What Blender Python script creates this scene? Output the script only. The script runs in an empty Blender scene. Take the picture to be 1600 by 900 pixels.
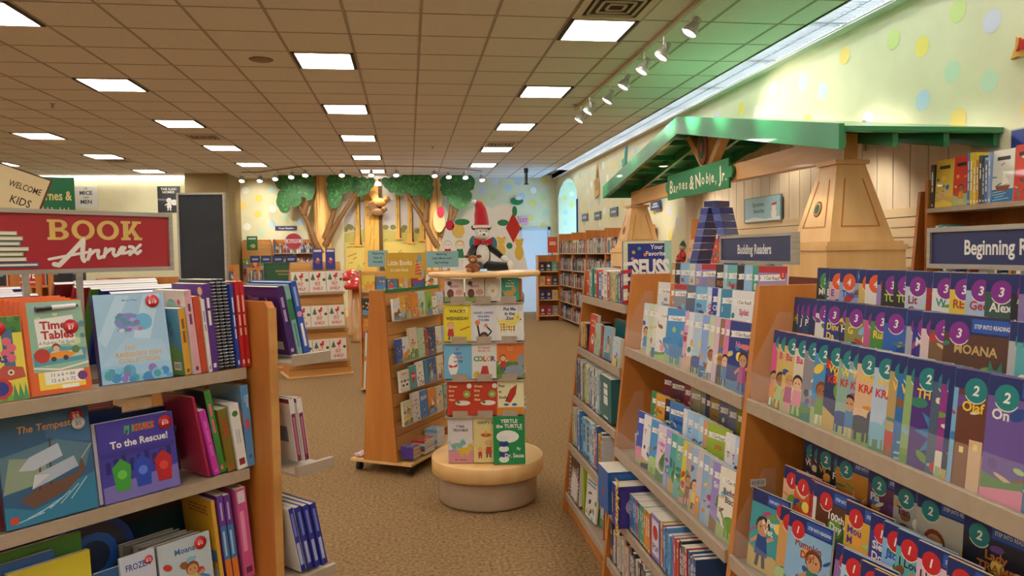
import bpy, math, random
from mathutils import Matrix, Vector

# ------------------------------------------------------------------ camera, light level
scene = bpy.context.scene
COL = scene.collection
CAMZ = 1.55
cam_data = bpy.data.cameras.new('camera')
cam = bpy.data.objects.new('camera', cam_data)
COL.objects.link(cam)
cam_data.sensor_width = 36.0
cam_data.lens = 1143.0 / 1600.0 * 36.0
cam_data.clip_start = 0.05
RX = Vector((0.99001239, -0.14018216, -0.01498071))
RU = Vector((0.02160629, 0.04586206, 0.99871409))
RF = Vector((0.13931485, 0.98906301, -0.04843283))
cam.matrix_world = Matrix(((RX[0], RU[0], -RF[0], 0), (RX[1], RU[1], -RF[1], 0), (RX[2], RU[2], -RF[2], CAMZ), (0, 0, 0, 1)))
scene.camera = cam
scene.view_settings.view_transform = 'Standard'
scene.view_settings.look = 'None'
scene.view_settings.gamma = 1.0
scene.view_settings.use_curve_mapping = False
scene.view_settings.exposure = 0.0
PANEL_L = 27.0       # radiance of the ceiling panels
STRIP_L = 4.2        # radiance of the fluorescent strip by the right wall
TRACK_W = 190.0       # watts of each track spot over the reading corner
BACK_W = 105.0        # watts of each track spot over the forest wall
world = bpy.data.worlds.new('world')
scene.world = world
world.use_nodes = True
world.node_tree.nodes['Background'].inputs[0].default_value = (0.9, 0.82, 0.7, 1)
world.node_tree.nodes['Background'].inputs[1].default_value = 0.02

H = 3.455            # ceiling height
XR = 3.85            # right wall
YB = 18.8            # back wall
TILE = 0.6025

# ------------------------------------------------------------------ small helpers
def lin(c):
    r = []
    for k in c[:3]:
        k = k / 255.0
        r.append(k / 12.92 if k <= 0.04045 else ((k + 0.055) / 1.055) ** 2.4)
    return (r[0], r[1], r[2], 1.0)

def hx(s):
    return (int(s[0:2], 16), int(s[2:4], 16), int(s[4:6], 16))

def ray(px, py):
    return RX * ((px - 800) / 1143.0) - RU * ((py - 450) / 1143.0) + RF

def at_x(px, py, X):
    d = ray(px, py); t = X / d.x
    return Vector((X, d.y * t, CAMZ + d.z * t))

def at_y(px, py, Y):
    d = ray(px, py); t = Y / d.y
    return Vector((d.x * t, Y, CAMZ + d.z * t))

def at_z(px, py, Z):
    d = ray(px, py); t = (Z - CAMZ) / d.z
    return Vector((d.x * t, d.y * t, Z))

# ------------------------------------------------------------------ materials
def new_mat(name):
    m = bpy.data.materials.new(name)
    m.use_nodes = True
    nt = m.node_tree
    return m, nt, nt.nodes['Principled BSDF']

def setin(b, name, val):
    if name in b.inputs:
        b.inputs[name].default_value = val

def noise_mat(name, c1, c2, scale=(8, 8, 8), rough=0.5, detail=3.0, bump=0.0, spec=0.5, metal=0.0, coords='Object', lo=0.3, hi=0.7, bscale=None, coat=0.0):
    m, nt, b = new_mat(name)
    tc = nt.nodes.new('ShaderNodeTexCoord')
    mp = nt.nodes.new('ShaderNodeMapping')
    mp.inputs['Scale'].default_value = scale
    nz = nt.nodes.new('ShaderNodeTexNoise')
    nz.inputs['Scale'].default_value = 1.0
    nz.inputs['Detail'].default_value = detail
    rp = nt.nodes.new('ShaderNodeValToRGB')
    rp.color_ramp.elements[0].position = lo
    rp.color_ramp.elements[1].position = hi
    rp.color_ramp.elements[0].color = lin(c1)
    rp.color_ramp.elements[1].color = lin(c2)
    L = nt.links.new
    L(tc.outputs[coords], mp.inputs['Vector']); L(mp.outputs[0], nz.inputs['Vector'])
    L(nz.outputs[0], rp.inputs[0]); L(rp.outputs[0], b.inputs['Base Color'])
    setin(b, 'Roughness', rough); setin(b, 'Specular IOR Level', spec); setin(b, 'Metallic', metal); setin(b, 'Coat Weight', coat)
    if bump:
        bp = nt.nodes.new('ShaderNodeBump')
        bp.inputs['Strength'].default_value = bump
        bp.inputs['Distance'].default_value = 0.01
        if bscale:
            n2 = nt.nodes.new('ShaderNodeTexNoise'); n2.inputs['Scale'].default_value = bscale
            L(tc.outputs[coords], n2.inputs['Vector']); L(n2.outputs[0], bp.inputs['Height'])
        else:
            L(nz.outputs[0], bp.inputs['Height'])
        L(bp.outputs[0], b.inputs['Normal'])
    return m

def attr_mat(name, rough=0.4, spec=0.5, coat=0.0, var=0.06, sheen=0.0, bump=0.0, nscale=40.0):
    """printed / painted surfaces: the colour is the ink's own, kept on the mesh; a little mottling on top"""
    m, nt, b = new_mat(name)
    at = nt.nodes.new('ShaderNodeAttribute'); at.attribute_name = 'Col'
    tc = nt.nodes.new('ShaderNodeTexCoord')
    nz = nt.nodes.new('ShaderNodeTexNoise'); nz.inputs['Scale'].default_value = nscale; nz.inputs['Detail'].default_value = 3
    mr = nt.nodes.new('ShaderNodeMapRange')
    mr.inputs[3].default_value = 1 - var; mr.inputs[4].default_value = 1 + var
    mx = nt.nodes.new('ShaderNodeVectorMath'); mx.operation = 'SCALE'
    L = nt.links.new
    L(tc.outputs['Object'], nz.inputs['Vector']); L(nz.outputs[0], mr.inputs[0])
    L(at.outputs['Color'], mx.inputs[0]); L(mr.outputs[0], mx.inputs['Scale']); L(mx.outputs[0], b.inputs['Base Color'])
    setin(b, 'Roughness', rough); setin(b, 'Specular IOR Level', spec); setin(b, 'Coat Weight', coat); setin(b, 'Sheen Weight', sheen)
    if bump:
        bp = nt.nodes.new('ShaderNodeBump'); bp.inputs['Strength'].default_value = bump; bp.inputs['Distance'].default_value = 0.01
        n2 = nt.nodes.new('ShaderNodeTexNoise'); n2.inputs['Scale'].default_value = nscale * 6
        L(tc.outputs['Object'], n2.inputs['Vector']); L(n2.outputs[0], bp.inputs['Height']); L(bp.outputs[0], b.inputs['Normal'])
    return m

def emit_mat(name, color, strength):
    m, nt, b = new_mat(name)
    setin(b, 'Base Color', (0.8, 0.8, 0.8, 1))
    tc = nt.nodes.new('ShaderNodeTexCoord')
    nz = nt.nodes.new('ShaderNodeTexNoise'); nz.inputs['Scale'].default_value = 4.0
    mr = nt.nodes.new('ShaderNodeMapRange'); mr.inputs[3].default_value = strength * 0.9; mr.inputs[4].default_value = strength * 1.1
    nt.links.new(tc.outputs['Object'], nz.inputs['Vector']); nt.links.new(nz.outputs[0], mr.inputs[0]); nt.links.new(mr.outputs[0], b.inputs['Emission Strength'])
    b.inputs['Emission Color'].default_value = (color[0], color[1], color[2], 1)
    return m

M_PRINT = attr_mat('printed_card', rough=0.38, coat=0.25, var=0.05)
M_PAPER = attr_mat('paper_pages', rough=0.85, spec=0.2, var=0.06, nscale=220)
M_PAINT = attr_mat('painted_surface', rough=0.6, spec=0.3, var=0.04, nscale=8)
M_GLOSS = attr_mat('glossy_plastic', rough=0.25, coat=0.3, var=0.03)
M_FABRIC = attr_mat('plush_fabric', rough=0.95, spec=0.1, var=0.12, sheen=0.4, bump=0.6, nscale=60)
M_WOOD = noise_mat('maple_veneer', hx('b86c2c'), hx('ca823c'), scale=(14, 14, 1.3), rough=0.42, detail=5, coat=0.1)
M_WOODP = noise_mat('pale_maple', hx('dba968'), hx('e6bc80'), scale=(9, 9, 1.0), rough=0.4, detail=5, coat=0.1)
M_WOODH = noise_mat('maple_beam', hx('cf9550'), hx('deaa66'), scale=(10, 1.2, 10), rough=0.4, detail=5, coat=0.1)
M_DARKWOOD = noise_mat('cherry_veneer', hx('5a2413'), hx('6d301c'), scale=(2, 2, 14), rough=0.4, detail=4)
M_SLAT = noise_mat('slatwall_maple', hx('c48a48'), hx('d29b58'), scale=(1.4, 1.4, 14), rough=0.42, detail=4)
M_METAL = noise_mat('taupe_shelf_metal', hx('a8957f'), hx('b09d88'), scale=(30, 30, 30), rough=0.45, spec=0.4)
M_SILVER = noise_mat('brushed_silver', hx('a9a39a'), hx('bdb7ae'), scale=(4, 4, 90), rough=0.38, metal=0.55)
M_BLACK = noise_mat('black_plastic', hx('17171a'), hx('222226'), scale=(20, 20, 20), rough=0.4)
M_WHITE = noise_mat('white_enamel', hx('d8d4cc'), hx('e4e0d8'), scale=(20, 20, 20), rough=0.35)
M_GREEN = noise_mat('green_lacquer', hx('1f7a4b'), hx('268655'), scale=(3, 3, 3), rough=0.28, coat=0.35)
M_CHALK = noise_mat('blackboard_slate', hx('24272c'), hx('2e3136'), scale=(6, 6, 6), rough=0.75)
M_DRUM = noise_mat('taupe_laminate', hx('a38a70'), hx('ad957b'), scale=(10, 10, 10), rough=0.5)
M_CARPET = noise_mat('tan_loop_carpet', hx('664d33'), hx('a6855b'), scale=(55, 55, 55), rough=0.95, spec=0.1, detail=6, bump=0.5, bscale=260, coords='Object', lo=0.25, hi=0.72)
M_CEIL = noise_mat('acoustic_tile', hx('d8d4d0'), hx('e2deda'), scale=(60, 60, 60), rough=0.9, spec=0.1, detail=4, bump=0.25, bscale=180)
M_TBAR = noise_mat('ceiling_tbar', hx('9a8f82'), hx('a59a8c'), scale=(5, 5, 5), rough=0.6)
M_WALL = noise_mat('cream_wall_paint', hx('dcd6b0'), hx('e4deba'), scale=(3, 3, 3), rough=0.7, spec=0.2)
M_PANEL = emit_mat('light_diffuser', (1.0, 0.96, 0.89), PANEL_L)
M_STRIP = emit_mat('strip_diffuser', (0.86, 0.95, 1.0), STRIP_L)
M_BULB = emit_mat('spot_bulb', (1.0, 0.96, 0.88), 14.0)
def clear_mat():
    m, nt, b = new_mat('clear_acrylic')
    setin(b, 'Base Color', (0.95, 0.97, 0.97, 1)); setin(b, 'Roughness', 0.04); setin(b, 'Alpha', 0.055); setin(b, 'Specular IOR Level', 0.6)
    tc = nt.nodes.new('ShaderNodeTexCoord'); nz = nt.nodes.new('ShaderNodeTexNoise'); nz.inputs['Scale'].default_value = 3.0
    mr = nt.nodes.new('ShaderNodeMapRange'); mr.inputs[3].default_value = 0.03; mr.inputs[4].default_value = 0.1
    nt.links.new(tc.outputs['Object'], nz.inputs['Vector']); nt.links.new(nz.outputs[0], mr.inputs[0]); nt.links.new(mr.outputs[0], b.inputs['Roughness'])
    return m
M_CLEAR = clear_mat()

# ------------------------------------------------------------------ text outlines (cached, flat)
_TX = {}
def text_mesh(s, bold=0.0, shear=0.0, res=2):
    k = (s, bold, shear, res)
    if k in _TX:
        return _TX[k]
    cu = bpy.data.curves.new('lettering', 'FONT')
    cu.body = s; cu.size = 1.0; cu.resolution_u = res; cu.offset = bold; cu.shear = shear
    cu.align_x = 'LEFT'
    o = bpy.data.objects.new('lettering', cu)
    me = o.to_mesh()
    vs = [(v.co.x, v.co.y) for v in me.vertices]
    fs = [tuple(p.vertices) for p in me.polygons]
    o.to_mesh_clear()
    bpy.data.objects.remove(o); bpy.data.curves.remove(cu)
    if not vs:
        vs = [(0, 0), (0.1, 0), (0.1, 0.1)]; fs = []
    x0 = min(v[0] for v in vs); x1 = max(v[0] for v in vs)
    _TX[k] = (vs, fs, x0, x1)
    return _TX[k]
CAP = 0.7   # cap height of the built-in face at size 1

# ------------------------------------------------------------------ mesh builder
class MB:
    def __init__(s, M=None):
        s.v = []; s.f = []; s.c = []; s.m = []; s.s = []
        s.M = M if M else Matrix()
    def add(s, vs, fs, col=(255, 255, 255), mat=0, smooth=False):
        o = len(s.v); M = s.M
        for p in vs:
            s.v.append(M @ Vector(p))
        c = lin(col)
        for f in fs:
            s.f.append(tuple(i + o for i in f)); s.c.append(c); s.m.append(mat); s.s.append(smooth)
    def box(s, x0, y0, z0, x1, y1, z1, col=(255, 255, 255), mat=0):
        vs = [(x0, y0, z0), (x1, y0, z0), (x1, y1, z0), (x0, y1, z0), (x0, y0, z1), (x1, y0, z1), (x1, y1, z1), (x0, y1, z1)]
        fs = [(0, 3, 2, 1), (4, 5, 6, 7), (0, 1, 5, 4), (1, 2, 6, 5), (2, 3, 7, 6), (3, 0, 4, 7)]
        s.add(vs, fs, col, mat)
    def hexa(s, bot, top, col=(255, 255, 255), mat=0):
        """a solid between two four-sided loops"""
        s.add(list(bot) + list(top), [(3, 2, 1, 0), (4, 5, 6, 7), (0, 1, 5, 4), (1, 2, 6, 5), (2, 3, 7, 6), (3, 0, 4, 7)], col, mat)
    def prism(s, pts, a, b, axis='y', col=(255, 255, 255), mat=0, smooth=False):
        n = len(pts)
        def mk(p, d):
            return {'y': (p[0], d, p[1]), 'x': (d, p[0], p[1]), 'z': (p[0], p[1], d)}[axis]
        vs = [mk(p, a) for p in pts] + [mk(p, b) for p in pts]
        s.add(vs, [tuple(range(n))[::-1], tuple(range(n, 2 * n))], col, mat)
        s.add(vs, [(i, (i + 1) % n, (i + 1) % n + n, i + n) for i in range(n)], col, mat, smooth)
    def tube(s, path, r, seg=8, col=(255, 255, 255), mat=0, caps=True):
        path = [Vector(p) for p in path]; n = len(path)
        rs = r if isinstance(r, (list, tuple)) else [r] * n
        vs = []
        for i, p in enumerate(path):
            d = (path[min(i + 1, n - 1)] - path[max(i - 1, 0)]).normalized()
            a = d.cross(Vector((0, 0, 1)))
            if a.length < 1e-3: a = d.cross(Vector((1, 0, 0)))
            a.normalize(); b = d.cross(a)
            for k in range(seg):
                t = 2 * math.pi * k / seg
                vs.append(p + (a * math.cos(t) + b * math.sin(t)) * rs[i])
        fs = []
        for i in range(n - 1):
            for k in range(seg):
                k2 = (k + 1) % seg
                fs.append((i * seg + k, (i + 1) * seg + k, (i + 1) * seg + k2, i * seg + k2))
        s.add(vs, fs, col, mat, True)
        if caps:
            s.add(vs, [tuple(range(seg)), tuple(range((n - 1) * seg, n * seg))[::-1]], col, mat)
    def lathe(s, prof, cx=0, cy=0, seg=40, col=(255, 255, 255), mat=0, smooth=True):
        vs = []; n = len(prof)
        for (r, z) in prof:
            for k in range(seg):
                t = 2 * math.pi * k / seg
                vs.append((cx + r * math.cos(t), cy + r * math.sin(t), z))
        fs = []
        for i in range(n - 1):
            for k in range(seg):
                k2 = (k + 1) % seg
                fs.append((i * seg + k, i * seg + k2, (i + 1) * seg + k2, (i + 1) * seg + k))
        s.add(vs, fs, col, mat, smooth)
    def ball(s, c, r, col=(255, 255, 255), mat=0, seg=16, rings=10):
        if not isinstance(r, (list, tuple)): r = (r, r, r)
        vs = []; fs = []
        for i in range(rings + 1):
            ph = math.pi * i / rings
            for k in range(seg):
                t = 2 * math.pi * k / seg
                vs.append((c[0] + r[0] * math.sin(ph) * math.cos(t), c[1] + r[1] * math.sin(ph) * math.sin(t), c[2] - r[2] * math.cos(ph)))
        for i in range(rings):
            for k in range(seg):
                k2 = (k + 1) % seg
                fs.append((i * seg + k, i * seg + k2, (i + 1) * seg + k2, (i + 1) * seg + k))
        s.add(vs, fs, col, mat, True)
    def build(s, name, mats, parent=None):
        me = bpy.data.meshes.new(name)
        me.from_pydata([tuple(p) for p in s.v], [], s.f)
        if not isinstance(mats, (list, tuple)): mats = [mats]
        for m in mats: me.materials.append(m)
        me.polygons.foreach_set('material_index', s.m)
        me.polygons.foreach_set('use_smooth', s.s)
        at = me.color_attributes.new('Col', 'FLOAT_COLOR', 'CORNER')
        buf = []
        for c, f in zip(s.c, s.f): buf.extend(c * len(f))
        at.data.foreach_set('color', buf)
        me.update()
        o = bpy.data.objects.new(name, me); COL.objects.link(o)
        if parent: o.parent = parent
        return o

def tag(o, label, cat, group=None, kind=None):
    o['label'] = label; o['category'] = cat
    if group: o['group'] = group
    if kind: o['kind'] = kind
    return o
def thing(name, label, cat, loc=(0, 0, 0), rz=0.0, group=None):
    o = bpy.data.objects.new(name, None); COL.objects.link(o)
    o.empty_display_size = 0.1
    o.location = loc; o.rotation_euler = (0, 0, rz)
    return tag(o, label, cat, group)
def struct(o):
    o['kind'] = 'structure'; return o
def copy_thing(o, loc=None, rz=None):
    c = o.copy(); COL.objects.link(c)
    if loc is not None: c.location = loc
    if rz is not None: c.rotation_euler = (0, 0, rz)
    for ch in list(o.children):
        d = ch.copy(); COL.objects.link(d); d.parent = c
        for g in list(ch.children):
            e = g.copy(); COL.objects.link(e); e.parent = d
    return c

# ------------------------------------------------------------------ flat printing on a face: (u, v) run 0..1 over a w x h area
class Print:
    """draws on the plane y = 0 of the builder's local frame, facing -y"""
    def __init__(s, mb, w, h, x0=0.0, z0=0.0, y0=0.0, mat=0, step=0.00002):
        s.mb = mb; s.w = w; s.h = h; s.x0 = x0; s.z0 = z0; s.y = y0; s.mat = mat; s.k = 1; s.step = step
    def _y(s):
        s.k += 1
        return s.y - s.step * s.k
    def poly(s, pts, col, clip=True):
        y = s._y()
        if clip: pts = [(min(max(a, 0.004), 0.996), min(max(b, 0.004), 0.996)) for a, b in pts]
        ar = sum(pts[i][0] * pts[(i + 1) % len(pts)][1] - pts[(i + 1) % len(pts)][0] * pts[i][1] for i in range(len(pts)))
        if abs(ar) < 1e-7: return
        if ar < 0: pts = pts[::-1]
        s.mb.add([(s.x0 + a * s.w, y, s.z0 + b * s.h) for a, b in pts], [tuple(range(len(pts)))], col, s.mat)
    def rect(s, a0, b0, a1, b1, col):
        s.poly([(a0, b0), (a1, b0), (a1, b1), (a0, b1)], col)
    def ell(s, a, b, r, col, ry=None, n=14, rot=0.0, t0=0.0, t1=None):
        """r is a fraction of the width; ry the same unit"""
        ry = r if ry is None else ry
        k = s.w / s.h; t1 = 2 * math.pi if t1 is None else t1
        full = abs(t1 - t0 - 2 * math.pi) < 1e-6
        pts = []
        for i in range(n if full else n + 1):
            t = t0 + (t1 - t0) * i / n
            x = r * math.cos(t); z = ry * math.sin(t)
            pts.append((a + x * math.cos(rot) - z * math.sin(rot), b + (x * math.sin(rot) + z * math.cos(rot)) * k))
        s.poly(pts, col)
    def line(s, pts, wd, col):
        k = s.w / s.h
        for (a0, b0), (a1, b1) in zip(pts, pts[1:]):
            dx = a1 - a0; dz = (b1 - b0) / k; l = math.hypot(dx, dz) or 1
            nx = -dz / l * wd / 2; nz = dx / l * wd / 2 * k
            s.poly([(a0 + nx, b0 + nz), (a0 - nx, b0 - nz), (a1 - nx, b1 - nz), (a1 + nx, b1 + nz)], col)
    def text(s, t, a, b, cap, col, maxw=0.92, bold=0.01, shear=0.0, align='c', rot=0.0, squeeze=1.0, res=2):
        """cap: cap height as a fraction of the area's height; (a, b) is the anchor at the baseline"""
        vs, fs, x0, x1 = text_mesh(t, bold, shear, res)
        sc = cap * s.h / CAP; sx = sc * squeeze
        wd = (x1 - x0) * sx
        if wd > maxw * s.w: sx *= maxw * s.w / wd; wd = maxw * s.w
        y = s._y()
        ox = {'c': -wd / 2, 'l': 0, 'r': -wd}[align]
        cr, sr = math.cos(rot), math.sin(rot)
        out = []
        for (x, z) in vs:
            X = (x - x0) * sx + ox; Z = z * sc
            out.append((s.x0 + a * s.w + X * cr - Z * sr, y, s.z0 + b * s.h + X * sr + Z * cr))
        s.mb.add(out, fs, col, s.mat)

def frame(loc, th=0.0, tilt=0.0, roll=0.0):
    """a face looking along (sin th, -cos th); tilt leans its top back; roll leans it sideways"""
    return Matrix.Translation(Vector(loc)) @ Matrix.Rotation(th, 4, 'Z') @ Matrix.Rotation(-tilt, 4, 'X') @ Matrix.Rotation(roll, 4, 'Y')

# ------------------------------------------------------------------ words
ORD = ['first', 'second', 'third', 'fourth', 'fifth', 'sixth', 'seventh', 'eighth', 'ninth', 'tenth', 'eleventh', 'twelfth', 'thirteenth', 'fourteenth', 'fifteenth', 'sixteenth', 'seventeenth', 'eighteenth', 'nineteenth', 'twentieth'] + ['twenty-' + q for q in ['first', 'second', 'third', 'fourth', 'fifth', 'sixth', 'seventh', 'eighth', 'ninth']] + ['thirtieth'] + ['thirty-' + q for q in ['first', 'second', 'third', 'fourth', 'fifth', 'sixth', 'seventh', 'eighth', 'ninth']] + ['fortieth']
def cname(c):
    r, g, b = [k / 255.0 for k in c[:3]]
    mx, mn = max(r, g, b), min(r, g, b); d = mx - mn
    if mx < 0.2: return 'black'
    if d < 0.1: return 'white' if mx > 0.8 else ('grey' if mx > 0.35 else 'dark grey')
    if mx == r: h = ((g - b) / d) % 6
    elif mx == g: h = (b - r) / d + 2
    else: h = (r - g) / d + 4
    h *= 60; s = d / mx
    if s < 0.22 and mx > 0.75: return 'cream' if 20 < h < 75 else 'pale'
    dk = 'dark ' if mx < 0.45 else ('light ' if s < 0.45 and mx > 0.65 else '')
    if h < 15 or h > 345: n = 'pink' if dk == 'light ' else 'red'
    elif h < 40: n = 'brown' if mx < 0.65 else 'orange'
    elif h < 68: n = 'yellow' if mx > 0.55 else 'olive'
    elif h < 160: n = 'green'
    elif h < 195: n = 'teal'
    elif h < 255: n = 'navy' if mx < 0.5 else 'blue'
    elif h < 290: n = 'purple'
    else: n = 'pink' if s < 0.5 else 'magenta'
    if n in ('navy', 'olive', 'brown', 'pink'): dk = '' if dk == 'dark ' else dk
    if n == 'pink': dk = ''
    return dk + n

WHITE = (236, 232, 224); CREAM = (238, 228, 196); PAGE = (226, 218, 200)
# ------------------------------------------------------------------ artwork for covers (plain generic pictures)
def figure(P, a, b, s, shirt, hair=(90, 60, 40), skin=(226, 178, 140), legs=(60, 70, 120)):
    k = P.w / P.h
    P.line([(a - .10 * s, b + .02 * k), (a - .06 * s, b + .30 * s * k)], .09 * s, legs); P.line([(a + .10 * s, b + .02 * k), (a + .06 * s, b + .30 * s * k)], .09 * s, legs)
    P.line([(a - .12 * s, b + .56 * s * k), (a - .30 * s, b + .42 * s * k)], .07 * s, skin); P.line([(a + .12 * s, b + .56 * s * k), (a + .30 * s, b + .66 * s * k)], .07 * s, skin)
    P.poly([(a - .18 * s, b + .24 * s * k), (a + .18 * s, b + .24 * s * k), (a + .12 * s, b + .62 * s * k), (a - .12 * s, b + .62 * s * k)], shirt)
    P.ell(a, b + .80 * s * k, .19 * s, hair); P.ell(a, b + .76 * s * k, .155 * s, skin)
    P.ell(a - .06 * s, b + .78 * s * k, .02 * s, (30, 25, 25), n=6); P.ell(a + .06 * s, b + .78 * s * k, .02 * s, (30, 25, 25), n=6)

def beast(P, a, b, s, col, dark=(60, 45, 35)):
    k = P.w / P.h
    for q in (-.22, -.1, .12, .24): P.line([(a + q * s, b), (a + q * s, b + .25 * s * k)], .08 * s, col)
    P.ell(a, b + .34 * s * k, .34 * s, col, ry=.18 * s); P.ell(a + .34 * s, b + .52 * s * k, .17 * s, col)
    P.poly([(a + .24 * s, b + .62 * s * k), (a + .28 * s, b + .80 * s * k), (a + .34 * s, b + .66 * s * k)], col)
    P.poly([(a + .36 * s, b + .66 * s * k), (a + .43 * s, b + .80 * s * k), (a + .45 * s, b + .6 * s * k)], col)
    P.line([(a - .32 * s, b + .40 * s * k), (a - .5 * s, b + .62 * s * k)], .06 * s, col)
    P.ell(a + .39 * s, b + .56 * s * k, .025 * s, dark, n=6); P.ell(a + .49 * s, b + .48 * s * k, .03 * s, dark, n=6)

PAL = [hx(q) for q in 'c23b2e d98d2b e5c545 6d9a3f 2f7f6a 3a7fb4 2a4a8c 6a4690 b0467e e0d8c4 8a5a34 d9b48a 7fb6cf a8c87a 333a4a e38aa0'.split()]
def scenery(P, rng, lo=0.0, hi=1.0, kind=None, main=None, vis=1.0):
    kind = kind or rng.choice(['hill', 'sea', 'fig', 'beast', 'dots', 'burst', 'flower', 'tree', 'fig', 'beast', 'town'])
    c = lambda: rng.choice(PAL)
    for i in range(7):
        P.ell(rng.uniform(0, 1), lo + (hi - lo) * rng.uniform(.1, 1.1), rng.uniform(.05, .16), rng.choice(PAL[:14]), ry=rng.uniform(.02, .08), n=8, rot=rng.uniform(-.6, .6))
    m = lambda v: lo + (hi - lo) * v
    if kind in ('hill', 'tree', 'beast', 'fig'):
        P.poly([(0, lo), (1, lo), (1, m(.22 + rng.random() * .15)), (.66, m(.34)), (.3, m(.26)), (0, m(.2 + rng.random() * .2))], rng.choice([hx('7fa04a'), hx('5d8a4c'), hx('c8a860'), hx('a8b878'), hx('8a6a44'), hx('5a86a8')]))
        if rng.random() < .5: P.ell(rng.uniform(.2, .8), m(.85), .1, rng.choice([hx('f0d060'), hx('f4efe0'), hx('e8a040')]))
    if kind == 'hill':
        P.poly([(.0, lo), (1, lo), (1, m(.1)), (.5, m(.22)), (0, m(.14))], c())
        for i in range(3): P.ell(rng.uniform(.1, .9), m(rng.uniform(.3, .7)), rng.uniform(.05, .12), c())
    elif kind == 'tree':
        P.line([(.5, m(.1)), (.5, m(.6))], .1, hx('6a4526'))
        for i in range(4): P.ell(.5 + rng.uniform(-.22, .22), m(rng.uniform(.5, .8)), .17, rng.choice([hx('4f7f3a'), hx('6d9a3f'), hx('3f6f4a')]))
    elif kind == 'sea':
        P.rect(0, lo, 1, m(.35), hx('2f6f9f'))
        for i in range(4): P.line([(rng.uniform(0, .3), m(.06 + .07 * i)), (rng.uniform(.5, 1), m(.1 + .07 * i))], .03, hx('9fc4d8'))
        P.poly([(.25, m(.3)), (.75, m(.3)), (.85, m(.45)), (.15, m(.45))], hx('8a4a2a')); P.poly([(.48, m(.46)), (.48, m(.9)), (.8, m(.5))], hx('ece6d8'))
    elif kind == 'fig':
        figure(P, rng.uniform(.35, .65) * vis, m(.05), min(.62 + .38 * vis, (hi - lo) * P.h / P.w * .95), c(), rng.choice([hx('5a3a20'), hx('2a2020'), hx('d8b050'), hx('8a4020')]), rng.choice([hx('e2b28c'), hx('a06a44'), hx('c8946a')]), c())
    elif kind == 'beast':
        beast(P, rng.uniform(.35, .55) * vis, m(.08), min(.5 + .6 * vis, (hi - lo) * P.h / P.w * 1.0), main or c())
    elif kind == 'dots':
        for i in range(12): P.ell(rng.uniform(.08, .92), m(rng.uniform(.06, .94)), rng.uniform(.04, .09), c(), n=10)
    elif kind == 'burst':
        q = [];
        for i in range(18):
            t = i * math.pi / 9; r = .42 if i % 2 else .2
            q.append((.5 + r * math.cos(t), m(.5) + r * math.sin(t) * P.w / P.h))
        P.poly(q, c()); P.ell(.5, m(.5), .16, c())
    elif kind == 'flower':
        for j in range(3):
            a = .2 + .3 * j; b = m(rng.uniform(.4, .75)); cc = c()
            P.line([(a, lo), (a, b)], .03, hx('5d8a4c'))
            for i in range(5): P.ell(a + .08 * math.cos(i * 1.257), b + .08 * math.sin(i * 1.257) * P.w / P.h, .06, cc, n=9)
            P.ell(a, b, .05, hx('e8c040'), n=9)
    elif kind == 'town':
        for i in range(5):
            x = .02 + .19 * i; hh = m(rng.uniform(.3, .7)); P.rect(x, lo, x + .18, hh, c()); P.rect(x + .06, hh - .08, x + .12, hh - .03, hx('f0d880'))

def wordbars(P, rng, a, b, w, n, col, ch=.02):
    """lines of print too small to read"""
    for i in range(n):
        x = a
        while x < a + w - .04:
            l = rng.uniform(.05, .16); e = min(x + l, a + w)
            P.rect(x, b - i * ch * 2, e, b - i * ch * 2 + ch, col); x = e + .025

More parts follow.
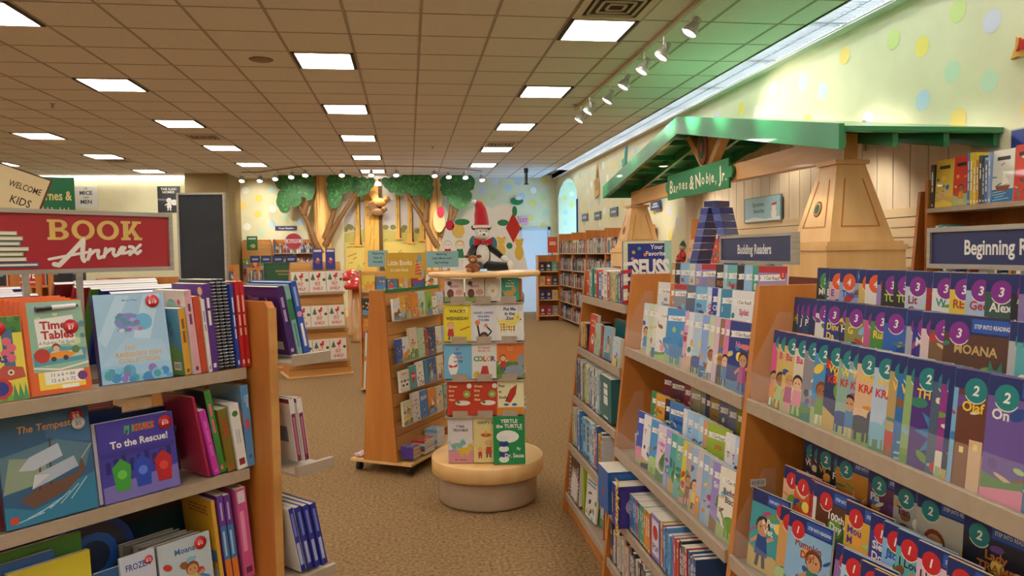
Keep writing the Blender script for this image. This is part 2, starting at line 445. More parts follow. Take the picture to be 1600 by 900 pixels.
# ------------------------------------------------------------------ one book
SEEN = {}
def uniq(label):
    SEEN[label] = SEEN.get(label, 0) + 1
    return label
def book(name, label, cat, group, M, w, h, t, col, front=None, spine=None, back=None, hard=False, spine_col=None, page=PAGE, simple=False, back_col=None, sticker=None):
    mb = MB(); ct = .0022 if hard else .0006
    ct = min(ct, t * .2); e = .003 if hard else .0003
    sc = spine_col or col; bc = back_col or col
    if simple:
        mb.box(0, 0, 0, w, t, h, page, 1)
        mb.add([(0, 0, 0), (w, 0, 0), (w, 0, h), (0, 0, h)], [(0, 1, 2, 3)], col)   # replaced faces sit a hair proud of the block
        mb.v[-4:] = [v + Vector((0, -.0004, 0)) for v in mb.v[-4:]]
        mb.add([(-.0004, t, 0), (-.0004, 0, 0), (-.0004, 0, h), (-.0004, t, h)], [(0, 1, 2, 3)], sc)
        mb.add([(w, t + .0004, 0), (0, t + .0004, 0), (0, t + .0004, h), (w, t + .0004, h)], [(0, 1, 2, 3)], bc)
    else:
        mb.box(0, 0, 0, w, ct, h, col); mb.box(0, t - ct, 0, w, t, h, bc); mb.box(0, ct, 0, ct, t - ct, h, sc)
    if front:
        front(Print(mb, w, h, y0=(-.0004 if simple else 0)))
    if spine:
        mb.M = Matrix.Translation((-.0004 if simple else 0, t, 0)) @ Matrix.Rotation(-math.pi / 2, 4, 'Z'); spine(Print(mb, t, h)); mb.M = Matrix()
    if back:
        mb.M = Matrix.Translation((w, t + (.0004 if simple else 0), 0)) @ Matrix.Rotation(math.pi, 4, 'Z'); back(Print(mb, w, h)); mb.M = Matrix()
    o = mb.build(name, [M_PRINT, M_PAPER] if simple else [M_PRINT])
    if not simple:
        p = MB(); p.box(ct + .0001, ct + .0001, e, w - e, t - ct - .0001, h - e, page)
        p.build('pages', M_PAPER, o)
    if sticker:
        s = MB(); q = Print(s, w, h, y0=-.0038, step=.00003)
        a, b, r, price = sticker
        s.lathe([(0, 0), (r * w, 0), (r * w, .0008), (0, .0008)], seg=20, col=hx('c41f2c')); s.v = [Vector((v.x + a * w, -.003 - v.z, v.y + b * h)) for v in s.v]
        q.text('PRICED', a, b + .018, .014, hx('f0dcd8'), maxw=r * 1.5); q.text(price, a, b - .03, .042, hx('f4e8e4'), maxw=r * 1.3)
        s.build('price_sticker', M_PRINT, o)['label'] = 'round red price sticker'
    M = M.copy(); M.translation.z += max(0.0, -t * M[2][1]) + max(0.0, -w * M[2][0])
    o.matrix_world = M
    tag(o, uniq(label), cat, group)
    return o

def spine_fn(rng, t, h, tcol=(240, 236, 226), title=None, band=None, sticker=False):
    def fn(P):
        if band: P.rect(0, .0, 1, .12, band); P.rect(0, .9, 1, 1, band)
        if title:
            P.text(title, .5 - .22 * 0 - .18, .52, .5 * t / h, tcol, maxw=.75 * h / t, rot=-math.pi / 2)
        else:
            b = .84
            n = rng.randint(2, 4)
            for i in range(n):
                l = rng.uniform(.08, .2); P.rect(.32, b - l, .68, b, tcol); b -= l + .03
                if b < .35: break
        P.rect(.3, .04, .7, .09, tcol)
    return fn

# ------------------------------------------------------------------ fanned face-out rows on the stepped racks (facing -X)
BADGE = {1: hx('c9252c'), 2: hx('1a7f80'), 3: hx('84268c'), 4: hx('e0582a'), 5: hx('3f8a4a')}
def step_cover(num, bg, title, tcol, seed, kind=None, words=True, ba=.24, tb=.66, vis=1.0):
    def fn(P):
        rng = random.Random(seed)
        scenery(P, rng, .0, .72, kind, vis=vis)
        P.rect(0, .835, 1, 1, hx('1d2a66'))
        P.poly([(.42, .855), (.93, .855), (.99, .915), (.93, .975), (.42, .975)], hx('2456a8'))
        if words: P.text('STEP INTO READING', .71, .892, .036, WHITE, maxw=.5, bold=.015)
        for i, ln in enumerate(title.split('/')):
            if ln: P.text(ln, .5 if vis > .85 else .07, tb - .11 * i, .08, hx('c8281e') if ln == 'KRATTS' else tcol, maxw=.84, bold=.025, align='c' if vis > .85 else 'l')
        P.ell(ba, .835, .155, BADGE[num], n=22)
        P.ell(ba, .835, .165, (232, 226, 216), n=8, t0=math.pi * 1.15, t1=math.pi * 1.85); P.ell(ba, .838, .155, BADGE[num], n=22)
        P.text(str(num), ba, .797, .08, WHITE, bold=.03, shear=.15)
    return fn
def ican_cover(num, bg, title, tcol, seed, kind=None, redband=False, vis=1.0):
    def fn(P):
        rng = random.Random(seed)
        scenery(P, rng, .0, .6, kind, vis=vis)
        if redband: P.rect(0, .9, 1, 1, hx('b8202c'))
        P.poly([(.05, .77), (.93, .80), (.90, .845), (.95, .89), (.05, .86), (.09, .815)], WHITE)
        P.text('I Can Read!', .49, .80, .052, (40, 36, 40), maxw=.7)
        for i, ln in enumerate(title.split('/')):
            if ln: P.text(ln, .5 if vis > .8 else .08, .64 - .11 * i, .085, tcol, maxw=.84, bold=.025, align='c' if vis > .8 else 'l')
        if num: P.ell(.85, .875, .1, hx('c9252c')); P.text(str(num), .85, .85, .05, WHITE)
    return fn

def y_at(px, X, z):
    """Y of the point of the line (X, z) that lies in the direction of column px"""
    k = (px - 800) / 1143.0; dz = z - CAMZ
    return -((RX.x - k * RF.x) * X + (RX.z - k * RF.z) * dz) / (RX.y - k * RF.y)

def fan_row(items, X, z, h, w, tilt, place, kindword, name, group, cover, a=math.radians(9), yend=None, seed=0):
    """items: (column px of the left edge, colour, title, title colour, extra)"""
    ys = [y_at(i[0], X, z + h * .5) for i in items]
    n = len(items)
    for i, it in enumerate(items):
        nxt = ys[i] - ys[i + 1] if i + 1 < n else .1
        prv = ys[i - 1] - ys[i] if i else .1
        t = max(.0006, min(.0065, prv * math.sin(a) - .0009))
        o_l = ORD[i] + ' from left'
        lab = '%s %s, %s, %s' % (cname(it[1]), it[5] if len(it) > 5 and it[5] else kindword, o_l, place)
        book(name, lab, 'book', group, frame((X, ys[i], z + .001), -math.pi / 2 + a, tilt), w, h, t, it[1],
             front=cover(it, seed * 100 + i, min(1.0, (nxt / w) if i + 1 < n else 1.0)))

def spine_row(x_face, y0, y1, z, hmax, place, group, rng, cols, kindword='book', name='paperback_book', th=(.006, .018), hh=(.75, 1.0), depth=.15, lean=0.0, titles=None, simple=True, fronts=None, jitter=.012, ordinal_from='left', hard=False):
    """spine-out books facing -X, from y0 (left, far) down to y1"""
    y = y0; i = 0
    while i < len(cols):
        c = cols[i]
        if isinstance(c, tuple) and len(c) == 2: c, tt = c
        else: tt = rng.uniform(*th)
        if y - tt < y1: break
        h = hmax * rng.uniform(*hh)
        xf = x_face + rng.uniform(0, jitter)
        lc = WHITE if sum(c) < 420 else (50, 46, 60)
        title = titles.get(i) if titles else None
        lab = '%s %s, %s from left, %s' % (cname(c), kindword, ORD[i], place)
        fr = fronts.get(i) if fronts else None
        book(name, lab, 'book', group, frame((xf, y - tt, z + .001), 0.0), depth, h, tt - .0012, c,
             front=fr, spine=spine_fn(rng, tt, h, lc, title, band=rng.choice([None, None, rng.choice(PAL)])), simple=simple, hard=hard)
        y -= tt; i += 1
    return y
# ================================================================== THE ROOM
X0, Y0 = -12.2, -4.0
mb = MB(); mb.box(X0, Y0, -.1, XR + 1.5, YB + .8, 0)
struct(mb.build('floor', M_CARPET))
mb = MB()
mb.box(X0, Y0, H, 3.42, YB + .8, H + .1); mb.box(3.74, Y0, H - .02, XR + .02, YB + .8, H + .1); mb.box(3.42, Y0, H + .12, 3.74, YB + .8, H + .2)
mb.box(3.40, Y0, H, 3.42, YB, H + .12); mb.box(3.74, Y0, H, 3.76, YB, H + .12)
struct(mb.build('ceiling', M_CEIL))
# T-bar grid of the ceiling
GX = -.763 + TILE / 2; GY = 6.235 + TILE / 2
mb = MB()
x = GX - 19 * TILE
while x < 3.4:
    mb.box(x - .012, Y0, H - .004, x + .012, YB, H + .01); x += TILE
y = GY - 17 * TILE
while y < YB:
    mb.box(X0, y - .008, H - .003, 3.4, y + .008, H + .01); y += TILE
struct(mb.build('trim_1', M_TBAR))

DOTS = [hx(q) for q in 'ead873 bcd3e2 d3df92 f3f2e8 c2e2dc d9d6e2 f0d27a c9dfc0 e4dcc8'.split()]
def dots(mb, fn, a0, a1, b0, b1, seed, step=.33, r=.066, skip=.12, mat=1):
    rng = random.Random(seed); a = a0; i = 0
    while a < a1:
        b = b0 + (step / 2 if i % 2 else 0)
        while b < b1:
            if rng.random() > skip:
                c = rng.choice(DOTS); aa = a + rng.uniform(-.06, .06); bb = b + rng.uniform(-.06, .06)
                pts = [fn(aa + r * math.cos(t * math.pi / 9), bb + r * math.sin(t * math.pi / 9)) for t in range(18)]
                mb.add(pts, [tuple(range(18))], c, mat)
            b += step
        a += step * .8; i += 1

# right wall with the arched niche
mb = MB()
prof = [(Y0, 0), (16.45, 0), (16.45, 2.95), (16.7, 3.15), (17.1, 3.28), (17.5, 3.32), (17.9, 3.28), (18.3, 3.15), (18.55, 2.95), (18.55, 0), (YB + .2, 0), (YB + .2, H + .1), (Y0, H + .1)]
mb.prism(prof, XR, XR + .12, axis='x')
dots(mb, lambda a, b: (XR - .002, a, b), -1, 16.2, 1.75, 3.3, 5, step=.42, r=.078)
struct(mb.build('wall_right', [M_WALL, M_PAINT]))
mb = MB()
mb.box(XR + .12, 18.57, 0, 5.0, 18.7, 3.4); mb.box(XR + .12, 16.3, 0, 5.0, 16.43, 3.4); mb.box(XR + .12, 16.3, 3.33, 5.0, 18.7, 3.45)
dots(mb, lambda a, b: (a, 18.568, b), 3.98, 4.95, .5, 3.1, 9, step=.3, mat=1)
mb.box(4.95, 16.43, 0, 5.0, 18.57, .5); mb.box(4.95, 16.43, 3.1, 5.0, 18.57, 3.33)
struct(mb.build('wall_niche', [M_WALL, M_PAINT]))
mb = MB(); mb.box(4.97, 16.43, .5, 4.99, 18.57, 3.1)
M_DAY = emit_mat('daylight_pane', (.25, .58, 1.0), 6.5)
wn = struct(mb.build('window_1', M_DAY))
mb = MB()
for yy in (16.45, 17.5, 18.52): mb.box(4.92, yy - .03, .5, 4.965, yy + .03, 3.1, hx('1d4f8a'))
mb.box(4.92, 16.43, 1.8, 4.965, 18.57, 1.86, hx('1d4f8a'))
mb.build('window_frame', M_PAINT, wn)
# dark blue window jamb at the niche's near edge
mb = MB(); mb.box(XR - .02, 16.36, 0, XR + .13, 16.46, 2.75, hx('1f4f86'))
struct(mb.build('trim_2', M_PAINT))

# back wall, kids' end
mb = MB(); mb.box(-4.3, YB, 0, XR + .12, YB + .15, H + .1)
dots(mb, lambda a, b: (a, YB - .002, b), -3.95, -2.6, 1.5, 3.2, 21, step=.42, r=.09)
dots(mb, lambda a, b: (a, YB - .002, b), 1.6, 3.8, 1.0, 3.4, 22, step=.4, r=.085)
struct(mb.build('wall_back', [M_WALL, M_PAINT]))
mb = MB(); mb.box(X0, 18.2, 0, -4.9, 18.35, H + .1)
struct(mb.build('wall_back_left', M_WALL))
M_PILLAR = noise_mat('tan_pillar_paint', hx('957f56'), hx('9f8960'), scale=(3, 3, 3), rough=.75)
mb = MB(); mb.box(-5.0, 17.6, 0, -4.05, 18.9, H + .02)
struct(mb.build('wall_pillar', M_PILLAR))
mb = MB(); mb.box(X0 - .15, Y0, 0, X0, YB, H + .1); struct(mb.build('wall_left', M_WALL))
mb = MB(); mb.box(X0, Y0 - .15, 0, XR + .12, Y0, H + .1); struct(mb.build('wall_front', M_WALL))

# door in the back wall
dA = at_y(815, 362, YB - .03); dB = at_y(857, 490, YB - .03)
mb = MB(); mb.box(dA.x, YB - .06, 0, dB.x, YB - .005, 2.12, hx('cfd6dc'))
door = struct(mb.build('door_1', M_PAINT))
mb = MB(); mb.box(dA.x - .07, YB - .075, 0, dA.x - .002, YB - .005, 2.2, hx('b8c0c4')); mb.box(dB.x + .002, YB - .075, 0, dB.x + .07, YB - .005, 2.2, hx('b8c0c4')); mb.box(dA.x - .07, YB - .075, 2.122, dB.x + .07, YB - .005, 2.2, hx('b8c0c4'))
mb.build('door_frame', M_PAINT, door)
mb = MB(); mb.tube([(dA.x + .09, YB - .062, 1.0), (dA.x + .09, YB - .11, 1.0), (dA.x + .2, YB - .11, 1.0)], .012)
mb.build('door_handle', M_SILVER, door)

# ------------------------------------------------------------------ recessed ceiling lights
def make_light():
    t = thing('ceiling_light', 'x', 'ceiling light', (0, 0, H), 0, 'square recessed ceiling lights')
    mb = MB(); q = TILE / 2 - .012
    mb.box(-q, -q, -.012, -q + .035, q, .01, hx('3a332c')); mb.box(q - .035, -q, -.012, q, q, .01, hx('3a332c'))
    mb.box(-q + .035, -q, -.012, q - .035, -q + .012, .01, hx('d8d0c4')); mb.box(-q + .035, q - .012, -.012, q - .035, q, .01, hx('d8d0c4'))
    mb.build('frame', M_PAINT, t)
    mb = MB(); mb.box(-q + .036, -q + .013, -.006, q - .036, q - .013, .0)
    mb.build('diffuser', M_PANEL, t)
    return t
L0 = make_light()
spots = []
for ci, (cx, off, nm) in enumerate([(1.647, 0, 'rightmost row of square ceiling lights'), (-.763, 2, 'middle row of square ceiling lights'), (-3.173, 0, 'left row of square ceiling lights'), (-5.583, 2, 'second row from left of ceiling lights'), (-7.993, 0, 'far left row of ceiling lights')]):
    k = 0
    for j in range(-4, 5):
        yy = 6.235 + TILE * off + 4 * TILE * j
        if yy > YB - .6: continue
        vis = yy > 5.9 and (cx > -5 or yy > 10)
        if vis:
            k += 1; lab = 'bright square ceiling light, %s from camera in the %s' % (ORD[k - 1], nm)
        else: lab = 'square ceiling light outside the picture, %s in the %s' % (ORD[j + 4], ['rightmost row', 'middle row', 'left row', 'second row', 'far left row'][ci])
        spots.append((cx, yy, lab))
for i, (cx, yy, lab) in enumerate(spots):
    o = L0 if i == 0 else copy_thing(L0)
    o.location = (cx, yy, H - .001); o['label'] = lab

# air vents, speaker
def vent(cx, cy, lab):
    t = thing('air_vent', lab, 'air vent', (cx, cy, H), 0)
    q = TILE / 2 - .014
    mb = MB(); mb.box(-q, -q, -.012, q, -q + .06, .0, hx('cfc4b4')); mb.box(-q, q - .06, -.012, q, q, .0, hx('cfc4b4')); mb.box(-q, -q + .06, -.012, -q + .06, q - .06, 0, hx('cfc4b4')); mb.box(q - .06, -q + .06, -.012, q, q - .06, 0, hx('cfc4b4'))
    mb.build('frame', M_PAINT, t)
    mb = MB(); mb.box(-q + .061, -q + .061, -.002, q - .061, q - .061, .0, hx('2a241e')); mb.build('duct', M_PAINT, t)
    for k in range(3):
        s = q - .1 - k * .06; mb = MB()
        for a in (-1, 1):
            mb.box(-s, a * s - .012, -.012, s, a * s + .012, -.004, hx('b5a896')); mb.box(a * s - .012, -s + .013, -.012, a * s + .012, s - .013, -.004, hx('b5a896'))
        mb.build('louver', M_PAINT, t)
v = at_z(960, 8, H); vent(1.647, GY - 1.5 * TILE, 'square louvred air vent in the ceiling above the front right light')
v = at_z(785, 216, H); vent(1.647, GY + 10.5 * TILE, 'pale air vent between two lights in the right ceiling row')
v = at_z(322, 213, H); vent(-3.173, GY + 9.5 * TILE, 'brown air vent in the ceiling left of middle')
v = at_z(185, 262, H); vent(-5.583, GY + 14.5 * TILE, 'pale air vent beside a far left ceiling light')
v = at_z(408, 93, H)
mb = MB(); mb.lathe([(0, -.008), (.10, -.008), (.115, 0), (0, 0)], seg=28, col=hx('8a7058')); o = mb.build('ceiling_speaker', M_PAINT); o.location = (v.x, v.y, H); tag(o, 'round brown speaker disc in the ceiling tiles', 'speaker')
for i, (px, py, lab) in enumerate([(82, 166, 'left'), (676, 231, 'middle'), (898, 167, 'right')]):
    v = at_z(px, py, H - .03)
    mb = MB(); mb.lathe([(.0, 0), (.035, 0), (.035, -.006), (.012, -.008), (.012, -.04), (.025, -.042), (.025, -.046), (0, -.046)], seg=14); o = mb.build('sprinkler', M_SILVER); o.location = (v.x, v.y, H - .001)
    tag(o, 'small sprinkler head in the ceiling, %s of the three' % {'left': 'leftmost', 'middle': 'middle one', 'right': 'rightmost'}[lab], 'sprinkler')

# ------------------------------------------------------------------ the long louvred strip beside the right wall
M_TUBE = emit_mat('fluorescent_tube', (.88, .95, 1.0), STRIP_L * 9)
def make_strip():
    t = thing('strip_light', 'x', 'strip light', (3.58, 0, H), 0, 'louvred strip lights along the right wall')
    mb = MB()
    for q in range(20):
        yy = -.59 + q * .062; mb.box(-.15, yy, .0, .15, yy + .004, .05, hx('8e9296'))
    mb.box(-.158, -.6, -.004, -.15, .6, .06, hx('dcdcd8')); mb.box(.15, -.6, -.004, .158, .6, .06, hx('dcdcd8')); mb.box(-.005, -.6, .0, .005, .6, .05, hx('8e9296'))
    mb.build('louver', M_PAINT, t)
    mb = MB(); mb.box(-.15, -.6, .108, .15, .6, .115, hx('e6e6e2')); mb.build('reflector', M_PAINT, t)
    for s in (-.07, .07):
        mb = MB(); mb.tube([(s, -.58, .085), (s, .58, .085)], .013, 8); mb.build('tube', M_TUBE, t)
    return t
S0 = make_strip(); k = 0
for j in range(-2, 13):
    yy = 1.0 + 1.22 * j + .6
    o = S0 if j == -2 else copy_thing(S0)
    o.location = (3.58, yy, H)
    if yy > 4.6: k += 1; o['label'] = 'louvred white strip light by the right wall, %s segment from the camera' % ORD[k - 1]
    else: o['label'] = 'louvred strip light by the right wall behind the camera, %s from the shop front' % ORD[j + 2]
# cove light along the top of the left back wall
mb = MB(); mb.box(-11.9, 18.05, H - .06, -5.1, 18.18, H - .03); o = mb.build('cove_light', emit_mat('cove_tube', (1, .95, .85), 6)); tag(o, 'thin bright cove light along the top of the left back wall', 'cove light')

# ------------------------------------------------------------------ track lights
def make_head(name='track_spotlight'):
    t = thing(name, 'x', 'spotlight', (0, 0, 0))
    mb = MB(); mb.tube([(0, 0, 0), (0, 0, -.07)], .012, 8); mb.build('stem', M_WHITE, t)
    h = MB(Matrix.Translation((0, 0, -.13)) @ Matrix.Rotation(.55, 4, 'Y'))
    h.lathe([(0, .075), (.03, .075), (.034, .06), (.034, .02), (.06, -.03), (.068, -.07), (.062, -.07), (.052, -.03), (.0, -.012)], seg=20)
    hs = h.build('housing', M_SILVER, t)
    b = MB(Matrix.Translation((0, 0, -.13)) @ Matrix.Rotation(.55, 4, 'Y'))
    b.lathe([(0, -.058), (.056, -.058), (.054, -.045), (0, -.045)], seg=20)
    b.build('bulb', M_BULB, hs)
    y = MB(Matrix.Translation((0, 0, -.13)))
    for s in (-1, 1): y.tube([(0, 0, .065), (0, s * .05, .05), (0, s * .062, .0)], .006, 6)
    y.build('yoke', M_SILVER, t)
    return t
HEAD = make_head()
def spot(loc, target, watts, angle=50, col=(1, .93, .8)):
    l = bpy.data.lights.new('spot_beam', 'SPOT'); l.energy = watts; l.color = col; l.spot_size = math.radians(angle); l.spot_blend = .7; l.shadow_soft_size = .05
    o = bpy.data.objects.new('spot_beam', l); COL.objects.link(o); o.location = loc
    o.rotation_euler = (Vector(target) - Vector(loc)).to_track_quat('-Z', 'Y').to_euler()
    return o
tr = []
first = True
for i, (px, py) in enumerate([(1083, 28), (1038, 68), (1007, 92), (978, 118), (953, 142), (922, 160), (908, 174)]):
    v = at_z(px, py, H - .1)
    o = HEAD if first else copy_thing(HEAD); first = False
    o.location = (v.x, v.y, H - .036); o['label'] = 'silver track spotlight on the ceiling rail over the shop, %s from camera' % ORD[i]; o['group'] = 'spotlights on the straight ceiling track'
    tr.append(v)
mb = MB(); mb.box(-.018, -.3, -.034, .018, tr[-1].y - tr[0].y + .3, -.002, hx('c9bba8')); o = mb.build('lighting_track', M_PAINT)
o.location = (tr[0].x, tr[0].y, H); o.rotation_euler = (0, 0, -math.atan2(tr[-1].x - tr[0].x, tr[-1].y - tr[0].y)); tag(o, 'straight ceiling track carrying spotlights near the right wall', 'lighting track')
for v, tg in zip(tr, [(3.0, 5.0, 2.4), (3.05, 5.9, 2.6), (3.0, 6.6, 2.7), (3.0, 7.2, 2.75), (3.8, 7.0, 2.62), (3.1, 8.4, 2.6), (3.6, 11, 1.5)]):
    spot((v.x + .05, v.y, H - .25), tg, TRACK_W, 60 if tg[0] == 3.8 else 46)
bk = []
for i, (px, py) in enumerate([(378, 281), (406, 279), (430, 274), (455, 271), (477, 268), (534, 268), (580, 268), (619, 268), (679, 269), (701, 271), (727, 272), (753, 276)]):
    Yk = 15.6 if 490 < px < 640 else (15.6 + abs(px - 565) * .0045)
    v = at_z(px, py, H - .13)
    v = at_y(px, py, min(v.y, 17.2))
    o = copy_thing(HEAD); o.location = (v.x, v.y, H - .036); o.rotation_euler = (0, 0, math.pi / 2)
    o['label'] = 'small silver spotlight on the curved track before the forest mural, %s from the left' % ORD[i]; o['group'] = 'spotlights on the curved track'
    bk.append(v)
mb = MB(); mb.tube([(v.x, v.y, H - .017) for v in bk], .014, 6, hx('b5a48c')); o = mb.build('lighting_track', M_PAINT); tag(o, 'curved ceiling track carrying spotlights before the forest mural', 'lighting track')
for v, tg in zip(bk[1::2], [(-3.6, 18.8, 2.6), (-2.6, 18.6, 2.2), (-1.5, 18.6, 1.8), (-.2, 18.8, 1.6), (1.2, 18.6, 1.6), (1.9, 18.6, 1.7)]):
    spot((v.x, v.y + .1, H - .25), tg, BACK_W, 60, (1, .94, .8))
# ================================================================== RIGHT-HAND GONDOLA (runs along Y, its books face -X)
GT = 1.44
def xf(z): return .885 + (1.04 - .885) * z / GT          # sloping front edge of the side panels
def side_panel(mb, y, t=.028, xb=1.26, z0=0.0):
    mb.prism([(xf(z0), z0), (2 * xb - xf(z0), z0), (2 * xb - xf(GT), GT), (xf(GT), GT)], y - t / 2, y + t / 2, axis='y')
PY = [4.25, 3.33, 2.075, .80]
gon = thing('gondola_shelving', 'long maple gondola of sloping shelves filled with young readers at right', 'bookshelf', (1.26, 2.5, 0))
def gadd(mb, name, mat):
    mb.M = mb.M
    o = mb.build(name, mat); o.parent = gon; o.matrix_parent_inverse = Matrix.Translation((-1.26, -2.5, 0)); return o
for y in PY:
    mb = MB(); side_panel(mb, y); pn = gadd(mb, 'side_panel', M_WOOD)
mb = MB(); mb.box(1.25, PY[-1] + .02, 0.0, 1.27, 3.31, GT - .06); mb.box(1.25, 3.385, 0.0, 1.27, PY[0] - .02, GT - .06); gadd(mb, 'back_board', M_WOOD)
mb = MB(); mb.box(xf(0) + .03, PY[-1] + .02, 0, 1.248, PY[0] - .02, .07); gadd(mb, 'base_plinth', M_WOOD)
def gshelf(y1, y0, z, lipx):
    mb = MB(); a, b = y1 + .016, y0 - .016
    mb.box(lipx + .012, a, z - .035, 1.245, b, z - .012)
    mb.box(lipx, a, z - .037, lipx + .012, b, z + .002)
    mb.prism([(lipx, z + .0021), (lipx + .012, z + .0021), (lipx + .012, z + .004), (lipx + .003, z + .004)], a, b, axis='y')
    return gadd(mb, 'shelf', M_METAL)
gshelf(PY[2], PY[1], 1.098, .995); gshelf(PY[3], PY[2], 1.098, .995)
gshelf(PY[2], PY[1], .625, .94); gshelf(PY[3], PY[2], .625, .94)
gshelf(PY[2], PY[1], .335, .91); gshelf(PY[2], PY[1], .095, .90)
gshelf(PY[3], PY[2], .20, .90)
for z, lx in ((1.288, 1.012), (.985, .98), (.69, .955), (.405, .925), (.11, .90)): gshelf(PY[1], PY[0], z, lx)
# stepped risers that lift the back tiers of readers
def risers(y1, y0, z, x0, steps):
    mb = MB()
    for (xa, zz) in steps: mb.box(xa, y1 + .02, z - .01, min(1.244, xa + .085), y0 - .02, zz)
    return gadd(mb, 'stepped_riser', M_WHITE)
TIERS_UP = [(1.02, 1.087), (1.10, 1.178), (1.175, 1.262)]
TIERS_LO = [(.975, .614), (1.055, .690), (1.13, .765)]
for a, b in ((PY[2], PY[1]), (PY[3], PY[2])):
    risers(a, b, 1.098, 0, [(1.088, 1.176), (1.166, 1.260)]); risers(a, b, .625, 0, [(1.043, .688), (1.12, .763)])
# clear acrylic lips in front of the books
for a, b, x, z in ((PY[2], PY[1], 1.005, 1.10), (PY[3], PY[2], 1.005, 1.10), (PY[2], PY[1], .955, .627), (PY[3], PY[2], .955, .627)):
    mb = MB(); mb.box(x - .004, a + .03, z, x - .001, b - .03, z + .085)
    o = gadd(mb, 'acrylic_lip', M_CLEAR); o['label'] = 'clear acrylic lip'
    mb = MB(); mb.prism([(x - .004, z), (x + .13, z), (x + .13, z + .26), (x + .09, z + .26), (x - .004, z + .085)], b - .026, b - .023, axis='y')
    o = gadd(mb, 'acrylic_side', M_CLEAR); o['label'] = 'clear acrylic side'
# bar-code labels on the panel fronts
for y, z in ((PY[2], .83),):
    mb = MB(Matrix.Translation((xf(z) + .035, y - .0145, z)) ); P = Print(mb, .05, .024)
    P.rect(0, 0, 1, 1, (214, 210, 200))
    for q in range(12): P.rect(.1 + q * .068, .25, .1 + q * .068 + random.Random(q).uniform(.015, .045), .8, (60, 56, 52))
    gadd(mb, 'barcode_label', M_PRINT)

def topper(name, label, y0, y1, z0, z1, x, text, cap, fs, col=hx('23305f'), al='c', ta=.5):
    t = thing(name, label, 'sign', (x, (y0 + y1) / 2, GT - .06))
    w = y0 - y1; inv = Matrix.Translation((-x, -(y0 + y1) / 2, -(GT - .06)))
    def add(mb, nm, mat):
        o = mb.build(nm, mat); o.parent = t; o.matrix_parent_inverse = inv; return o
    for s in (.3, .7):
        mb = MB(); mb.box(x - .008, y1 + w * s - .014, GT - .0595, x + .008, y1 + w * s + .014, z0 + .01); add(mb, 'post', M_SILVER)
    mb = MB(); e = .011
    mb.box(x - .014, y1, z0, x + .014, y0, z0 + e); mb.box(x - .014, y1, z1 - e, x + .014, y0, z1); mb.box(x - .014, y1, z0 + e, x + .014, y1 + e, z1 - e); mb.box(x - .014, y0 - e, z0 + e, x + .014, y0, z1 - e)
    add(mb, 'sign_frame', M_SILVER)
    mb = MB(Matrix.Translation((x - .008, y0 - e, z0 + e)) @ Matrix.Rotation(-math.pi / 2, 4, 'Z'))
    W, Hh = w - 2 * e, z1 - z0 - 2 * e
    mb.box(0, 0, 0, W, .014, Hh, col); P = Print(mb, W, Hh)
    P.text(text, ta, .30, cap, (226, 224, 218), maxw=fs, bold=.025, squeeze=.8, res=3, align=al)
    add(mb, 'sign_face', M_PRINT)
    return t
topper('section_sign', 'navy Budding Readers sign in a silver frame above the gondola', 2.86, 2.285, 1.495, 1.604, 1.28, 'Budding Readers', .40, .72)
topper('section_sign', 'navy Beginning Readers sign at the right edge of the picture', 1.62, 1.05, 1.497, 1.594, 1.26, 'Beginning Readers', .43, .8, ta=.19, al='l')

# ================================================================== THE GABLED WOODEN HOUSE AROUND THE READING ALCOVE
gz = thing('reading_house', 'green gabled wooden house front built against the right wall around storybook shelves', 'kiosk', (3.2, 7.1, 0))
def zadd(mb, name, mat, parent=None):
    o = mb.build(name, mat); o.parent = parent or gz
    o.matrix_parent_inverse = Matrix.Translation((-3.2, -7.1, 0)) if parent is None else Matrix()
    return o
RGY, RGZ = 7.06, 2.87            # ridge
NY, NZ, FY, FZ = 4.30, 2.315, 9.87, 2.43   # eaves (near / far)
XF = 2.68
def slope(y):   # top of the roof at y
    return RGZ + (NZ - RGZ) * (RGY - y) / (RGY - NY) if y < RGY else RGZ + (FZ - RGZ) * (y - RGY) / (FY - RGY)
mb = MB()
mb.prism([(NY, NZ), (RGY, RGZ), (FY, FZ), (FY, FZ - .03), (RGY, RGZ - .03), (NY, NZ - .03)], XF + .04, XR - .005, axis='x'); zadd(mb, 'roof_deck', M_GREEN)
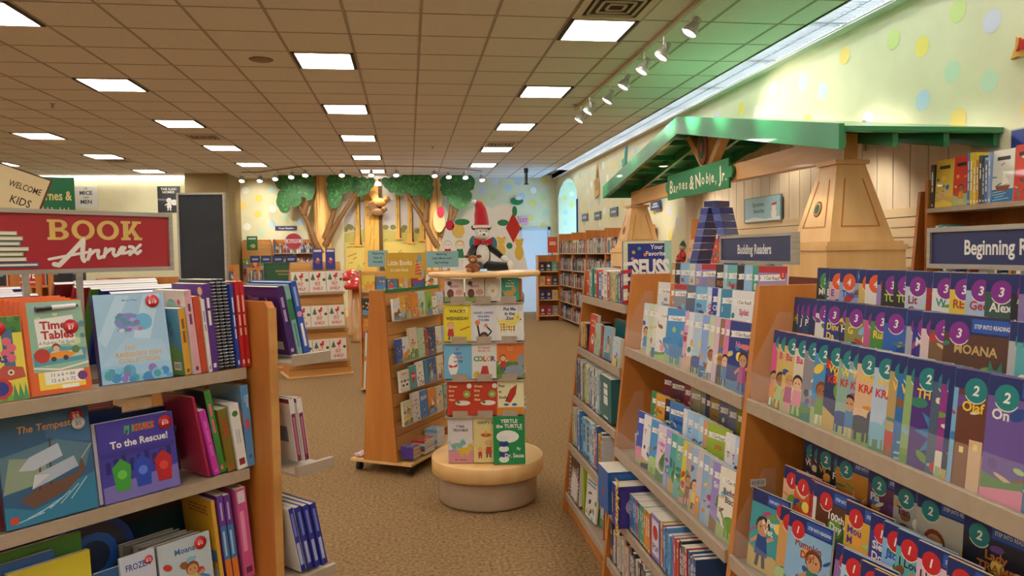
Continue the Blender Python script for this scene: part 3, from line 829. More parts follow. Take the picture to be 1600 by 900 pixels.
for s, (ya, za) in enumerate(((NY, NZ), (FY, FZ))):
    mb = MB(); d = .02 if s == 0 else -.02
    mb.prism([(RGY, RGZ + .012), (RGY, RGZ - .16), (ya - d, za - .15), (ya - d, za + .012)] if s == 0 else [(RGY, RGZ + .012), (ya - d, za + .012), (ya - d, za - .15), (RGY, RGZ - .16)], XF, XF + .038, axis='x'); zadd(mb, 'rake_board', M_GREEN)
    mb = MB(); ysn = (ya, ya + .03) if s == 0 else (ya - .03, ya)
    mb.box(XF + .04, ysn[0], za - (.036 if s == 0 else .15), XR - .005, ysn[1], za - .032); zadd(mb, 'eave_board', M_GREEN)
    for k in range(0, 4):
        xx = XF + .042 + (XR - XF - .09) * k / 3.0; mb = MB()
        y1, y2 = (ya + .031, RGY - .03) if s == 0 else (RGY + .03, ya - .031)
        mb.hexa([(xx, y1, slope(y1) - .13), (xx + .04, y1, slope(y1) - .13), (xx + .04, y2, slope(y2) - .13), (xx, y2, slope(y2) - .13)], [(xx, y1, slope(y1) - .032), (xx + .04, y1, slope(y1) - .032), (xx + .04, y2, slope(y2) - .032), (xx, y2, slope(y2) - .032)])
        zadd(mb, 'rafter', M_GREEN)
    for k in range(1, 5):
        f = k / 5.0; yy = ya + (RGY - ya) * f; mb = MB(); zz = slope(yy) - .036
        for (xa, xb) in ((XF + .083, XF + .40), (XF + .445, XF + .762), (XF + .807, XF + 1.12)):
            mb.box(xa, yy - .02, zz - .07, xb, yy + .02, zz - .012)
        zadd(mb, 'purlin', M_GREEN)
# tapering columns
def column(cx, cy):
    b = .285
    mb = MB(); mb.box(cx - b, cy - b, .0, cx + b, cy + b, 1.53); zadd(mb, 'column_base', M_WOODP)
    mb = MB(); mb.box(cx - b - .01, cy - b - .01, 1.531, cx + b + .01, cy + b + .01, 1.565); mb.box(cx - b + .01, cy - b + .01, 1.565, cx + b - .01, cy + b - .01, 1.59); zadd(mb, 'cornice', M_WOODP)
    mb = MB(); q, w = .235, .105
    mb.hexa([(cx - q, cy - q, 1.591), (cx + q, cy - q, 1.591), (cx + q, cy + q, 1.591), (cx - q, cy + q, 1.591)], [(cx - w, cy - w, 2.12), (cx + w, cy - w, 2.12), (cx + w, cy + w, 2.12), (cx - w, cy + w, 2.12)])
    sh = zadd(mb, 'column_shaft', M_WOODP)
    mb = MB(); mb.box(cx - w - .02, cy - w - .02, 2.121, cx + w + .02, cy + w + .02, 2.15); zadd(mb, 'column_cap', M_WOODP)
    # dark cherry insets in the base, raised panels and the round crest on the shaft
    mb = MB()
    for z0 in (.95, 1.15):
        mb.box(cx - b - .004, cy - b + .09, z0 + .003, cx - b - .0005, cy + b - .09, z0 + .197); mb.box(cx - b + .09, cy - b - .004, z0 + .003, cx + b - .09, cy - b - .0005, z0 + .197)
    zadd(mb, 'base_inset', M_DARKWOOD)
    sl = (q - w) / .529
    def face_pt(side, u, z, off):
        d = q - sl * (z - 1.591) + off
        return (cx - d, cy + u, z) if side == 0 else (cx + u, cy - d, z)
    mb = MB()
    for side in (0, 1):
        def pt(u, z, o): return face_pt(side, u, z, o)
        lo, hi = 1.69, 2.02
        for (ua, za, ub, zb) in ((-.14, lo, .14, lo), (-.14, lo, -.065, hi), (.14, lo, .065, hi)):
            dx = .004
            if za == zb: q1 = [(ua, za), (ub, za), (ub, za + .008), (ua, za + .008)]
            else: q1 = [(ua, za), (ua + .008, za), (ub + .008, zb), (ub, zb)]
            mb.hexa([pt(u, z, .0005) for u, z in q1], [pt(u, z, dx) for u, z in q1])
    zadd(mb, 'panel_moulding', M_WOOD)
    mb = MB(); cz = 1.82
    for rr, cc, oo in ((.055, hx('8a4a2c'), .006), (.042, hx('c9a878'), .008), (.034, hx('2f5a3a'), .010)):
        pts = [face_pt(0, rr * .8 * math.cos(t * math.pi / 12), cz + rr * math.sin(t * math.pi / 12), oo) for t in range(24)]
        back = [face_pt(0, rr * .8 * math.cos(t * math.pi / 12), cz + rr * math.sin(t * math.pi / 12), .0006) for t in range(24)]
        mb.add(pts + back, [tuple(range(24))] + [(i, (i + 1) % 24, 24 + (i + 1) % 24, 24 + i) for i in range(24)], cc)
    zadd(mb, 'crest', M_PAINT)
column(3.02, 4.78); column(3.02, 9.42)
# beam across the front, king post bracket and wreath crest
mb = MB()
xb0, xb1 = 2.97, 3.07
seg = 16; top = []; bot = []
for i in range(seg + 1):
    yy = 4.68 + (9.52 - 4.68) * i / seg; s = math.sin(math.pi * i / seg)
    top.append((yy, 2.33)); bot.append((yy, 2.152 + .03 * s))
mb.prism(bot + top[::-1], xb0, xb1, axis='x'); zadd(mb, 'beam', M_WOODH)
for (ya, yb) in ((7.06, 6.58), (7.06, 7.54)):
    mb = MB(); d = .06
    mb.prism([(ya - d, 2.331), (ya + d, 2.331), (yb + d, slope(yb) - .04), (yb - d, slope(yb) - .04)], xb0 + .01, xb1 - .01, axis='x') if ya != yb else None
    zadd(mb, 'brace', M_WOODH)
mb = MB(); mb.box(xb0 - .01, 7.03, 2.332, xb1 + .012, 7.09, RGZ - .04); zadd(mb, 'king_post', M_WOODH)
mb = MB(Matrix.Translation((xb0 - .014, 7.06, 2.57)) @ Matrix.Rotation(-math.pi / 2, 4, 'Z'))
def oval(r1, r2, y0, y1, col):
    mb.prism([(r1 * math.cos(t * math.pi / 14), r2 * math.sin(t * math.pi / 14)) for t in range(28)], y0, y1, axis='y', col=col)
oval(.12, .17, -.014, 0, hx('8a3226')); oval(.10, .145, -.018, -.0145, hx('7a5a38')); oval(.07, .11, -.022, -.0185, hx('3a4a30')); oval(.03, .05, -.025, -.0225, hx('b5452e'))
zadd(mb, 'wreath_crest', M_PAINT)
# alcove back wall: tongue-and-groove boards above, slatwall below
mb = MB()
yy = 4.55
while yy < 9.6:
    mb.box(XR - .035, yy + .004, 0, XR - .006, yy + .196, 2.62 if 5.6 < yy < 8.4 else 2.36); yy += .2
M_BOARD = noise_mat('pale_boarding', hx('d5bd9c'), hx('dfc9aa'), scale=(10, 10, 1.2), rough=.55)
zadd(mb, 'board_backing', M_BOARD)
mb = MB()
for k in range(11): mb.box(XR - .055, 4.95, 1.0 + k * .078, XR - .036, 9.25, 1.0 + k * .078 + .070)
zadd(mb, 'slatwall', noise_mat('pale_slatwall', hx('d5b88c'), hx('dfc49a'), scale=(1.2, 1.2, 12), rough=.5))
# side fins and alcove shelves
for yy in (4.93, 9.27):
    mb = MB(); mb.prism([(XR - .30, 0), (XR - .036, 0), (XR - .036, 1.95), (XR - .12, 1.95)], yy - .015, yy + .015, axis='y'); zadd(mb, 'side_fin', M_WOOD)
for z in (1.02, 1.36):
    mb = MB(); mb.box(XR - .30, 5.0, z, XR - .06, 9.2, z + .018); mb.box(XR - .315, 5.0, z - .01, XR - .301, 9.2, z + .03); zadd(mb, 'alcove_shelf', M_METAL)
# the shop's green sign hanging on the beam
sg = thing('shop_sign', 'green hanging sign with cream lettering on the beam of the wooden house', 'sign', (2.95, 7.1, 2.1))
def sgadd(mb, nm, mat):
    o = mb.build(nm, mat); o.parent = sg; o.matrix_parent_inverse = Matrix.Translation((-2.95, -7.1, -2.1)); return o
A = at_x(1043, 284, 2.93); B = at_x(1141, 254, 2.93)
sy0, sy1 = A.y, B.y
mb = MB(); W = sy0 - sy1; hs = .275; zc0 = 2.115
pts = [(0, 0), (W * .98, .0), (W * .98, .1), (W * 1.01, .09), (W * 1.03, .15), (W * 1.01, .2), (W * .98, .19), (W * .98, hs), (0, hs), (0, .19), (-.04, .2), (-.06, .14), (-.04, .09), (0, .1)]
mb.M = Matrix.Translation((2.93, sy0, zc0)) @ Matrix.Rotation(-math.pi / 2, 4, 'Z')
mb.prism(pts, -.0, .022, axis='y', col=hx('2f7f4e'))
sgadd(mb, 'sign_board', M_PAINT)
mb = MB(Matrix.Translation((2.929, sy0, zc0)) @ Matrix.Rotation(-math.pi / 2, 4, 'Z')); P = Print(mb, W, hs)
word = 'Barnes & Noble, Jr.'; adv = 0; rng = random.Random(4)
wd = [text_mesh(ch, .018)[3] - text_mesh(ch, .018)[2] + .07 if ch != ' ' else .22 for ch in word]
tot = sum(wd)
for ch, q in zip(word, wd):
    if ch != ' ':
        big = .62 if ch in 'BN&J' else .46
        P.text(ch, .04 + .92 * (adv + q / 2) / tot, .22 + rng.uniform(0, .12) - (.06 if ch in ',' else 0), big * .82, CREAM, bold=.022, rot=rng.uniform(-.12, .12), squeeze=.95)
    adv += q
sgadd(mb, 'lettering', M_PRINT)

# round downlights tucked under the far roof slope, lighting the alcove
for i, (xx, yy) in enumerate(((3.0, 8.35), (3.35, 8.9), (3.35, 6.9), (3.35, 5.4))):
    zz = slope(yy) - .12
    mb = MB(); mb.lathe([(0, .0), (.06, .0), (.06, -.012), (.045, -.012), (.045, -.006), (0, -.006)], seg=20, col=hx('d8d4c8')); dl = mb.build('downlight', M_PAINT)
    b = MB(); b.lathe([(0, -.0065), (.044, -.0065), (.044, -.009), (0, -.009)], seg=20); b.build('bulb', M_BULB, dl)
    dl.location = (xx, yy, zz); tag(dl, 'round downlight under the green roof of the wooden house, %s from the far eave' % ORD[[1, 0, 2, 3][i]], 'downlight', 'downlights under the green roof')
    spot((xx, yy, zz - .03), (3.75, yy - (.3 if i < 3 else -.3), 1.3), 26, 120)
# ================================================================== READERS ON THE RIGHT-HAND GONDOLA
W9 = .152; H9 = .229
def cov_step(num):
    def mk(it, seed, vis):
        n = it[4] if len(it) > 4 and it[4] else num
        kind = it[6] if len(it) > 6 else None
        return step_cover(n, it[1], it[2], it[3], seed, kind, vis=vis)
    return mk
def cov_ican(it, seed, vis):
    ex = it[4] if len(it) > 4 and it[4] else 0
    kind = it[6] if len(it) > 6 else None
    return ican_cover(ex, it[1], it[2], it[3], seed, kind, redband=(ex == 2 and it[1][0] > 100), vis=vis)
Y_ = hx('f0c83a'); R_ = hx('c8222a'); K_ = hx('201c22'); W_ = WHITE; B_ = hx('244a9c')
# --- near bay, upper shelf
near_up1 = [(1199, hx('d8508a'), '', W_), (1207, hx('cfae62'), 'B', hx('d03c78'), 2, 'pink-lettered beach reader', 'fig'), (1217, hx('d4b46a'), 'Ba', hx('d03c78'), 2, 'sandy reader with pink lettering', 'fig'), (1233, hx('d9cbb0'), 'Ba', hx('d03c78'), 2, 'pink-lettered reader', 'fig'),
 (1248, hx('8f8890'), '', W_), (1264, hx('4a8cc0'), '', W_, 2, 'undersea picture reader', 'fig'), (1282, hx('2b3360'), 'WILD/KRATTS', Y_), (1301, hx('8fae9c'), 'WILD/KRATTS', Y_), (1317, hx('8aa6b4'), 'WILD/KRATTS', Y_), (1329, hx('dcb48c'), 'WILD/KRATTS', Y_, 2, 'peach wild-animal reader', 'beast'),
 (1355, hx('b4c4d8'), 'WILD/KRATTS', Y_, 2, 'pale wild-animal reader', 'beast'), (1379, hx('b89a62'), 'WILD', Y_), (1392, hx('2d6cae'), 'WILD', Y_, 2, 'ocean reader', 'sea'), (1404, hx('93b070'), '', W_), (1416, hx('50307c'), 'THE T', Y_, 2, 'reader with glowing night scene', 'burst'), (1445, hx('4b5f74'), '', W_),
 (1458, hx('8f3486'), '', W_), (1469, hx('202a62'), '', W_), (1478, hx('78b0d8'), '', W_, 2, 'snow reader'), (1485, hx('6c3b2a'), 'Olaf', Y_, 2, 'library picture reader', 'town'), (1530, hx('6e559a'), 'On', W_, 2, 'reader with misty garden', 'hill'), (1596, hx('343a34'), '', W_)]
fan_row(near_up1, TIERS_UP[0][0], TIERS_UP[0][1], H9, W9, math.radians(6), 'front tier below Beginning sign', 'reader', 'thin_reader', 'readers on the upper near shelf, front tier', cov_step(2), seed=1)
near_up2 = [(1233, hx('223a2c'), 'T', hx('a8d058')), (1240, hx('27306a'), 'J', W_), (1248, hx('234a66'), 'P', W_), (1257, hx('202a5c'), '', W_), (1267, hx('dcd6c8'), '', R_, 3, 'reader with small figure', 'fig'), (1281, hx('20398a'), 'Dino/Da', Y_, 3, 'reader with yellow lettering', 'hill'), (1303, hx('2c2f52'), 'H', W_),
 (1313, hx('8a8a4a'), 'G', Y_), (1342, hx('c8588a'), '', W_), (1352, hx('4a8a3a'), 'Rule', Y_, 3, 'vehicle reader', 'town'), (1372, hx('2f5fae'), '', W_, 3, 'reader with white wing', 'sea'), (1407, hx('a8a4ac'), '', W_), (1417, hx('3a2f86'), 'M', W_), (1430, hx('dcc0bc'), '', W_), (1443, hx('7a5a3e'), '', W_, 3, 'jungle reader', 'tree'),
 (1465, hx('5b3a2c'), 'MOANA', hx('c8a86a'), 3, 'fully visible reader with round sticker', 'beast'), (1565, hx('b4b4b2'), '', W_, 2), (1577, hx('5aa8ac'), '', W_, 2), (1594, hx('1f3a5c'), '', W_, 2)]
fan_row(near_up2, TIERS_UP[1][0], TIERS_UP[1][1], H9, W9, math.radians(5), 'middle tier below Beginning sign', 'reader', 'thin_reader', 'readers on the upper near shelf, middle tier', cov_step(3), seed=2)
near_up3 = [(1272, hx('23302c'), 'MO', W_, 5), (1285, hx('2f6a5c'), 'B/B', W_, 5), (1291, hx('d6a8b0'), 'E', hx('4a3a8a'), 4), (1307, hx('8aa4cc'), 'Thom', hx('2f3f8a'), 4), (1337, hx('cfae62'), '', W_, 4), (1347, hx('ddd6cc'), '', K_, 4, 'reader with dark slippers', 'beast'), (1365, hx('9a86b4'), '', W_, 4), (1372, hx('2a2a2a'), 'TUR', hx('b8d040'), 3), (1391, hx('2c2a30'), 'TUR', hx('b8d040'), 3),
 (1409, hx('bccad6'), 'Lit/Goes', hx('8a2436'), 3), (1442, hx('9a2420'), '', W_, 3), (1451, hx('dcdcd6'), 'W', hx('2f8a7a'), 3), (1478, hx('dcc044'), 'RE', hx('b8402a'), 3), (1503, hx('a8c0d8'), 'Geor', hx('b8283a'), 3), (1533, hx('3a5a4c'), 'Alexan', W_, 3), (1573, hx('20242e'), '', W_, 3), (1585, hx('8a78ac'), '', W_, 3)]
fan_row(near_up3, TIERS_UP[2][0], TIERS_UP[2][1], H9, W9, math.radians(3), 'back tier below Beginning sign', 'reader', 'thin_reader', 'readers on the upper near shelf, back tier', cov_step(4), seed=3)
# --- near bay, lower shelf
lo3 = [(1251, hx('2a2030'), 'W', W_), (1263, hx('4a2a3c'), '', W_), (1272, hx('2a2a34'), 'W', hx('c8a03a')), (1293, hx('26262e'), 'For', W_), (1302, hx('c8862c'), '', hx('2a3a6a'), 2, 'popcorn-coloured reader', 'burst'), (1351, hx('6a3a58'), 'Pla', W_, 2), (1391, hx('b4b4ac'), 'Tan', hx('4a3a3a'), 2, 'pale reader with dark lettering', 'fig'), (1427, hx('c4bca8'), '', hx('b04a5a'), 2, 'pale princess reader', 'fig'), (1499, hx('20222e'), 'Lady/TRAMP', hx('c8763a'), 2, 'reader with copper lettering', 'hill')]
fan_row(lo3, TIERS_LO[2][0], TIERS_LO[2][1], H9, W9, math.radians(3), 'lower near shelf, back tier', 'reader', 'thin_reader', 'readers on the lower near shelf, back tier', cov_step(2), seed=4)
lo2 = [(1217, hx('dcae8c'), '', W_), (1234, hx('cf5a26'), '', W_, 1, 'reader with red-hatted puppy', 'beast'), (1257, hx('a8202a'), '', W_), (1263, hx('dcd8d0'), '', K_), (1268, hx('5a3420'), '100th/Day', W_, 1, 'chalkboard picture reader', 'tree'), (1312, hx('d8a83c'), 'Mou/M', hx('5a3a8a'), 1, 'reader with grey mouse', 'beast'), (1350, hx('3f3a8a'), 'Sle/Do', W_, 1), (1370, hx('8ab8dc'), 'Jac', hx('2a4a9c'), 1), (1391, hx('6ab0b4'), 'I Lov', K_, 1), (1423, hx('e0b8c8'), 'I Love', K_, 1), (1468, hx('d8b83a'), '', K_, 1), (1530, hx('7ab0d0'), '', K_, 1)]
fan_row(lo2, TIERS_LO[1][0], TIERS_LO[1][1], H9, W9, math.radians(5), 'lower near shelf, middle tier', 'reader', 'thin_reader', 'readers on the lower near shelf, middle tier', cov_step(1), seed=5)
def lo1_cover(it, seed, vis):
    if it[2] == 'Pet': return step_cover(1, it[1], 'a Pet/Vet', it[3], seed, 'fig', ba=.82, tb=.6)
    return cov_step(1)(it, seed, vis)
lo1 = [(1166, hx('3f9aa0'), 'Pet', W_, 1, 'pet picture reader', 'fig'), (1208, hx('d09a58'), '', W_, 1), (1221, hx('8ab4d4'), 'Pumpkin/Day!', hx('9a3a2a'), 1, 'pumpkin patch reader', 'fig'), (1293, hx('8a6aa4'), '', W_, 1), (1303, hx('a8ccdc'), 'Do/Ra', hx('5a6a7a'), 1), (1331, hx('e0c83c'), '', K_, 1), (1351, hx('d06a3a'), '', K_, 1), (1372, hx('5aa86a'), '', W_, 1), (1400, hx('7a90c8'), '', W_, 1), (1440, hx('d8a0b0'), '', W_, 1)]
fan_row(lo1, TIERS_LO[0][0], TIERS_LO[0][1], H9, W9, math.radians(7), 'lower near shelf, front tier', 'reader', 'thin_reader', 'readers on the lower near shelf, front tier', lo1_cover, a=math.radians(14), seed=6)

# --- middle bay, upper shelf: the banner readers
PB = hx('b8cfe0'); PC = hx('dcd2bc'); LB = hx('6aa6d2')
mid1 = [(1000, hx('cfd4d8'), '', R_), (1008, hx('c4d2b0'), '', W_), (1016, hx('d8d6c8'), '', W_), (1021, hx('e4e0d8'), 'I', K_), (1036, hx('3f8fca'), '', Y_, 0, 'reader with orange giraffe', 'beast'), (1063, hx('d8a8c0'), '', W_), (1069, hx('dcdce0'), '', W_), (1077, hx('b4cad8'), '', hx('4a6a9a'), 0, 'rabbit reader', 'beast'), (1090, hx('8aa8dc'), '', W_), (1101, hx('c8d2a8'), '', W_), (1109, hx('d8b8c8'), '', W_), (1117, hx('9a7050'), '', W_, 0, 'reader', 'fig'), (1124, hx('d880a8'), '', W_, 0, 'dressing-up reader', 'fig'), (1132, hx('243a84'), 'Nancy', hx('e07aa8'), 0, 'fully visible reader with magenta hat', 'fig')]
fan_row(mid1, TIERS_UP[0][0], TIERS_UP[0][1], H9, W9, math.radians(6), 'front tier below Budding sign', 'banner reader', 'thin_reader', 'banner readers on the upper middle shelf, front tier', cov_ican, seed=7)
mid2 = [(1023, hx('ddd8d0'), 'on/Game', B_), (1042, hx('c87a3a'), '', W_), (1048, hx('8a8f98'), 'T', hx('c88a3a'), 2), (1067, hx('5a6478'), '', W_, 2), (1081, hx('74b0d4'), 'the/Little', hx('243a6a')), (1099, hx('c8d4e0'), 'G', R_), (1106, hx('24389a'), 'CO', W_), (1115, hx('dce0dc'), '', K_), (1120, hx('3a86a8'), 'I', W_, 0, 'reader with green hills', 'hill'), (1137, hx('e2dedc'), 'Splat', hx('c2264a'), 0, 'reader with pink lettering', 'beast')]
fan_row(mid2, TIERS_UP[1][0], TIERS_UP[1][1], H9, W9, math.radians(5), 'middle tier below Budding sign', 'banner reader', 'thin_reader', 'banner readers on the upper middle shelf, middle tier', cov_ican, seed=8)
mid3 = [(1046, hx('c8a060'), '', W_), (1052, hx('26242c'), '', W_), (1060, hx('8ab4d8'), 'Mi', R_), (1074, hx('c0ccb8'), 'A', R_), (1083, hx('9a8ac0'), 'D', Y_), (1093, hx('8a88b8'), 'Mart', hx('c8a04a'), 2), (1115, hx('2a2426'), 'FUT', hx('d07a2a')), (1127, hx('a8c4cc'), '', W_), (1133, hx('6ab0b0'), 'Robi', R_), (1148, hx('262228'), '', W_, 0, 'reader', 'fig'), (1159, hx('94bcdc'), '', K_, 0, 'penguin-coloured reader', 'beast'), (1172, hx('3f9a8a'), 'E', W_, 2), (1181, hx('a08ab4'), 'Marvin', hx('c8a04a'), 2, 'fully visible reader')]
fan_row(mid3, TIERS_UP[2][0], TIERS_UP[2][1], H9, W9, math.radians(3), 'back tier below Budding sign', 'banner reader', 'thin_reader', 'banner readers on the upper middle shelf, back tier', cov_ican, seed=9)
# --- middle bay, lower rack
ml1 = [(991, hx('3a5ab8'), '', W_, 0, 'reader with yellow duck', 'beast'), (1000, hx('e4dee0'), 'T', R_), (1011, hx('4a9ad4'), '', W_, 0, 'bird reader', 'beast'), (1022, hx('dccadc'), 'ruby', hx('d0309a')), (1034, hx('a8a0d8'), '', W_), (1042, hx('4aa8a0'), '', W_), (1050, hx('6ab0a8'), 'C', Y_), (1060, hx('dcc84a'), '', W_), (1066, hx('b8a8a0'), '', R_), (1074, hx('9ab8d0'), '', W_), (1083, hx('c8b8c0'), '', W_), (1091, hx('8ab0d4'), '', W_), (1099, hx('a4b4c0'), '', W_), (1106, hx('9a8ac8'), 'Sn', W_), (1117, hx('e6dfcc'), 'Bathtime/Biscuit', hx('3a3a5a'), 0, 'fully visible reader with tan puppy', 'beast')]
fan_row(ml1, TIERS_LO[0][0], TIERS_LO[0][1], H9, W9, math.radians(6), 'lower middle rack, front tier', 'banner reader', 'thin_reader', 'banner readers on the lower middle rack, front tier', cov_ican, seed=10)
ml2 = [(1013, hx('3f8a5a'), '', W_), (1020, hx('e09a2c'), 'Pete', hx('a83a2a')), (1034, hx('2a2a34'), '', W_), (1041, hx('3a7ab8'), 'Sounds', hx('3a3a8a'), 0, 'reader'), (1062, hx('e2dedc'), '', W_), (1068, hx('aac8e0'), 'C', hx('2a5ab0')), (1077, hx('9ac0dc'), '', W_), (1086, hx('b0cce0'), '', W_), (1093, hx('dc9a7a'), '', W_), (1099, hx('a0b840'), 'JoJo', hx('d0522a'), 0, 'reader with red lettering'), (1127, hx('e6e2de'), 'Ti', R_), (1135, hx('e0e0e4'), 'T', R_), (1142, hx('b8cce0'), 'Pa', hx('d0622a'))]
fan_row(ml2, TIERS_LO[1][0], TIERS_LO[1][1], H9, W9, math.radians(5), 'lower middle rack, middle tier', 'banner reader', 'thin_reader', 'banner readers on the lower middle rack, middle tier', cov_ican, seed=11)
ml3 = [(1034, hx('7a2a3c'), '', W_), (1046, hx('6a3444'), '', W_), (1066, hx('96324a'), '', W_), (1076, hx('a49a78'), 'F', R_, 1), (1091, hx('8a8a70'), '', W_), (1099, hx('3c3a6a'), '', W_), (1106, hx('a48038'), '', W_), (1120, hx('6a7084'), '', W_), (1134, hx('7a7a90'), '', W_), (1147, hx('8a8a3a'), 'P/B', W_)]
fan_row(ml3, TIERS_LO[2][0], TIERS_LO[2][1], H9, W9, math.radians(3), 'lower middle rack, back tier', 'banner reader', 'thin_reader', 'banner readers on the lower middle rack, back tier', cov_ican, seed=12)

# --- middle bay, third shelf: boxed sets and spines
YA, YZ = PY[1] - .02, PY[2] + .02
def blue_box(P):
    P.rect(.08, .06, .92, .94, hx('2a6ab4')); P.rect(.3, .4, .7, .5, hx('c8503a'))
book('boxed_set', 'large blue boxed set jutting out at the left end of the third shelf', 'boxed set', None, frame((.86, 3.13, .372), 0), .20, .19, .17, hx('1d5aa8'), front=blue_box, spine=lambda P: (P.rect(.1, .06, .9, .94, hx('2566b2')), P.rect(.42, .35, .58, .5, hx('c23a2a'))), back_col=hx('1d5aa8'))
def poke(P): P.text('Pokémon', .5 + .2, .5, .30, Y_, maxw=3, rot=-math.pi / 2, bold=.03); P.rect(.0, .25, .14, .75, Y_); P.ell(.75, .2, .15, hx('d8d4d0'))
book('boxed_set', 'purple boxed set with yellow lettering beside the blue box', 'boxed set', None, frame((.875, 3.035, .341), 0), .15, .185, .085, hx('3b2f8a'), spine=poke, front=lambda P: (P.rect(.1, .1, .9, .9, hx('4a3a9c')), P.ell(.5, .5, .25, hx('c8b4d8'))))
rng = random.Random(31)
yend = spine_row(.925, 3.022, YZ, .341, .165, 'third middle-bay shelf', 'series books on the third shelf', rng, [(hx(q), t) for q, t in [('3a7ab8', .024), ('4284bc', .022), ('3a7ab8', .024), ('4a8ac0', .022), ('b0307a', .026), ('3a9a86', .024), ('4aa48c', .024), ('3a947e', .022), ('d8862c', .026), ('e0902e', .026), ('d8862c', .03)]], 'series book', 'chapter_book', hh=(.97, 1.0), depth=.13, jitter=.003)
book('boxed_set', 'white and purple boxed set with red face on the third shelf', 'boxed set', None, frame((.93, yend - .10, .341), 0), .13, .175, .095, hx('8a7ac0'), spine=lambda P: (P.rect(.12, .1, .88, .9, hx('dcd8e4')), P.ell(.5, .62, .3, R_), P.text('POP', .5, .2, .14, hx('4a3a8a'), bold=.03)))
yend -= .105
spine_row(.925, yend, YZ, .341, .18, 'right of the small purple box', 'thin spines on the third shelf', rng, [hx(q) for q in 'e0b83a c8443a 8a5a9a 3a7ac0 4a8acc 5a9ad4 3a6ab4 6aaad8 4a7ab8 9a6ab0 c84a4a d0524a 2a2a3a 3a3a4a 8a8490 7a2a34 c8324a 2a6a8a 3a7aa8 4a5ac0 9a3a4a 2a4a7a'.split()], 'slim book', 'chapter_book', th=(.012, .022), hh=(.85, 1.0), depth=.13)
# --- middle bay, bottom shelf
rng = random.Random(32)
book('comic_book', 'dark comic album with red label on the lowest shelf', 'book', None, frame((.915, YA - .05, .097), 0), .14, .20, .04, hx('2a3348'), spine=lambda P: (P.ell(.5, .68, .3, hx('c89a7a')), P.rect(.1, .12, .9, .3, R_), P.text('RE', .5, .16, .09, WHITE)), front=lambda P: scenery(P, random.Random(3), 0, 1, 'fig'))
spine_row(.915, YA - .055, YZ, .097, .185, 'lowest middle-bay shelf', 'spines on the lowest shelf', rng, [hx(q) for q in 'dcd6d0 8a8490 c8324a e0dcd6 6a2a34 d8d4ce 3a3a44 c8a060 d8d4cc c87a5a 2a2a34 e0dcd6 c03a3a 8a8a90 2a3a4a e0dcd4 3a2a2a c8484a d8d4cc 4a4a54 a83a3a 2a2a2a dcd8d0 c85a3a 3a4a5a d8d0c8'.split()], 'paperback', 'chapter_book', th=(.012, .026), hh=(.8, 1.0), depth=.13)

# --- far bay: five shelves of picture books
FA, FZ_ = PY[0] - .02, PY[1] + .02
def xl(z): return {1.288: 1.03, .985: .998, .69: .973, .405: .945, .11: .92}[z]
rng = random.Random(40)
spine_row(xl(1.288), FA, 3.39, 1.29, .165, 'far-bay shelf left of blue poster', 'books on the far bay top shelf', rng, [(hx(q), t * 1.42) for q, t in [('c8402e', .055), ('dcd8d0', .02), ('b8c8b8', .02), ('3f9a86', .03), ('2f8a7a', .05), ('c83a2a', .024), ('e0a83a', .02), ('2f5fb0', .05), ('e4e0da', .03), ('e2ded8', .05), ('c82a34', .03), ('8ab48a', .02), ('d8b06a', .02), ('d8c8a0', .02), ('dcb87a', .02), ('4a8a6a', .02), ('c8b48a', .022), ('3a5a8a', .02), ('8a3a4a', .02)]], 'picture book', 'picture_book', hh=(.8, 1.0), depth=.14, titles={0: 'P', 9: 'Dr. S'})
spine_row(xl(.985), FA, FZ_ + .36, .987, .19, 'second far-bay shelf', 'books on the far bay second shelf', rng, [(hx(q), t) for q, t in [('c8b8c8', .015), ('d8d0c8', .02), ('8a7a9a', .02), ('e0a838', .05), ('3a3034', .03)]], 'picture book', 'picture_book', hh=(.72, .78), depth=.15)
def eggs(P): P.text('Green Eggs', .5, .8, .07, WHITE); P.text('and Ham', .5, .68, .07, WHITE); P.ell(.5, .35, .2, hx('e0dcd0')); P.ell(.5, .38, .1, hx('5a9a4a'))
book('picture_book', 'tall red face-out picture book on the second shelf of the far bay', 'book', None, frame((1.0, 4.08 - .05, .988), -math.pi / 2, .08), .15, .21, .02, hx('c42f26'), front=eggs)
for i, (yy, xx, c, hgt, ww, lab) in enumerate([(3.89, .995, 'a8c8b8', .17, .10, 'pale green face-out book with dark plant'), (3.78, 1.0, '8a2434', .165, .05, 'narrow dark red book'), (3.72, 1.004, '7ab4cc', .17, .12, 'light blue face-out book'), (3.50, .985, 'b8ccd8', .14, .13, 'pale blue toy-train board book')]):
    book('picture_book', lab + ' on the second shelf, far bay', 'book', None, frame((xx, yy, .988), -math.pi / 2, .08), ww, hgt, .02, hx(c), front=lambda P, i=i: scenery(P, random.Random(60 + i), 0, .8, ['flower', 'dots', 'fig', 'town'][i]))
book('picture_book', 'dark teal book lying behind others on the second far-bay shelf', 'book', None, frame((1.08, 3.80, .988), -math.pi / 2, .05), .26, .20, .02, hx('1f6a70'))
rng = random.Random(41)
spine_row(xl(.69), FA, FZ_, .692, .235, 'third far-bay shelf', 'tall picture books on the far bay third shelf', rng, [(hx(q), t) for q, t in [('3a6a9a', .02), ('dcd8d0', .02), ('4a8ab0', .02), ('3a3a5a', .03), ('8ab0c8', .02), ('e0dcd4', .03), ('6aa0b8', .02), ('4a5a6a', .02), ('d8d4cc', .03), ('c8d070', .02), ('e0dcd0', .03), ('3a7a9a', .02), ('a8c0b8', .03), ('e4e0d8', .03), ('2a4a8a', .03), ('e0e0dc', .03), ('3a3a4a', .03), ('d8c860', .02), ('d8d8d4', .04), ('b0c8d8', .03), ('1f5a60', .03), ('2a6a6a', .2)]], 'tall picture book', 'picture_book', hh=(.86, 1.0), depth=.2)
rng = random.Random(42)
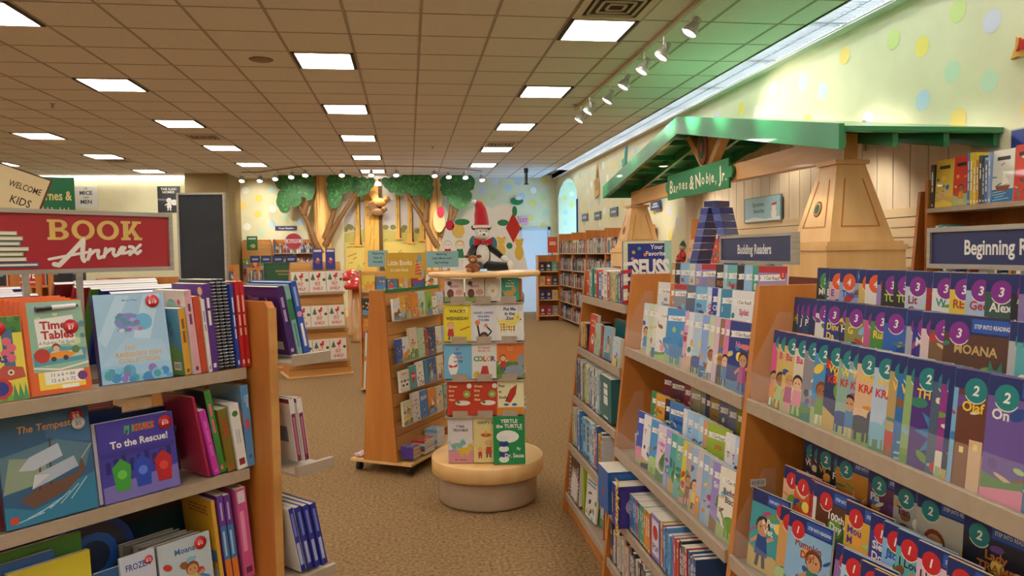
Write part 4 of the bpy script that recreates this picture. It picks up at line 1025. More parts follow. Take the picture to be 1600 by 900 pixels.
spine_row(xl(.405), FA, FZ_, .407, .235, 'fourth far-bay shelf', 'tall picture books on the far bay fourth shelf', rng, [(hx(q), t) for q, t in [('b8c088', .03), ('d8d4c0', .02), ('d0b8c8', .03), ('b8a8d0', .03), ('5a9ac8', .04), ('3a8ac0', .04), ('3a7ab8', .04), ('6ab0d8', .08), ('7ab8dc', .11), ('98c4dc', .05), ('a8c8d8', .05), ('c84a3a', .03), ('4a5a9a', .03), ('d8a838', .04), ('3a4a8a', .04), ('d0d0d0', .03)]], 'tall picture book', 'picture_book', hh=(.82, 1.0), depth=.2)
# bottom shelf, far bay
def spiky(P):
    P.rect(0, 0, 1, 1, hx('3a1418')); q = []; r = random.Random(5)
    for i in range(60):
        t = i * math.pi / 30; rr = (.30 if i % 2 else .52) * r.uniform(.85, 1.1); q.append((.55 + rr * math.cos(t), .32 + rr * math.sin(t) * P.w / P.h))
    P.poly(q, WHITE); P.text('G', .8, .74, .12, WHITE, bold=.03)
    for i in range(9): P.rect(0, i * .11, .1, i * .11 + .055, WHITE)
book('picture_book', 'dark maroon picture book with white spiky burst on the lowest far-bay shelf', 'book', None, frame((.915, 4.21, .115), -math.pi / 2, .06), .25, .24, .025, hx('3a1418'), front=spiky)
book('picture_book', 'lime green picture book beside the spiky one on the lowest shelf', 'book', None, frame((.93, 3.88, .115), 0), .2, .25, .03, hx('a8c032'), simple=True)
for i, (yy, c, lab) in enumerate([(3.84, 'd8d4ca', 'white patterned picture book, face out'), (3.755, '9ab8c8', 'pale blue picture book, face out'), (3.67, 'c8ccd0', 'pale grey picture book, face out')]):
    book('picture_book', lab + ', on the lowest far-bay shelf', 'book', None, frame((.925 + .03 * i, yy, .115), -math.pi / 2 + .1, .08), .16, .23 - .02 * i, .012, hx(c), front=lambda P, i=i: (scenery(P, random.Random(80 + i), 0, .6), wordbars(P, random.Random(i), .1, .85, .8, 2, hx('3a6aa0'), .04)))
def tin(P):
    P.rect(.05, .04, .95, .96, hx('c8a048')); P.rect(.1, .07, .9, .93, hx('5a4a34')); P.ell(.5, .42, .28, hx('c8b078')); figure(P, .5, .3, .6, hx('8a3028'), skin=hx('c89a6a')); P.ell(.5, .18, .12, hx('3a6a6a'))
book('puzzle_tin', 'red-edged framed game box leaning below the blue boxed set', 'box', None, frame((.925, 3.465, .116), -math.pi / 2 + .95, .1), .15, .19, .03, hx('a82a22'), front=tin)
# big poster of the far bay
pw, ph = .36, .36
M = Matrix.Translation((1.05, 3.28, 1.29)) @ Matrix.Rotation(-.5, 4, 'Z')
A = at_y(975, 480, 3.34); Bq = at_y(1050, 376, 3.34)
pw = Bq.x - A.x; pz0 = 1.29; ph = at_y(980, 379, 3.34).z - pz0
mb = MB(); mb.box(0, 0, 0, pw, .012, ph, hx('2a2f7a')); P = Print(mb, pw, ph)
P.rect(0, 0, 1, 1, hx('d8d6b0')); P.rect(.1, .02, 1, .96, hx('252f86')); P.rect(.86, 0, 1, 1, hx('9ac8b8'))
for i in range(6): P.poly([(.0, .12 * i), (.30 - .02 * i, .12 * i + .02), (.30 - .02 * i, .12 * i + .075), (0, .12 * i + .06)], R_ if i % 2 == 0 else WHITE)
P.text('Your', .70, .87, .07, WHITE, bold=.02); P.text('Favorite', .68, .765, .07, WHITE, bold=.02)
P.text('SEUSS', .57, .46, .24, WHITE, maxw=.78, bold=.05)
for a, b, c in ((.22, .82, 'c8a048'), (.34, .88, '4a9a6a'), (.2, .72, 'd88a9a'), (.46, .78, 'd87a3a')): P.ell(a, b, .035, hx(c))
o = mb.build('poster_board', M_PRINT); o.location = (A.x, 3.352, pz0 + .007); tag(o, 'blue poster board with big white lettering standing at the far bay end', 'poster')
mb = MB(); mb.box(pw * .3, .0125, 0, pw * .34, .028, ph * .5); mb.build('easel_leg', M_WHITE, o)
# ================================================================== LEFT-HAND GONDOLA (runs away at 45 degrees)
GP = Vector((-.527, 2.433, 0))
GL = Matrix.Translation(GP) @ Matrix.Rotation(math.pi / 4, 4, 'Z')     # local x along the shelves, local -y towards the aisle
lg = thing('gondola_shelving', 'maple book gondola with red sign and slanted metal shelves at left', 'bookshelf')
lg.matrix_world = GL
def ladd(mb, nm, mat, p=None): return mb.build(nm, mat, p or lg)
for x0, x1 in ((.035, .062), (-1.26, -1.233)):
    mb = MB(); mb.prism([(-.08, 0), (.68, 0), (.68, 1.385), (.665, 1.405), (-.065, 1.405), (-.08, 1.385)], x0, x1, axis='x'); ladd(mb, 'end_panel', M_WOOD)
    mb = MB(); mb.box(x0 - .001, -.086, .02, x1 + .001, -.0805, 1.385); ladd(mb, 'edge_strip', M_SLAT)
for z in (1.19, .862, .50):
    mb = MB(); mb.prism([(0, z - .032), (.012, z - .032), (.012, z - .012), (.26, z - .034), (.26, z - .022), (.012, z), (.012, z + .003), (0, z + .003)], -1.23, .004, axis='x'); ladd(mb, 'shelf', M_METAL)
    mb = MB(); mb.prism([(.66, z - .032), (.648, z - .032), (.648, z - .012), (.36, z - .034), (.36, z - .022), (.648, z), (.648, z + .003), (.66, z + .003)], -1.23, .004, axis='x'); ladd(mb, 'rear_shelf', M_METAL)
mb = MB(); mb.box(-1.23, -.06, .02, .03, .66, .12); ladd(mb, 'base_plinth', M_WOOD)
for x in (.005, -1.2):
    mb = MB(); mb.box(x, .29, .1, x + .028, .33, 1.35)
    for k in range(30): mb.box(x + .009, .288, .16 + k * .038, x + .019, .2898, .18 + k * .038, (40, 40, 44), 1)
    ladd(mb, 'slotted_upright', [M_METAL, M_PAINT])
mb = MB(); mb.box(-1.23, .20, .735, .003, .212, .79); ladd(mb, 'back_rail', M_BLACK)
# red sign in a silver frame on two posts
sg = thing('promotional_sign', 'red BOOK Annex sign in silver frame above the left gondola', 'sign'); sg.matrix_world = GL @ Matrix.Translation((-.42, .3, 1.405))
SW0, SW1, SZ = -.37, .355, .103
for x in (-.085, .06):
    mb = MB(); mb.box(x - .008, -.006, -.30, x + .008, .006, SZ + .004); sgp = mb.build('post', M_SILVER, sg)
mb = MB(); e = .013; hz = .19
mb.box(SW0, -.008, SZ, SW1, .012, SZ + e); mb.box(SW0, -.008, SZ + hz - e, SW1, .012, SZ + hz); mb.box(SW0, -.008, SZ + e, SW0 + e, .012, SZ + hz - e); mb.box(SW1 - e, -.008, SZ + e, SW1, .012, SZ + hz - e)
mb.build('sign_frame', M_SILVER, sg)
mb = MB(Matrix.Translation((SW0 + e, .0, SZ + e))); W = SW1 - SW0 - 2 * e; Hh = hz - 2 * e
mb.box(0, 0, 0, W, .006, Hh, hx('a81a2c')); P = Print(mb, W, Hh)
GOLD = hx('d9b866'); asp = W / Hh
def slab(letter, x, z, w, h):
    u = lambda a: x + a * w; v = lambda b: z + b * h; k = .24; s = .13
    R = lambda a0, b0, a1, b1, c=GOLD: P.rect(u(a0), v(b0), u(a1), v(b1), c)
    red = hx('a81a2c')
    if letter == 'O':
        for rr, c in ((.5, GOLD), (.27, red)):
            P.poly([(u(.5 + rr * math.cos(t * math.pi / 16)), v(.5 + (rr + (.0 if rr > .4 else .06)) * math.sin(t * math.pi / 16))) for t in range(32)], c)
    if letter == 'B':
        def lobe(c0, hh, wd, c): P.poly([(u(.2), v(c0 - hh))] + [(u(.55 + (wd - .55) * math.sin(t * math.pi / 12)), v(c0 - hh * math.cos(t * math.pi / 12))) for t in range(13)] + [(u(.2), v(c0 + hh))], c)
        lobe(.27, .27, .98, GOLD); lobe(.74, .26, .92, GOLD); lobe(.27, .14, .72, red); lobe(.74, .135, .68, red)
        R(.1, 0, .36, 1); R(0, 0, .4, s); R(0, 1 - s, .4, 1)
    if letter == 'K':
        P.poly([(u(.3), v(.36)), (u(.62), v(.92)), (u(.88), v(.92)), (u(.42), v(.28))], GOLD); P.poly([(u(.42), v(.56)), (u(.62), v(.62)), (u(.98), v(.05)), (u(.72), v(.05))], GOLD)
        R(.1, 0, .36, 1); R(0, 0, .46, s); R(0, 1 - s, .46, 1); R(.55, 1 - s, 1, 1); R(.62, 0, 1.04, s)
x0 = .478
for i, (ch, wd) in enumerate((('B', .086), ('O', .095), ('O', .095), ('K', .091))):
    slab(ch, x0, .53, wd, .37); x0 += wd + .009
IV = hx('e8e2da')
def stroke(pts, wd):
    P.line(pts, wd, IV)
    for a, b in pts: P.ell(a, b, wd * .5, IV, n=8)
def sp(x, z): return (.48 + x * .385, .08 + z * .46)
for pts, wd in (([(.0, .22), (.12, .30), (.30, .42), (.40, .48)], .012), ([(.05, .02), (.10, -.02), (.2, .35), (.33, .86), (.36, .98)], .02), ([(.36, .98), (.35, .6), (.345, .25), (.36, .14)], .02),
                ([(.43, .58), (.42, .36), (.40, .2)], .016), ([(.41, .34), (.48, .54), (.52, .55), (.51, .36), (.52, .24), (.57, .3)], .015), ([(.60, .62), (.59, .42), (.575, .28)], .016), ([(.585, .4), (.65, .6), (.69, .6), (.68, .42), (.70, .32), (.74, .38)], .015),
                ([(.74, .46), (.80, .56), (.82, .66), (.78, .68), (.755, .56), (.77, .42), (.83, .44), (.88, .52)], .014), ([(.87, .70), (.91, .68), (.93, .5), (.96, .4), (1.0, .52)], .015), ([(1.0, .78), (.94, .58), (.87, .36)], .014)):
    stroke([sp(a, b) for a, b in pts], wd)
for i, (a0, a1, b, c) in enumerate([(.05, .355, .05, '3a6aa0'), (.03, .31, .145, 'd8d0b8'), (.08, .30, .235, 'a8b890'), (.05, .32, .325, 'd8d4c8'), (.09, .29, .42, '9ab0a8'), (.06, .30, .51, 'd0c8b0'), (.02, .28, .60, 'c8c8a8')]):
    a0 += .075; a1 += .085; P.rect(a0, b, a1, b + .075, hx(c)); P.rect(a0 + .03, b + .02, a1 - .005, b + .055, hx('ece6d6')); P.line([(a0, b + .001), (a1, b + .001)], .004, hx('3a4a44'))
P.poly([(.1, .70), (.2, .78), (.28, .7), (.24, .86), (.12, .84)], hx('7a9ac0'))
mb.build('sign_face', M_PRINT, sg)
# tall blackboard sign behind it, at right
cb = thing('blackboard_sign', 'tall blank blackboard in silver frame right of the red sign', 'sign')
ca = at_y(276, 312, 2.99); ca.z = 1.405
cb.matrix_world = Matrix.Translation((-.992, 3.36, 1.405)) @ Matrix.Rotation(math.radians(-6), 4, 'Z')
w, z0, z1 = .207, -.14, .425; e = .009
mb = MB(); mb.box(0, 0, z0, w, .02, z0 + e); mb.box(0, 0, z1 - e, w, .02, z1); mb.box(0, 0, z0 + e, e, .02, z1 - e); mb.box(w - e, 0, z0 + e, w, .02, z1 - e); mb.build('frame', M_SILVER, cb)
mb = MB(); mb.box(e, .004, z0 + e, w - e, .016, z1 - e); mb.build('board', M_CHALK, cb)
mb = MB(); mb.box(w * .4, .003, -1.4, w * .6, .017, z0 - .001); mb.lathe([(0, -1.405), (.16, -1.405), (.16, -1.39), (.03, -1.385), (0, -1.385)], w * .5, .01, 24); mb.build('stand', M_SILVER, cb)

def LB(x, y, z, th=0.0, tilt=0.0, roll=0.0): return GL @ frame((x, y, z), th, tilt, roll)
def tri(P, c, pts): P.poly(pts, c)
# ---- top shelf, face-out books
def c_times(P):
    P.rect(0, 0, 1, 1, hx('d8622a')); P.rect(.08, .24, .99, .985, hx('8fb8a0')); rng = random.Random(2)
    for i in range(14): P.ell(rng.uniform(.1, .95), rng.uniform(.3, .96), rng.uniform(.03, .07), rng.choice([hx('6aa07a'), hx('b0cc90'), hx('4f8a9a'), hx('c8d8a0')]), n=9)
    P.rect(.16, .86, .92, .955, hx('9fb8b4')); P.poly([(.2, .50), (.82, .53), (.82, .83), (.18, .80)], hx('e8e6e2'))
    P.text('Times', .51, .69, .085, hx('b8202c'), maxw=.58, bold=.035); P.text('Tables', .53, .585, .085, hx('b8202c'), maxw=.6, bold=.035); P.text('A Pull-the-Tab Book', .51, .525, .036, hx('8a6a6a'), maxw=.6)
    P.poly([(.1, .3), (.95, .33), (.99, .46), (.5, .5), (.1, .44)], hx('4f9ab4')); P.poly([(.3, .36), (.92, .38), (.9, .44), (.4, .45)], hx('c8ccb0'))
    P.ell(.24, .41, .13, hx('b83226')); P.poly([(.34, .36), (.72, .37), (.78, .41), (.62, .45), (.38, .43)], hx('e8902c')); P.ell(.42, .365, .045, hx('3a3a3a')); P.ell(.62, .37, .045, hx('3a3a3a')); P.ell(.48, .49, .07, hx('6a4526')); P.ell(.48, .475, .055, hx('e2b28c'))
    P.ell(.8, .45, .07, hx('5a7a4a')); P.line([(.08, .29), (.5, .25), (.99, .30)], .03, hx('e8e6e2')); P.rect(.14, .05, .9, .235, hx('eec84a')); P.poly([(.24, .10), (.88, .10), (.88, .235), (.24, .235)], hx('ece8dc'))
    P.text('11 x 6 = 66', .54, .18, .036, hx('3a5a9a'), maxw=.6); P.text('12 x 6 = 72', .54, .12, .036, hx('3a5a9a'), maxw=.6); P.ell(.86, .16, .085, hx('6a2f7a'))
    P.rect(.5, .045, .78, .085, hx('f0ece4'))
tt = book('picture_book', 'orange and green sums book with a marker pen, on the top left shelf', 'book', 'stack of sums books', LB(-.598, .030, 1.192, tilt=.2), .148, .25, .016, hx('d8622a'), front=c_times, hard=True, sticker=(.76, .70, .13, '$7'))
pen = MB(); pen.tube([(.030, -.008, .227), (.068, -.008, .2285)], .007, 10, hx('2a2a2e')); pen.tube([(.068, -.008, .2285), (.128, -.008, .231)], .0065, 10, hx('d4d4d4')); pen.tube([(.128, -.008, .231), (.134, -.008, .231)], .004, 8, hx('2a2a2e'))
pen.build('marker_pen', M_GLOSS, tt)['label'] = 'black and silver marker pen'
for k in range(4):
    book('picture_book', 'orange sums book tucked behind the front copy, %s back' % ORD[k], 'book', 'stack of sums books', LB(-.604 - .006 * k, .0485 + .0175 * k, 1.192 + .003 * k, tilt=.2), .148, .25, .016, hx('d8622a'), hard=True, page=hx('e0b060'))
def c_rain(P):
    P.rect(0, 0, 1, 1, hx('9fc4e2')); 
    for pts, c in (([(.0, .5), (.3, .98), (.5, .98), (.1, .4)], 'b4d2ea'), ([(.45, .4), (.7, .98), (.95, .98), (.7, .4)], 'bcd8ee'), ([(.0, .2), (.4, .5), (.9, .45), (1, .2)], 'a8cae6')): P.poly(pts, hx(c))
    P.text('Marcus Pfister', .5, .915, .02, hx('3a5a8a'), maxw=.4)
    P.ell(.45, .68, .2, hx('7a8ac8'), ry=.13); P.ell(.66, .67, .13, hx('6ab0dc')); rng = random.Random(8)
    for i in range(16): P.ell(rng.uniform(.26, .6), rng.uniform(.58, .76), .045, rng.choice([hx('b0a0d4'), hx('8a70b8'), hx('d0d4e4'), hx('4a9aa8'), hx('c86a9a')]), ry=.03, n=9)
    P.text('THE', .42, .36, .045, hx('dca860'), bold=.02); P.text('RAINBOW FISH', .54, .285, .05, hx('dca860'), maxw=.72, bold=.02); P.text('COLLECTION', .54, .215, .05, hx('dca860'), maxw=.62, bold=.02)
    for i in range(22): P.ell(rng.uniform(.03, .97), rng.uniform(.01, .15), rng.uniform(.05, .1), rng.choice([hx('3f8ac8'), hx('5aa8d8'), hx('8a78c0'), hx('4f9ab0'), hx('7ac0dc')]), n=10)
book('picture_book', 'large pale blue underwater story collection with navy spine on top shelf', 'book', None, LB(-.424, .028, 1.192, th=-.10, tilt=.21), .192, .255, .03, hx('9fc4e2'), front=c_rain, spine_col=hx('26317e'), back_col=hx('26317e'), hard=True, sticker=(.82, .90, .10, '$10'))
def c_dino(P):
    P.rect(0, 0, 1, 1, hx('dccb4a')); P.rect(0, .8, 1, 1, hx('3f7a34')); rng = random.Random(4)
    for i in range(16): P.ell(rng.uniform(0, 1), rng.uniform(.84, 1), .07, rng.choice([hx('4f8a3a'), hx('2f6a2c'), hx('7aa84a')]), n=8)
    P.rect(.62, .3, .82, .85, hx('3f6a8a'))
    for a, b in ((.7, .7), (.78, .62), (.66, .56), (.76, .5)): P.ell(a, b, .09, hx('d8627a'), n=9)
    P.text('URS', .52, .46, .075, hx('3a2a7a'), bold=.05, maxw=.4); P.text('BOOK', .38, .58, .03, hx('8a6a2a')); P.text('al!', .28, .40, .045, hx('3a2a7a'))
    P.poly([(.35, .30), (.6, .42), (.95, .38), (.98, .26), (.7, .24), (.4, .26)], hx('b84a3a')); P.ell(.72, .33, .06, hx('e0d4c0')); P.ell(.72, .33, .03, hx('2a2a2a'), n=8)
    for i in range(10): P.poly([(i * .1, 0), (i * .1 + .05, .2), (i * .1 + .12, 0)], rng.choice([hx('2f7a3a'), hx('6aa83a'), hx('3f8a5a')]))
    P.ell(.5, .15, .22, hx('c02a34')); P.ell(.5, .15, .15, hx('2a2f8a'))
book('sound_book', 'yellow and green sound book with blue button at the left edge', 'book', None, LB(-.73, .016, 1.192, tilt=.2), .122, .215, .02, hx('dccb4a'), front=c_dino, hard=True, sticker=(.55, .86, .16, '$9'))
# ---- top shelf, leaning spines (spines towards the aisle)
def spine_book(name, lab, u, y, z, h, d, t, col, tilt=.08, turn=0.0, group=None, **kw):
    return book(name, lab, 'book', group, LB(u, y, z + .003, th=math.pi / 2 + turn, tilt=tilt), min(d, .185), h, t, col, **kw)
def c_pinkback(P):
    P.rect(0, 0, 1, 1, hx('dcd0c8'))
    for a, b, r, c in ((.55, .78, .16, '9ac8c0'), (.2, .8, .05, 'c84a4a'), (.8, .86, .05, 'c84a4a')):
        P.ell(a, b, r, hx(c))
def c_blueback(P):
    P.rect(0, 0, 1, 1, hx('4a86a8')); P.poly([(0, 0), (1, 0), (1, .35), (.6, .5), (0, .3)], hx('5f8a4a')); wordbars(P, random.Random(3), .2, .78, .6, 8, hx('3a6a8a'), .014); P.rect(.72, .08, .92, .2, hx('e0dcd4'))
    for q in range(7): P.rect(.74 + q * .024, .1, .752 + q * .024, .18, (50, 50, 50))
spine_book('picture_book', 'slim book with blue-green back and yellow spine leaning on top shelf', -.164, .026, 1.19, .205, .14, .026, hx('4a86a8'), .1, .24, spine_col=hx('e0a838'), back=c_blueback, spine=spine_fn(random.Random(1), .026, .2, hx('8a5a20')))
spine_book('picture_book', 'pink spined book with pale heart back on top left shelf', -.140, .016, 1.19, .258, .20, .022, hx('dca8b4'), .1, .0, back=c_pinkback, spine=spine_fn(random.Random(2), .022, .25, hx('6a3a5a')), back_col=hx('dcd0c8'))
spine_book('board_book', 'red and yellow patterned board book on top left shelf', -.117, .02, 1.19, .238, .17, .02, hx('c8502a'), .09, spine_col=hx('c84a2a'), back=lambda P: scenery(P, random.Random(9), 0, 1, 'dots'))
spine_book('picture_book', 'thin white spined book between patterned and purple books', -.104, .014, 1.19, .228, .18, .011, hx('e2dedc'), .09, spine=spine_fn(random.Random(3), .011, .22, hx('8a8a90')))
spine_book('picture_book', 'purple book with lettered spine left of the spiral-bound pads', -.078, .02, 1.19, .275, .2, .024, hx('5a2f86'), .08, spine=spine_fn(random.Random(4), .024, .27), back=lambda P: scenery(P, random.Random(12), 0, 1, 'dots'))
for k in range(3):
    o = spine_book('spiral_pad', 'black pad with white spiral binding, %s from the left of three' % ORD[k], -.058 + .0195 * k, .030, 1.192, .285, .19, .014, hx('24242a'), .08, group='spiral-bound pads', spine=lambda P: P.rect(.1, .02, .9, .98, hx('3a3a44')))
    m = MB()
    for q in range(26):
        zz = .008 + q * .0107
        m.tube([(.006, .001, zz), (-.007, .002, zz), (-.010, .007, zz), (-.007, .012, zz), (.006, .013, zz)], .0016, 5, hx('c4c8d4'))
    m.build('spiral_binding', M_GLOSS, o)['label'] = 'white coil binding'
spine_book('picture_book', 'narrow blue spined book between the pads and red books', -.004, .016, 1.19, .272, .2, .011, hx('2f47a4'), .08, spine=spine_fn(random.Random(6), .011, .27))
for k in range(2):
    spine_book('picture_book', 'tall red book with black shapes, %s of the two beside the end panel' % ('left' if k == 0 else 'right'), .013 + .017 * k, .012, 1.19, .278, .2, .015, hx('c4202c'), .07, group='red books beside the end panel', spine=spine_fn(random.Random(7), .015, .27, hx('e8c8b0')), back=lambda P: [P.rect(.5 + .12 * (q % 3), .2 + .1 * q, .6 + .12 * (q % 3), .26 + .1 * q, hx('3a1a1c')) for q in range(7)])
# ---- big books standing on the rear shelf: only their page tops show
tops = [('d83a34', -.62), ('2a3f94', -.60), ('e0dcd8', -.585), ('2a3a8a', -.57)]
for i, (xr, y, c, zt) in enumerate([(-.47, .45, '5a6ab8', 1.462), (-.50, .42, 'd8d8e0', 1.455), (-.48, .395, '2a4aa4', 1.448), (-.45, .37, '24307c', 1.442), (-.47, .345, 'b8242c', 1.425),
                                    (-.03, .50, '9aa4c8', 1.472), (-.10, .475, '8a2430', 1.470), (-.05, .45, '3f7a2f', 1.466), (-.06, .425, 'b8242c', 1.458), (-.02, .40, '5a9a3a', 1.452), (.0, .375, '1f2f7c', 1.446), (.02, .35, '20307e', 1.436), (.02, .325, '243a8c', 1.424)]):
    book('picture_book', '%s hardback with white page top behind the %s, %s from back' % (cname(hx(c)), 'sums books' if i < 5 else 'underwater collection', ORD[i if i < 5 else i - 5]), 'book', 'big hardbacks on the rear shelf', LB(xr - .27, y + .105, 1.198, tilt=-.44), .27, (zt - 1.198) / .905, .017, hx(c), hard=False, page=hx('e8e6e4'))
# ---- second shelf
def c_tempest(P):
    P.rect(0, 0, 1, 1, hx('2f5a80'))
    P.poly([(0, .35), (.4, .45), (.9, .4), (1, .6), (.6, .7), (0, .62)], hx('56788a')); P.poly([(0, .3), (.5, .35), (.45, .55), (.1, .6)], hx('8a9a82')); P.poly([(.5, .72), (1, .62), (1, .85), (.5, .8)], hx('3f6a94'))
    P.text('The Tempest', .5, .80, .062, hx('d89450'), maxw=.58, shear=.12, bold=.015)
    P.poly([(.17, .22), (.35, .3), (.8, .36), (.86, .5), (.9, .38), (.72, .24), (.3, .14)], hx('6a4a3c'))
    P.line([(.5, .3), (.54, .72)], .02, hx('4a3a30')); P.line([(.38, .28), (.42, .6)], .02, hx('4a3a30')); P.line([(.86, .48), (.99, .6)], .014, hx('b8b0a0'))
    P.poly([(.3, .58), (.62, .66), (.66, .54), (.34, .46), (.18, .48)], hx('b8c0d0')); P.poly([(.34, .42), (.78, .52), (.82, .42), (.5, .34), (.3, .30)], hx('aab4c6')); P.poly([(.3, .3), (.34, .42), (.5, .4)], hx('c8ccd4'))
    P.poly([(0, 0), (1, 0), (1, .34), (.8, .30), (.6, .18), (.3, .12), (0, .2)], hx('2f7a9c'))
    for i in range(6): P.line([(.1 + .12 * i, .04 + .02 * i), (.4 + .1 * i, .08 + .045 * i)], .012, hx('a8c8d4'))
    P.rect(.05, .04, .13, .1, hx('c8402a'))
tp = book('picture_book', 'blue stormy sea story with sailing ship, left of second shelf', 'book', None, LB(-.672, .02, .864, tilt=.17), .222, .295, .014, hx('2f5a80'), front=c_tempest, hard=True, sticker=(.85, .88, .075, '$9'))
m = MB(); m.lathe([(0, 0), (.017, 0), (.017, .0007), (0, .0007)], seg=20, col=hx('d8d4d0')); m.v = [Vector((v.x + .192, -.0046 - v.z, v.y + .238)) for v in m.v]; q = Print(m, .222, .295, y0=-.0054, step=.0001); q.text('$5', .865, .79, .035, hx('5a6a7a')); m.build('price_sticker', M_PRINT, tp)['label'] = 'round white price sticker'
book('picture_book', 'dark red book half hidden behind the sea story at left edge', 'book', None, LB(-.80, .045, .864, tilt=.17), .14, .24, .02, hx('6a2428'), hard=True)
def c_pj(P):
    P.rect(0, 0, 1, 1, hx('43389c')); P.poly([(0, .2), (1, .3), (1, .0), (0, 0)], hx('7a70b8')); P.rect(0, .55, 1, .62, hx('3a2f8a'))
    for i in range(9): P.rect(.06 + .1 * i, .35, .12 + .1 * i, .5 + .03 * (i % 3), hx('2a2470'))
    P.text('PJ MASKS', .53, .83, .085, hx('4aa84a'), maxw=.4, bold=.05, shear=.15); P.text('MASKS', .60, .83, .083, hx('c83040'), maxw=.28, bold=.05, shear=.15)
    P.text('To the Rescue!', .52, .66, .085, WHITE, maxw=.76, bold=.03)
    for a, c, c2 in ((.25, '3f9a3a', '6ac04a'), (.52, '2a4ab4', '5a7ad8'), (.8, 'b8242c', 'd84a44')):
        P.poly([(a - .09, .12), (a + .09, .12), (a + .12, .42), (a, .52), (a - .12, .42)], hx(c)); P.ell(a, .32, .06, hx(c2))
pj = book('picture_book', 'purple book with white lettering and three colour shields on second shelf', 'book', 'purple shield books', LB(-.435, .018, .864, tilt=.17), .218, .225, .010, hx('43389c'), front=c_pj, hard=True, sticker=(.88, .87, .095, '$10'))
book('picture_book', 'second purple copy just behind the three shield book', 'book', 'purple shield books', LB(-.443, .0305, .864, tilt=.17), .218, .225, .010, hx('d0ccd4'), hard=True)
m = MB(); m.box(-.032, 0, 0, .032, .03, .17, hx('18181c')); m.box(-.028, -.02, .015, .028, 0, .085, hx('2a2a32')); m.tube([(-.02, -.012, .09), (-.03, -.014, .15), (.0, -.014, .17), (.03, -.014, .15), (.02, -.012, .09)], .004, 8, hx('7a88a0'))
o = m.build('blister_pack', M_GLOSS); o.matrix_world = LB(-.197, .12, .869, th=.1, tilt=.12); tag(o, 'shiny black plastic blister pack beside the purple book', 'blister pack')
sb = lambda *a, **k: spine_book(*a, **k)
sb('picture_book', 'thin crimson spined book leaning left on the second shelf', -.120, .02, .864, .26, .2, .008, hx('a82a4a'), .17)
sb('picture_book', 'short magenta book on second shelf', -.092, .012, .864, .215, .13, .02, hx('c838a8'), .2, spine=spine_fn(random.Random(13), .02, .2, hx('d86ac0')))
sb('picture_book', 'green spined book with dark swirled back on second shelf', -.066, .02, .864, .272, .21, .022, hx('3f8a3a'), .17, back_col=hx('26242c'), back=lambda P: [P.ell(.55, .55, .45 - .12 * q, hx('26242c') if q % 2 else hx('8a8494')) for q in range(3)], spine=spine_fn(random.Random(14), .022, .27, hx('d86a7a')))
sb('board_book', 'chunky olive and brown animal board book on second shelf', -.033, .014, .864, .205, .15, .030, hx('7a6a24'), .15, back=lambda P: scenery(P, random.Random(15), 0, 1, 'dots'), spine=spine_fn(random.Random(15), .034, .2, hx('b8402a')))
def c_eric(P):
    P.ell(.5, .85, .3, hx('3f7a34')); P.text('Book & Blocks', .68, .5, .024, hx('3a8a8a'), maxw=3.2, rot=math.pi / 2, bold=.02); P.text('First Look & Find', .42, .5, .022, hx('3a6a9a'), maxw=3.2, rot=math.pi / 2); P.rect(.2, .06, .8, .16, hx('8a2a2a'))
sb('boxed_set', 'white book and blocks box with green leaf on second shelf', .002, .006, .864, .215, .15, .033, hx('e0dfdc'), .13, spine=c_eric)
def c_prin(P):
    P.text('Disney', .4, .83, .02, WHITE, maxw=1, rot=-math.pi / 2); P.text('Princess', .62, .8, .032, WHITE, maxw=3, rot=-math.pi / 2, bold=.02); P.rect(.25, .46, .75, .58, hx('d84a6a')); P.ell(.5, .12, .22, hx('3a6ac0'))
sb('boxed_set', 'tall light blue boxed set beside the end panel on second shelf', .0325, .012, .864, .268, .2, .027, hx('5a9ad4'), .07, spine=c_prin, back_col=hx('6a8aa8'), back=lambda P: P.ell(.75, .6, .25, hx('d8a060')))
# things lying behind the second shelf books
book('activity_box', 'dark blue activity box behind the sea story book', 'box', None, LB(-.70, .225, .868, tilt=.05), .3, .24, .03, hx('1c3f96'), front=lambda P: (P.rect(.1, .55, .9, .75, hx('2a56b8')), P.poly([(.4, .3), (.7, .5), (.75, .46), (.5, .26)], hx('5a8a3a'))))
book('activity_box', 'long dark blue activity box behind the purple book', 'box', None, LB(-.385, .225, .868, tilt=.05), .34, .20, .03, hx('1b3a8c'), front=lambda P: P.rect(.06, .62, .94, .9, hx('244fae')))
book('card_pack', 'pink pack of cards lying flat high behind the purple book', 'card pack', None, LB(-.47, .16, 1.108, tilt=0), .13, .034, .06, hx('c86a84'), front=lambda P: [P.rect(.05, .15 + .2 * q, .95, .25 + .2 * q, hx('e0a0b0')) for q in range(4)])
book('activity_box', 'blue box standing below the pink card pack', 'box', None, LB(-.48, .15, .868, tilt=0), .16, .238, .05, hx('223f8a'))
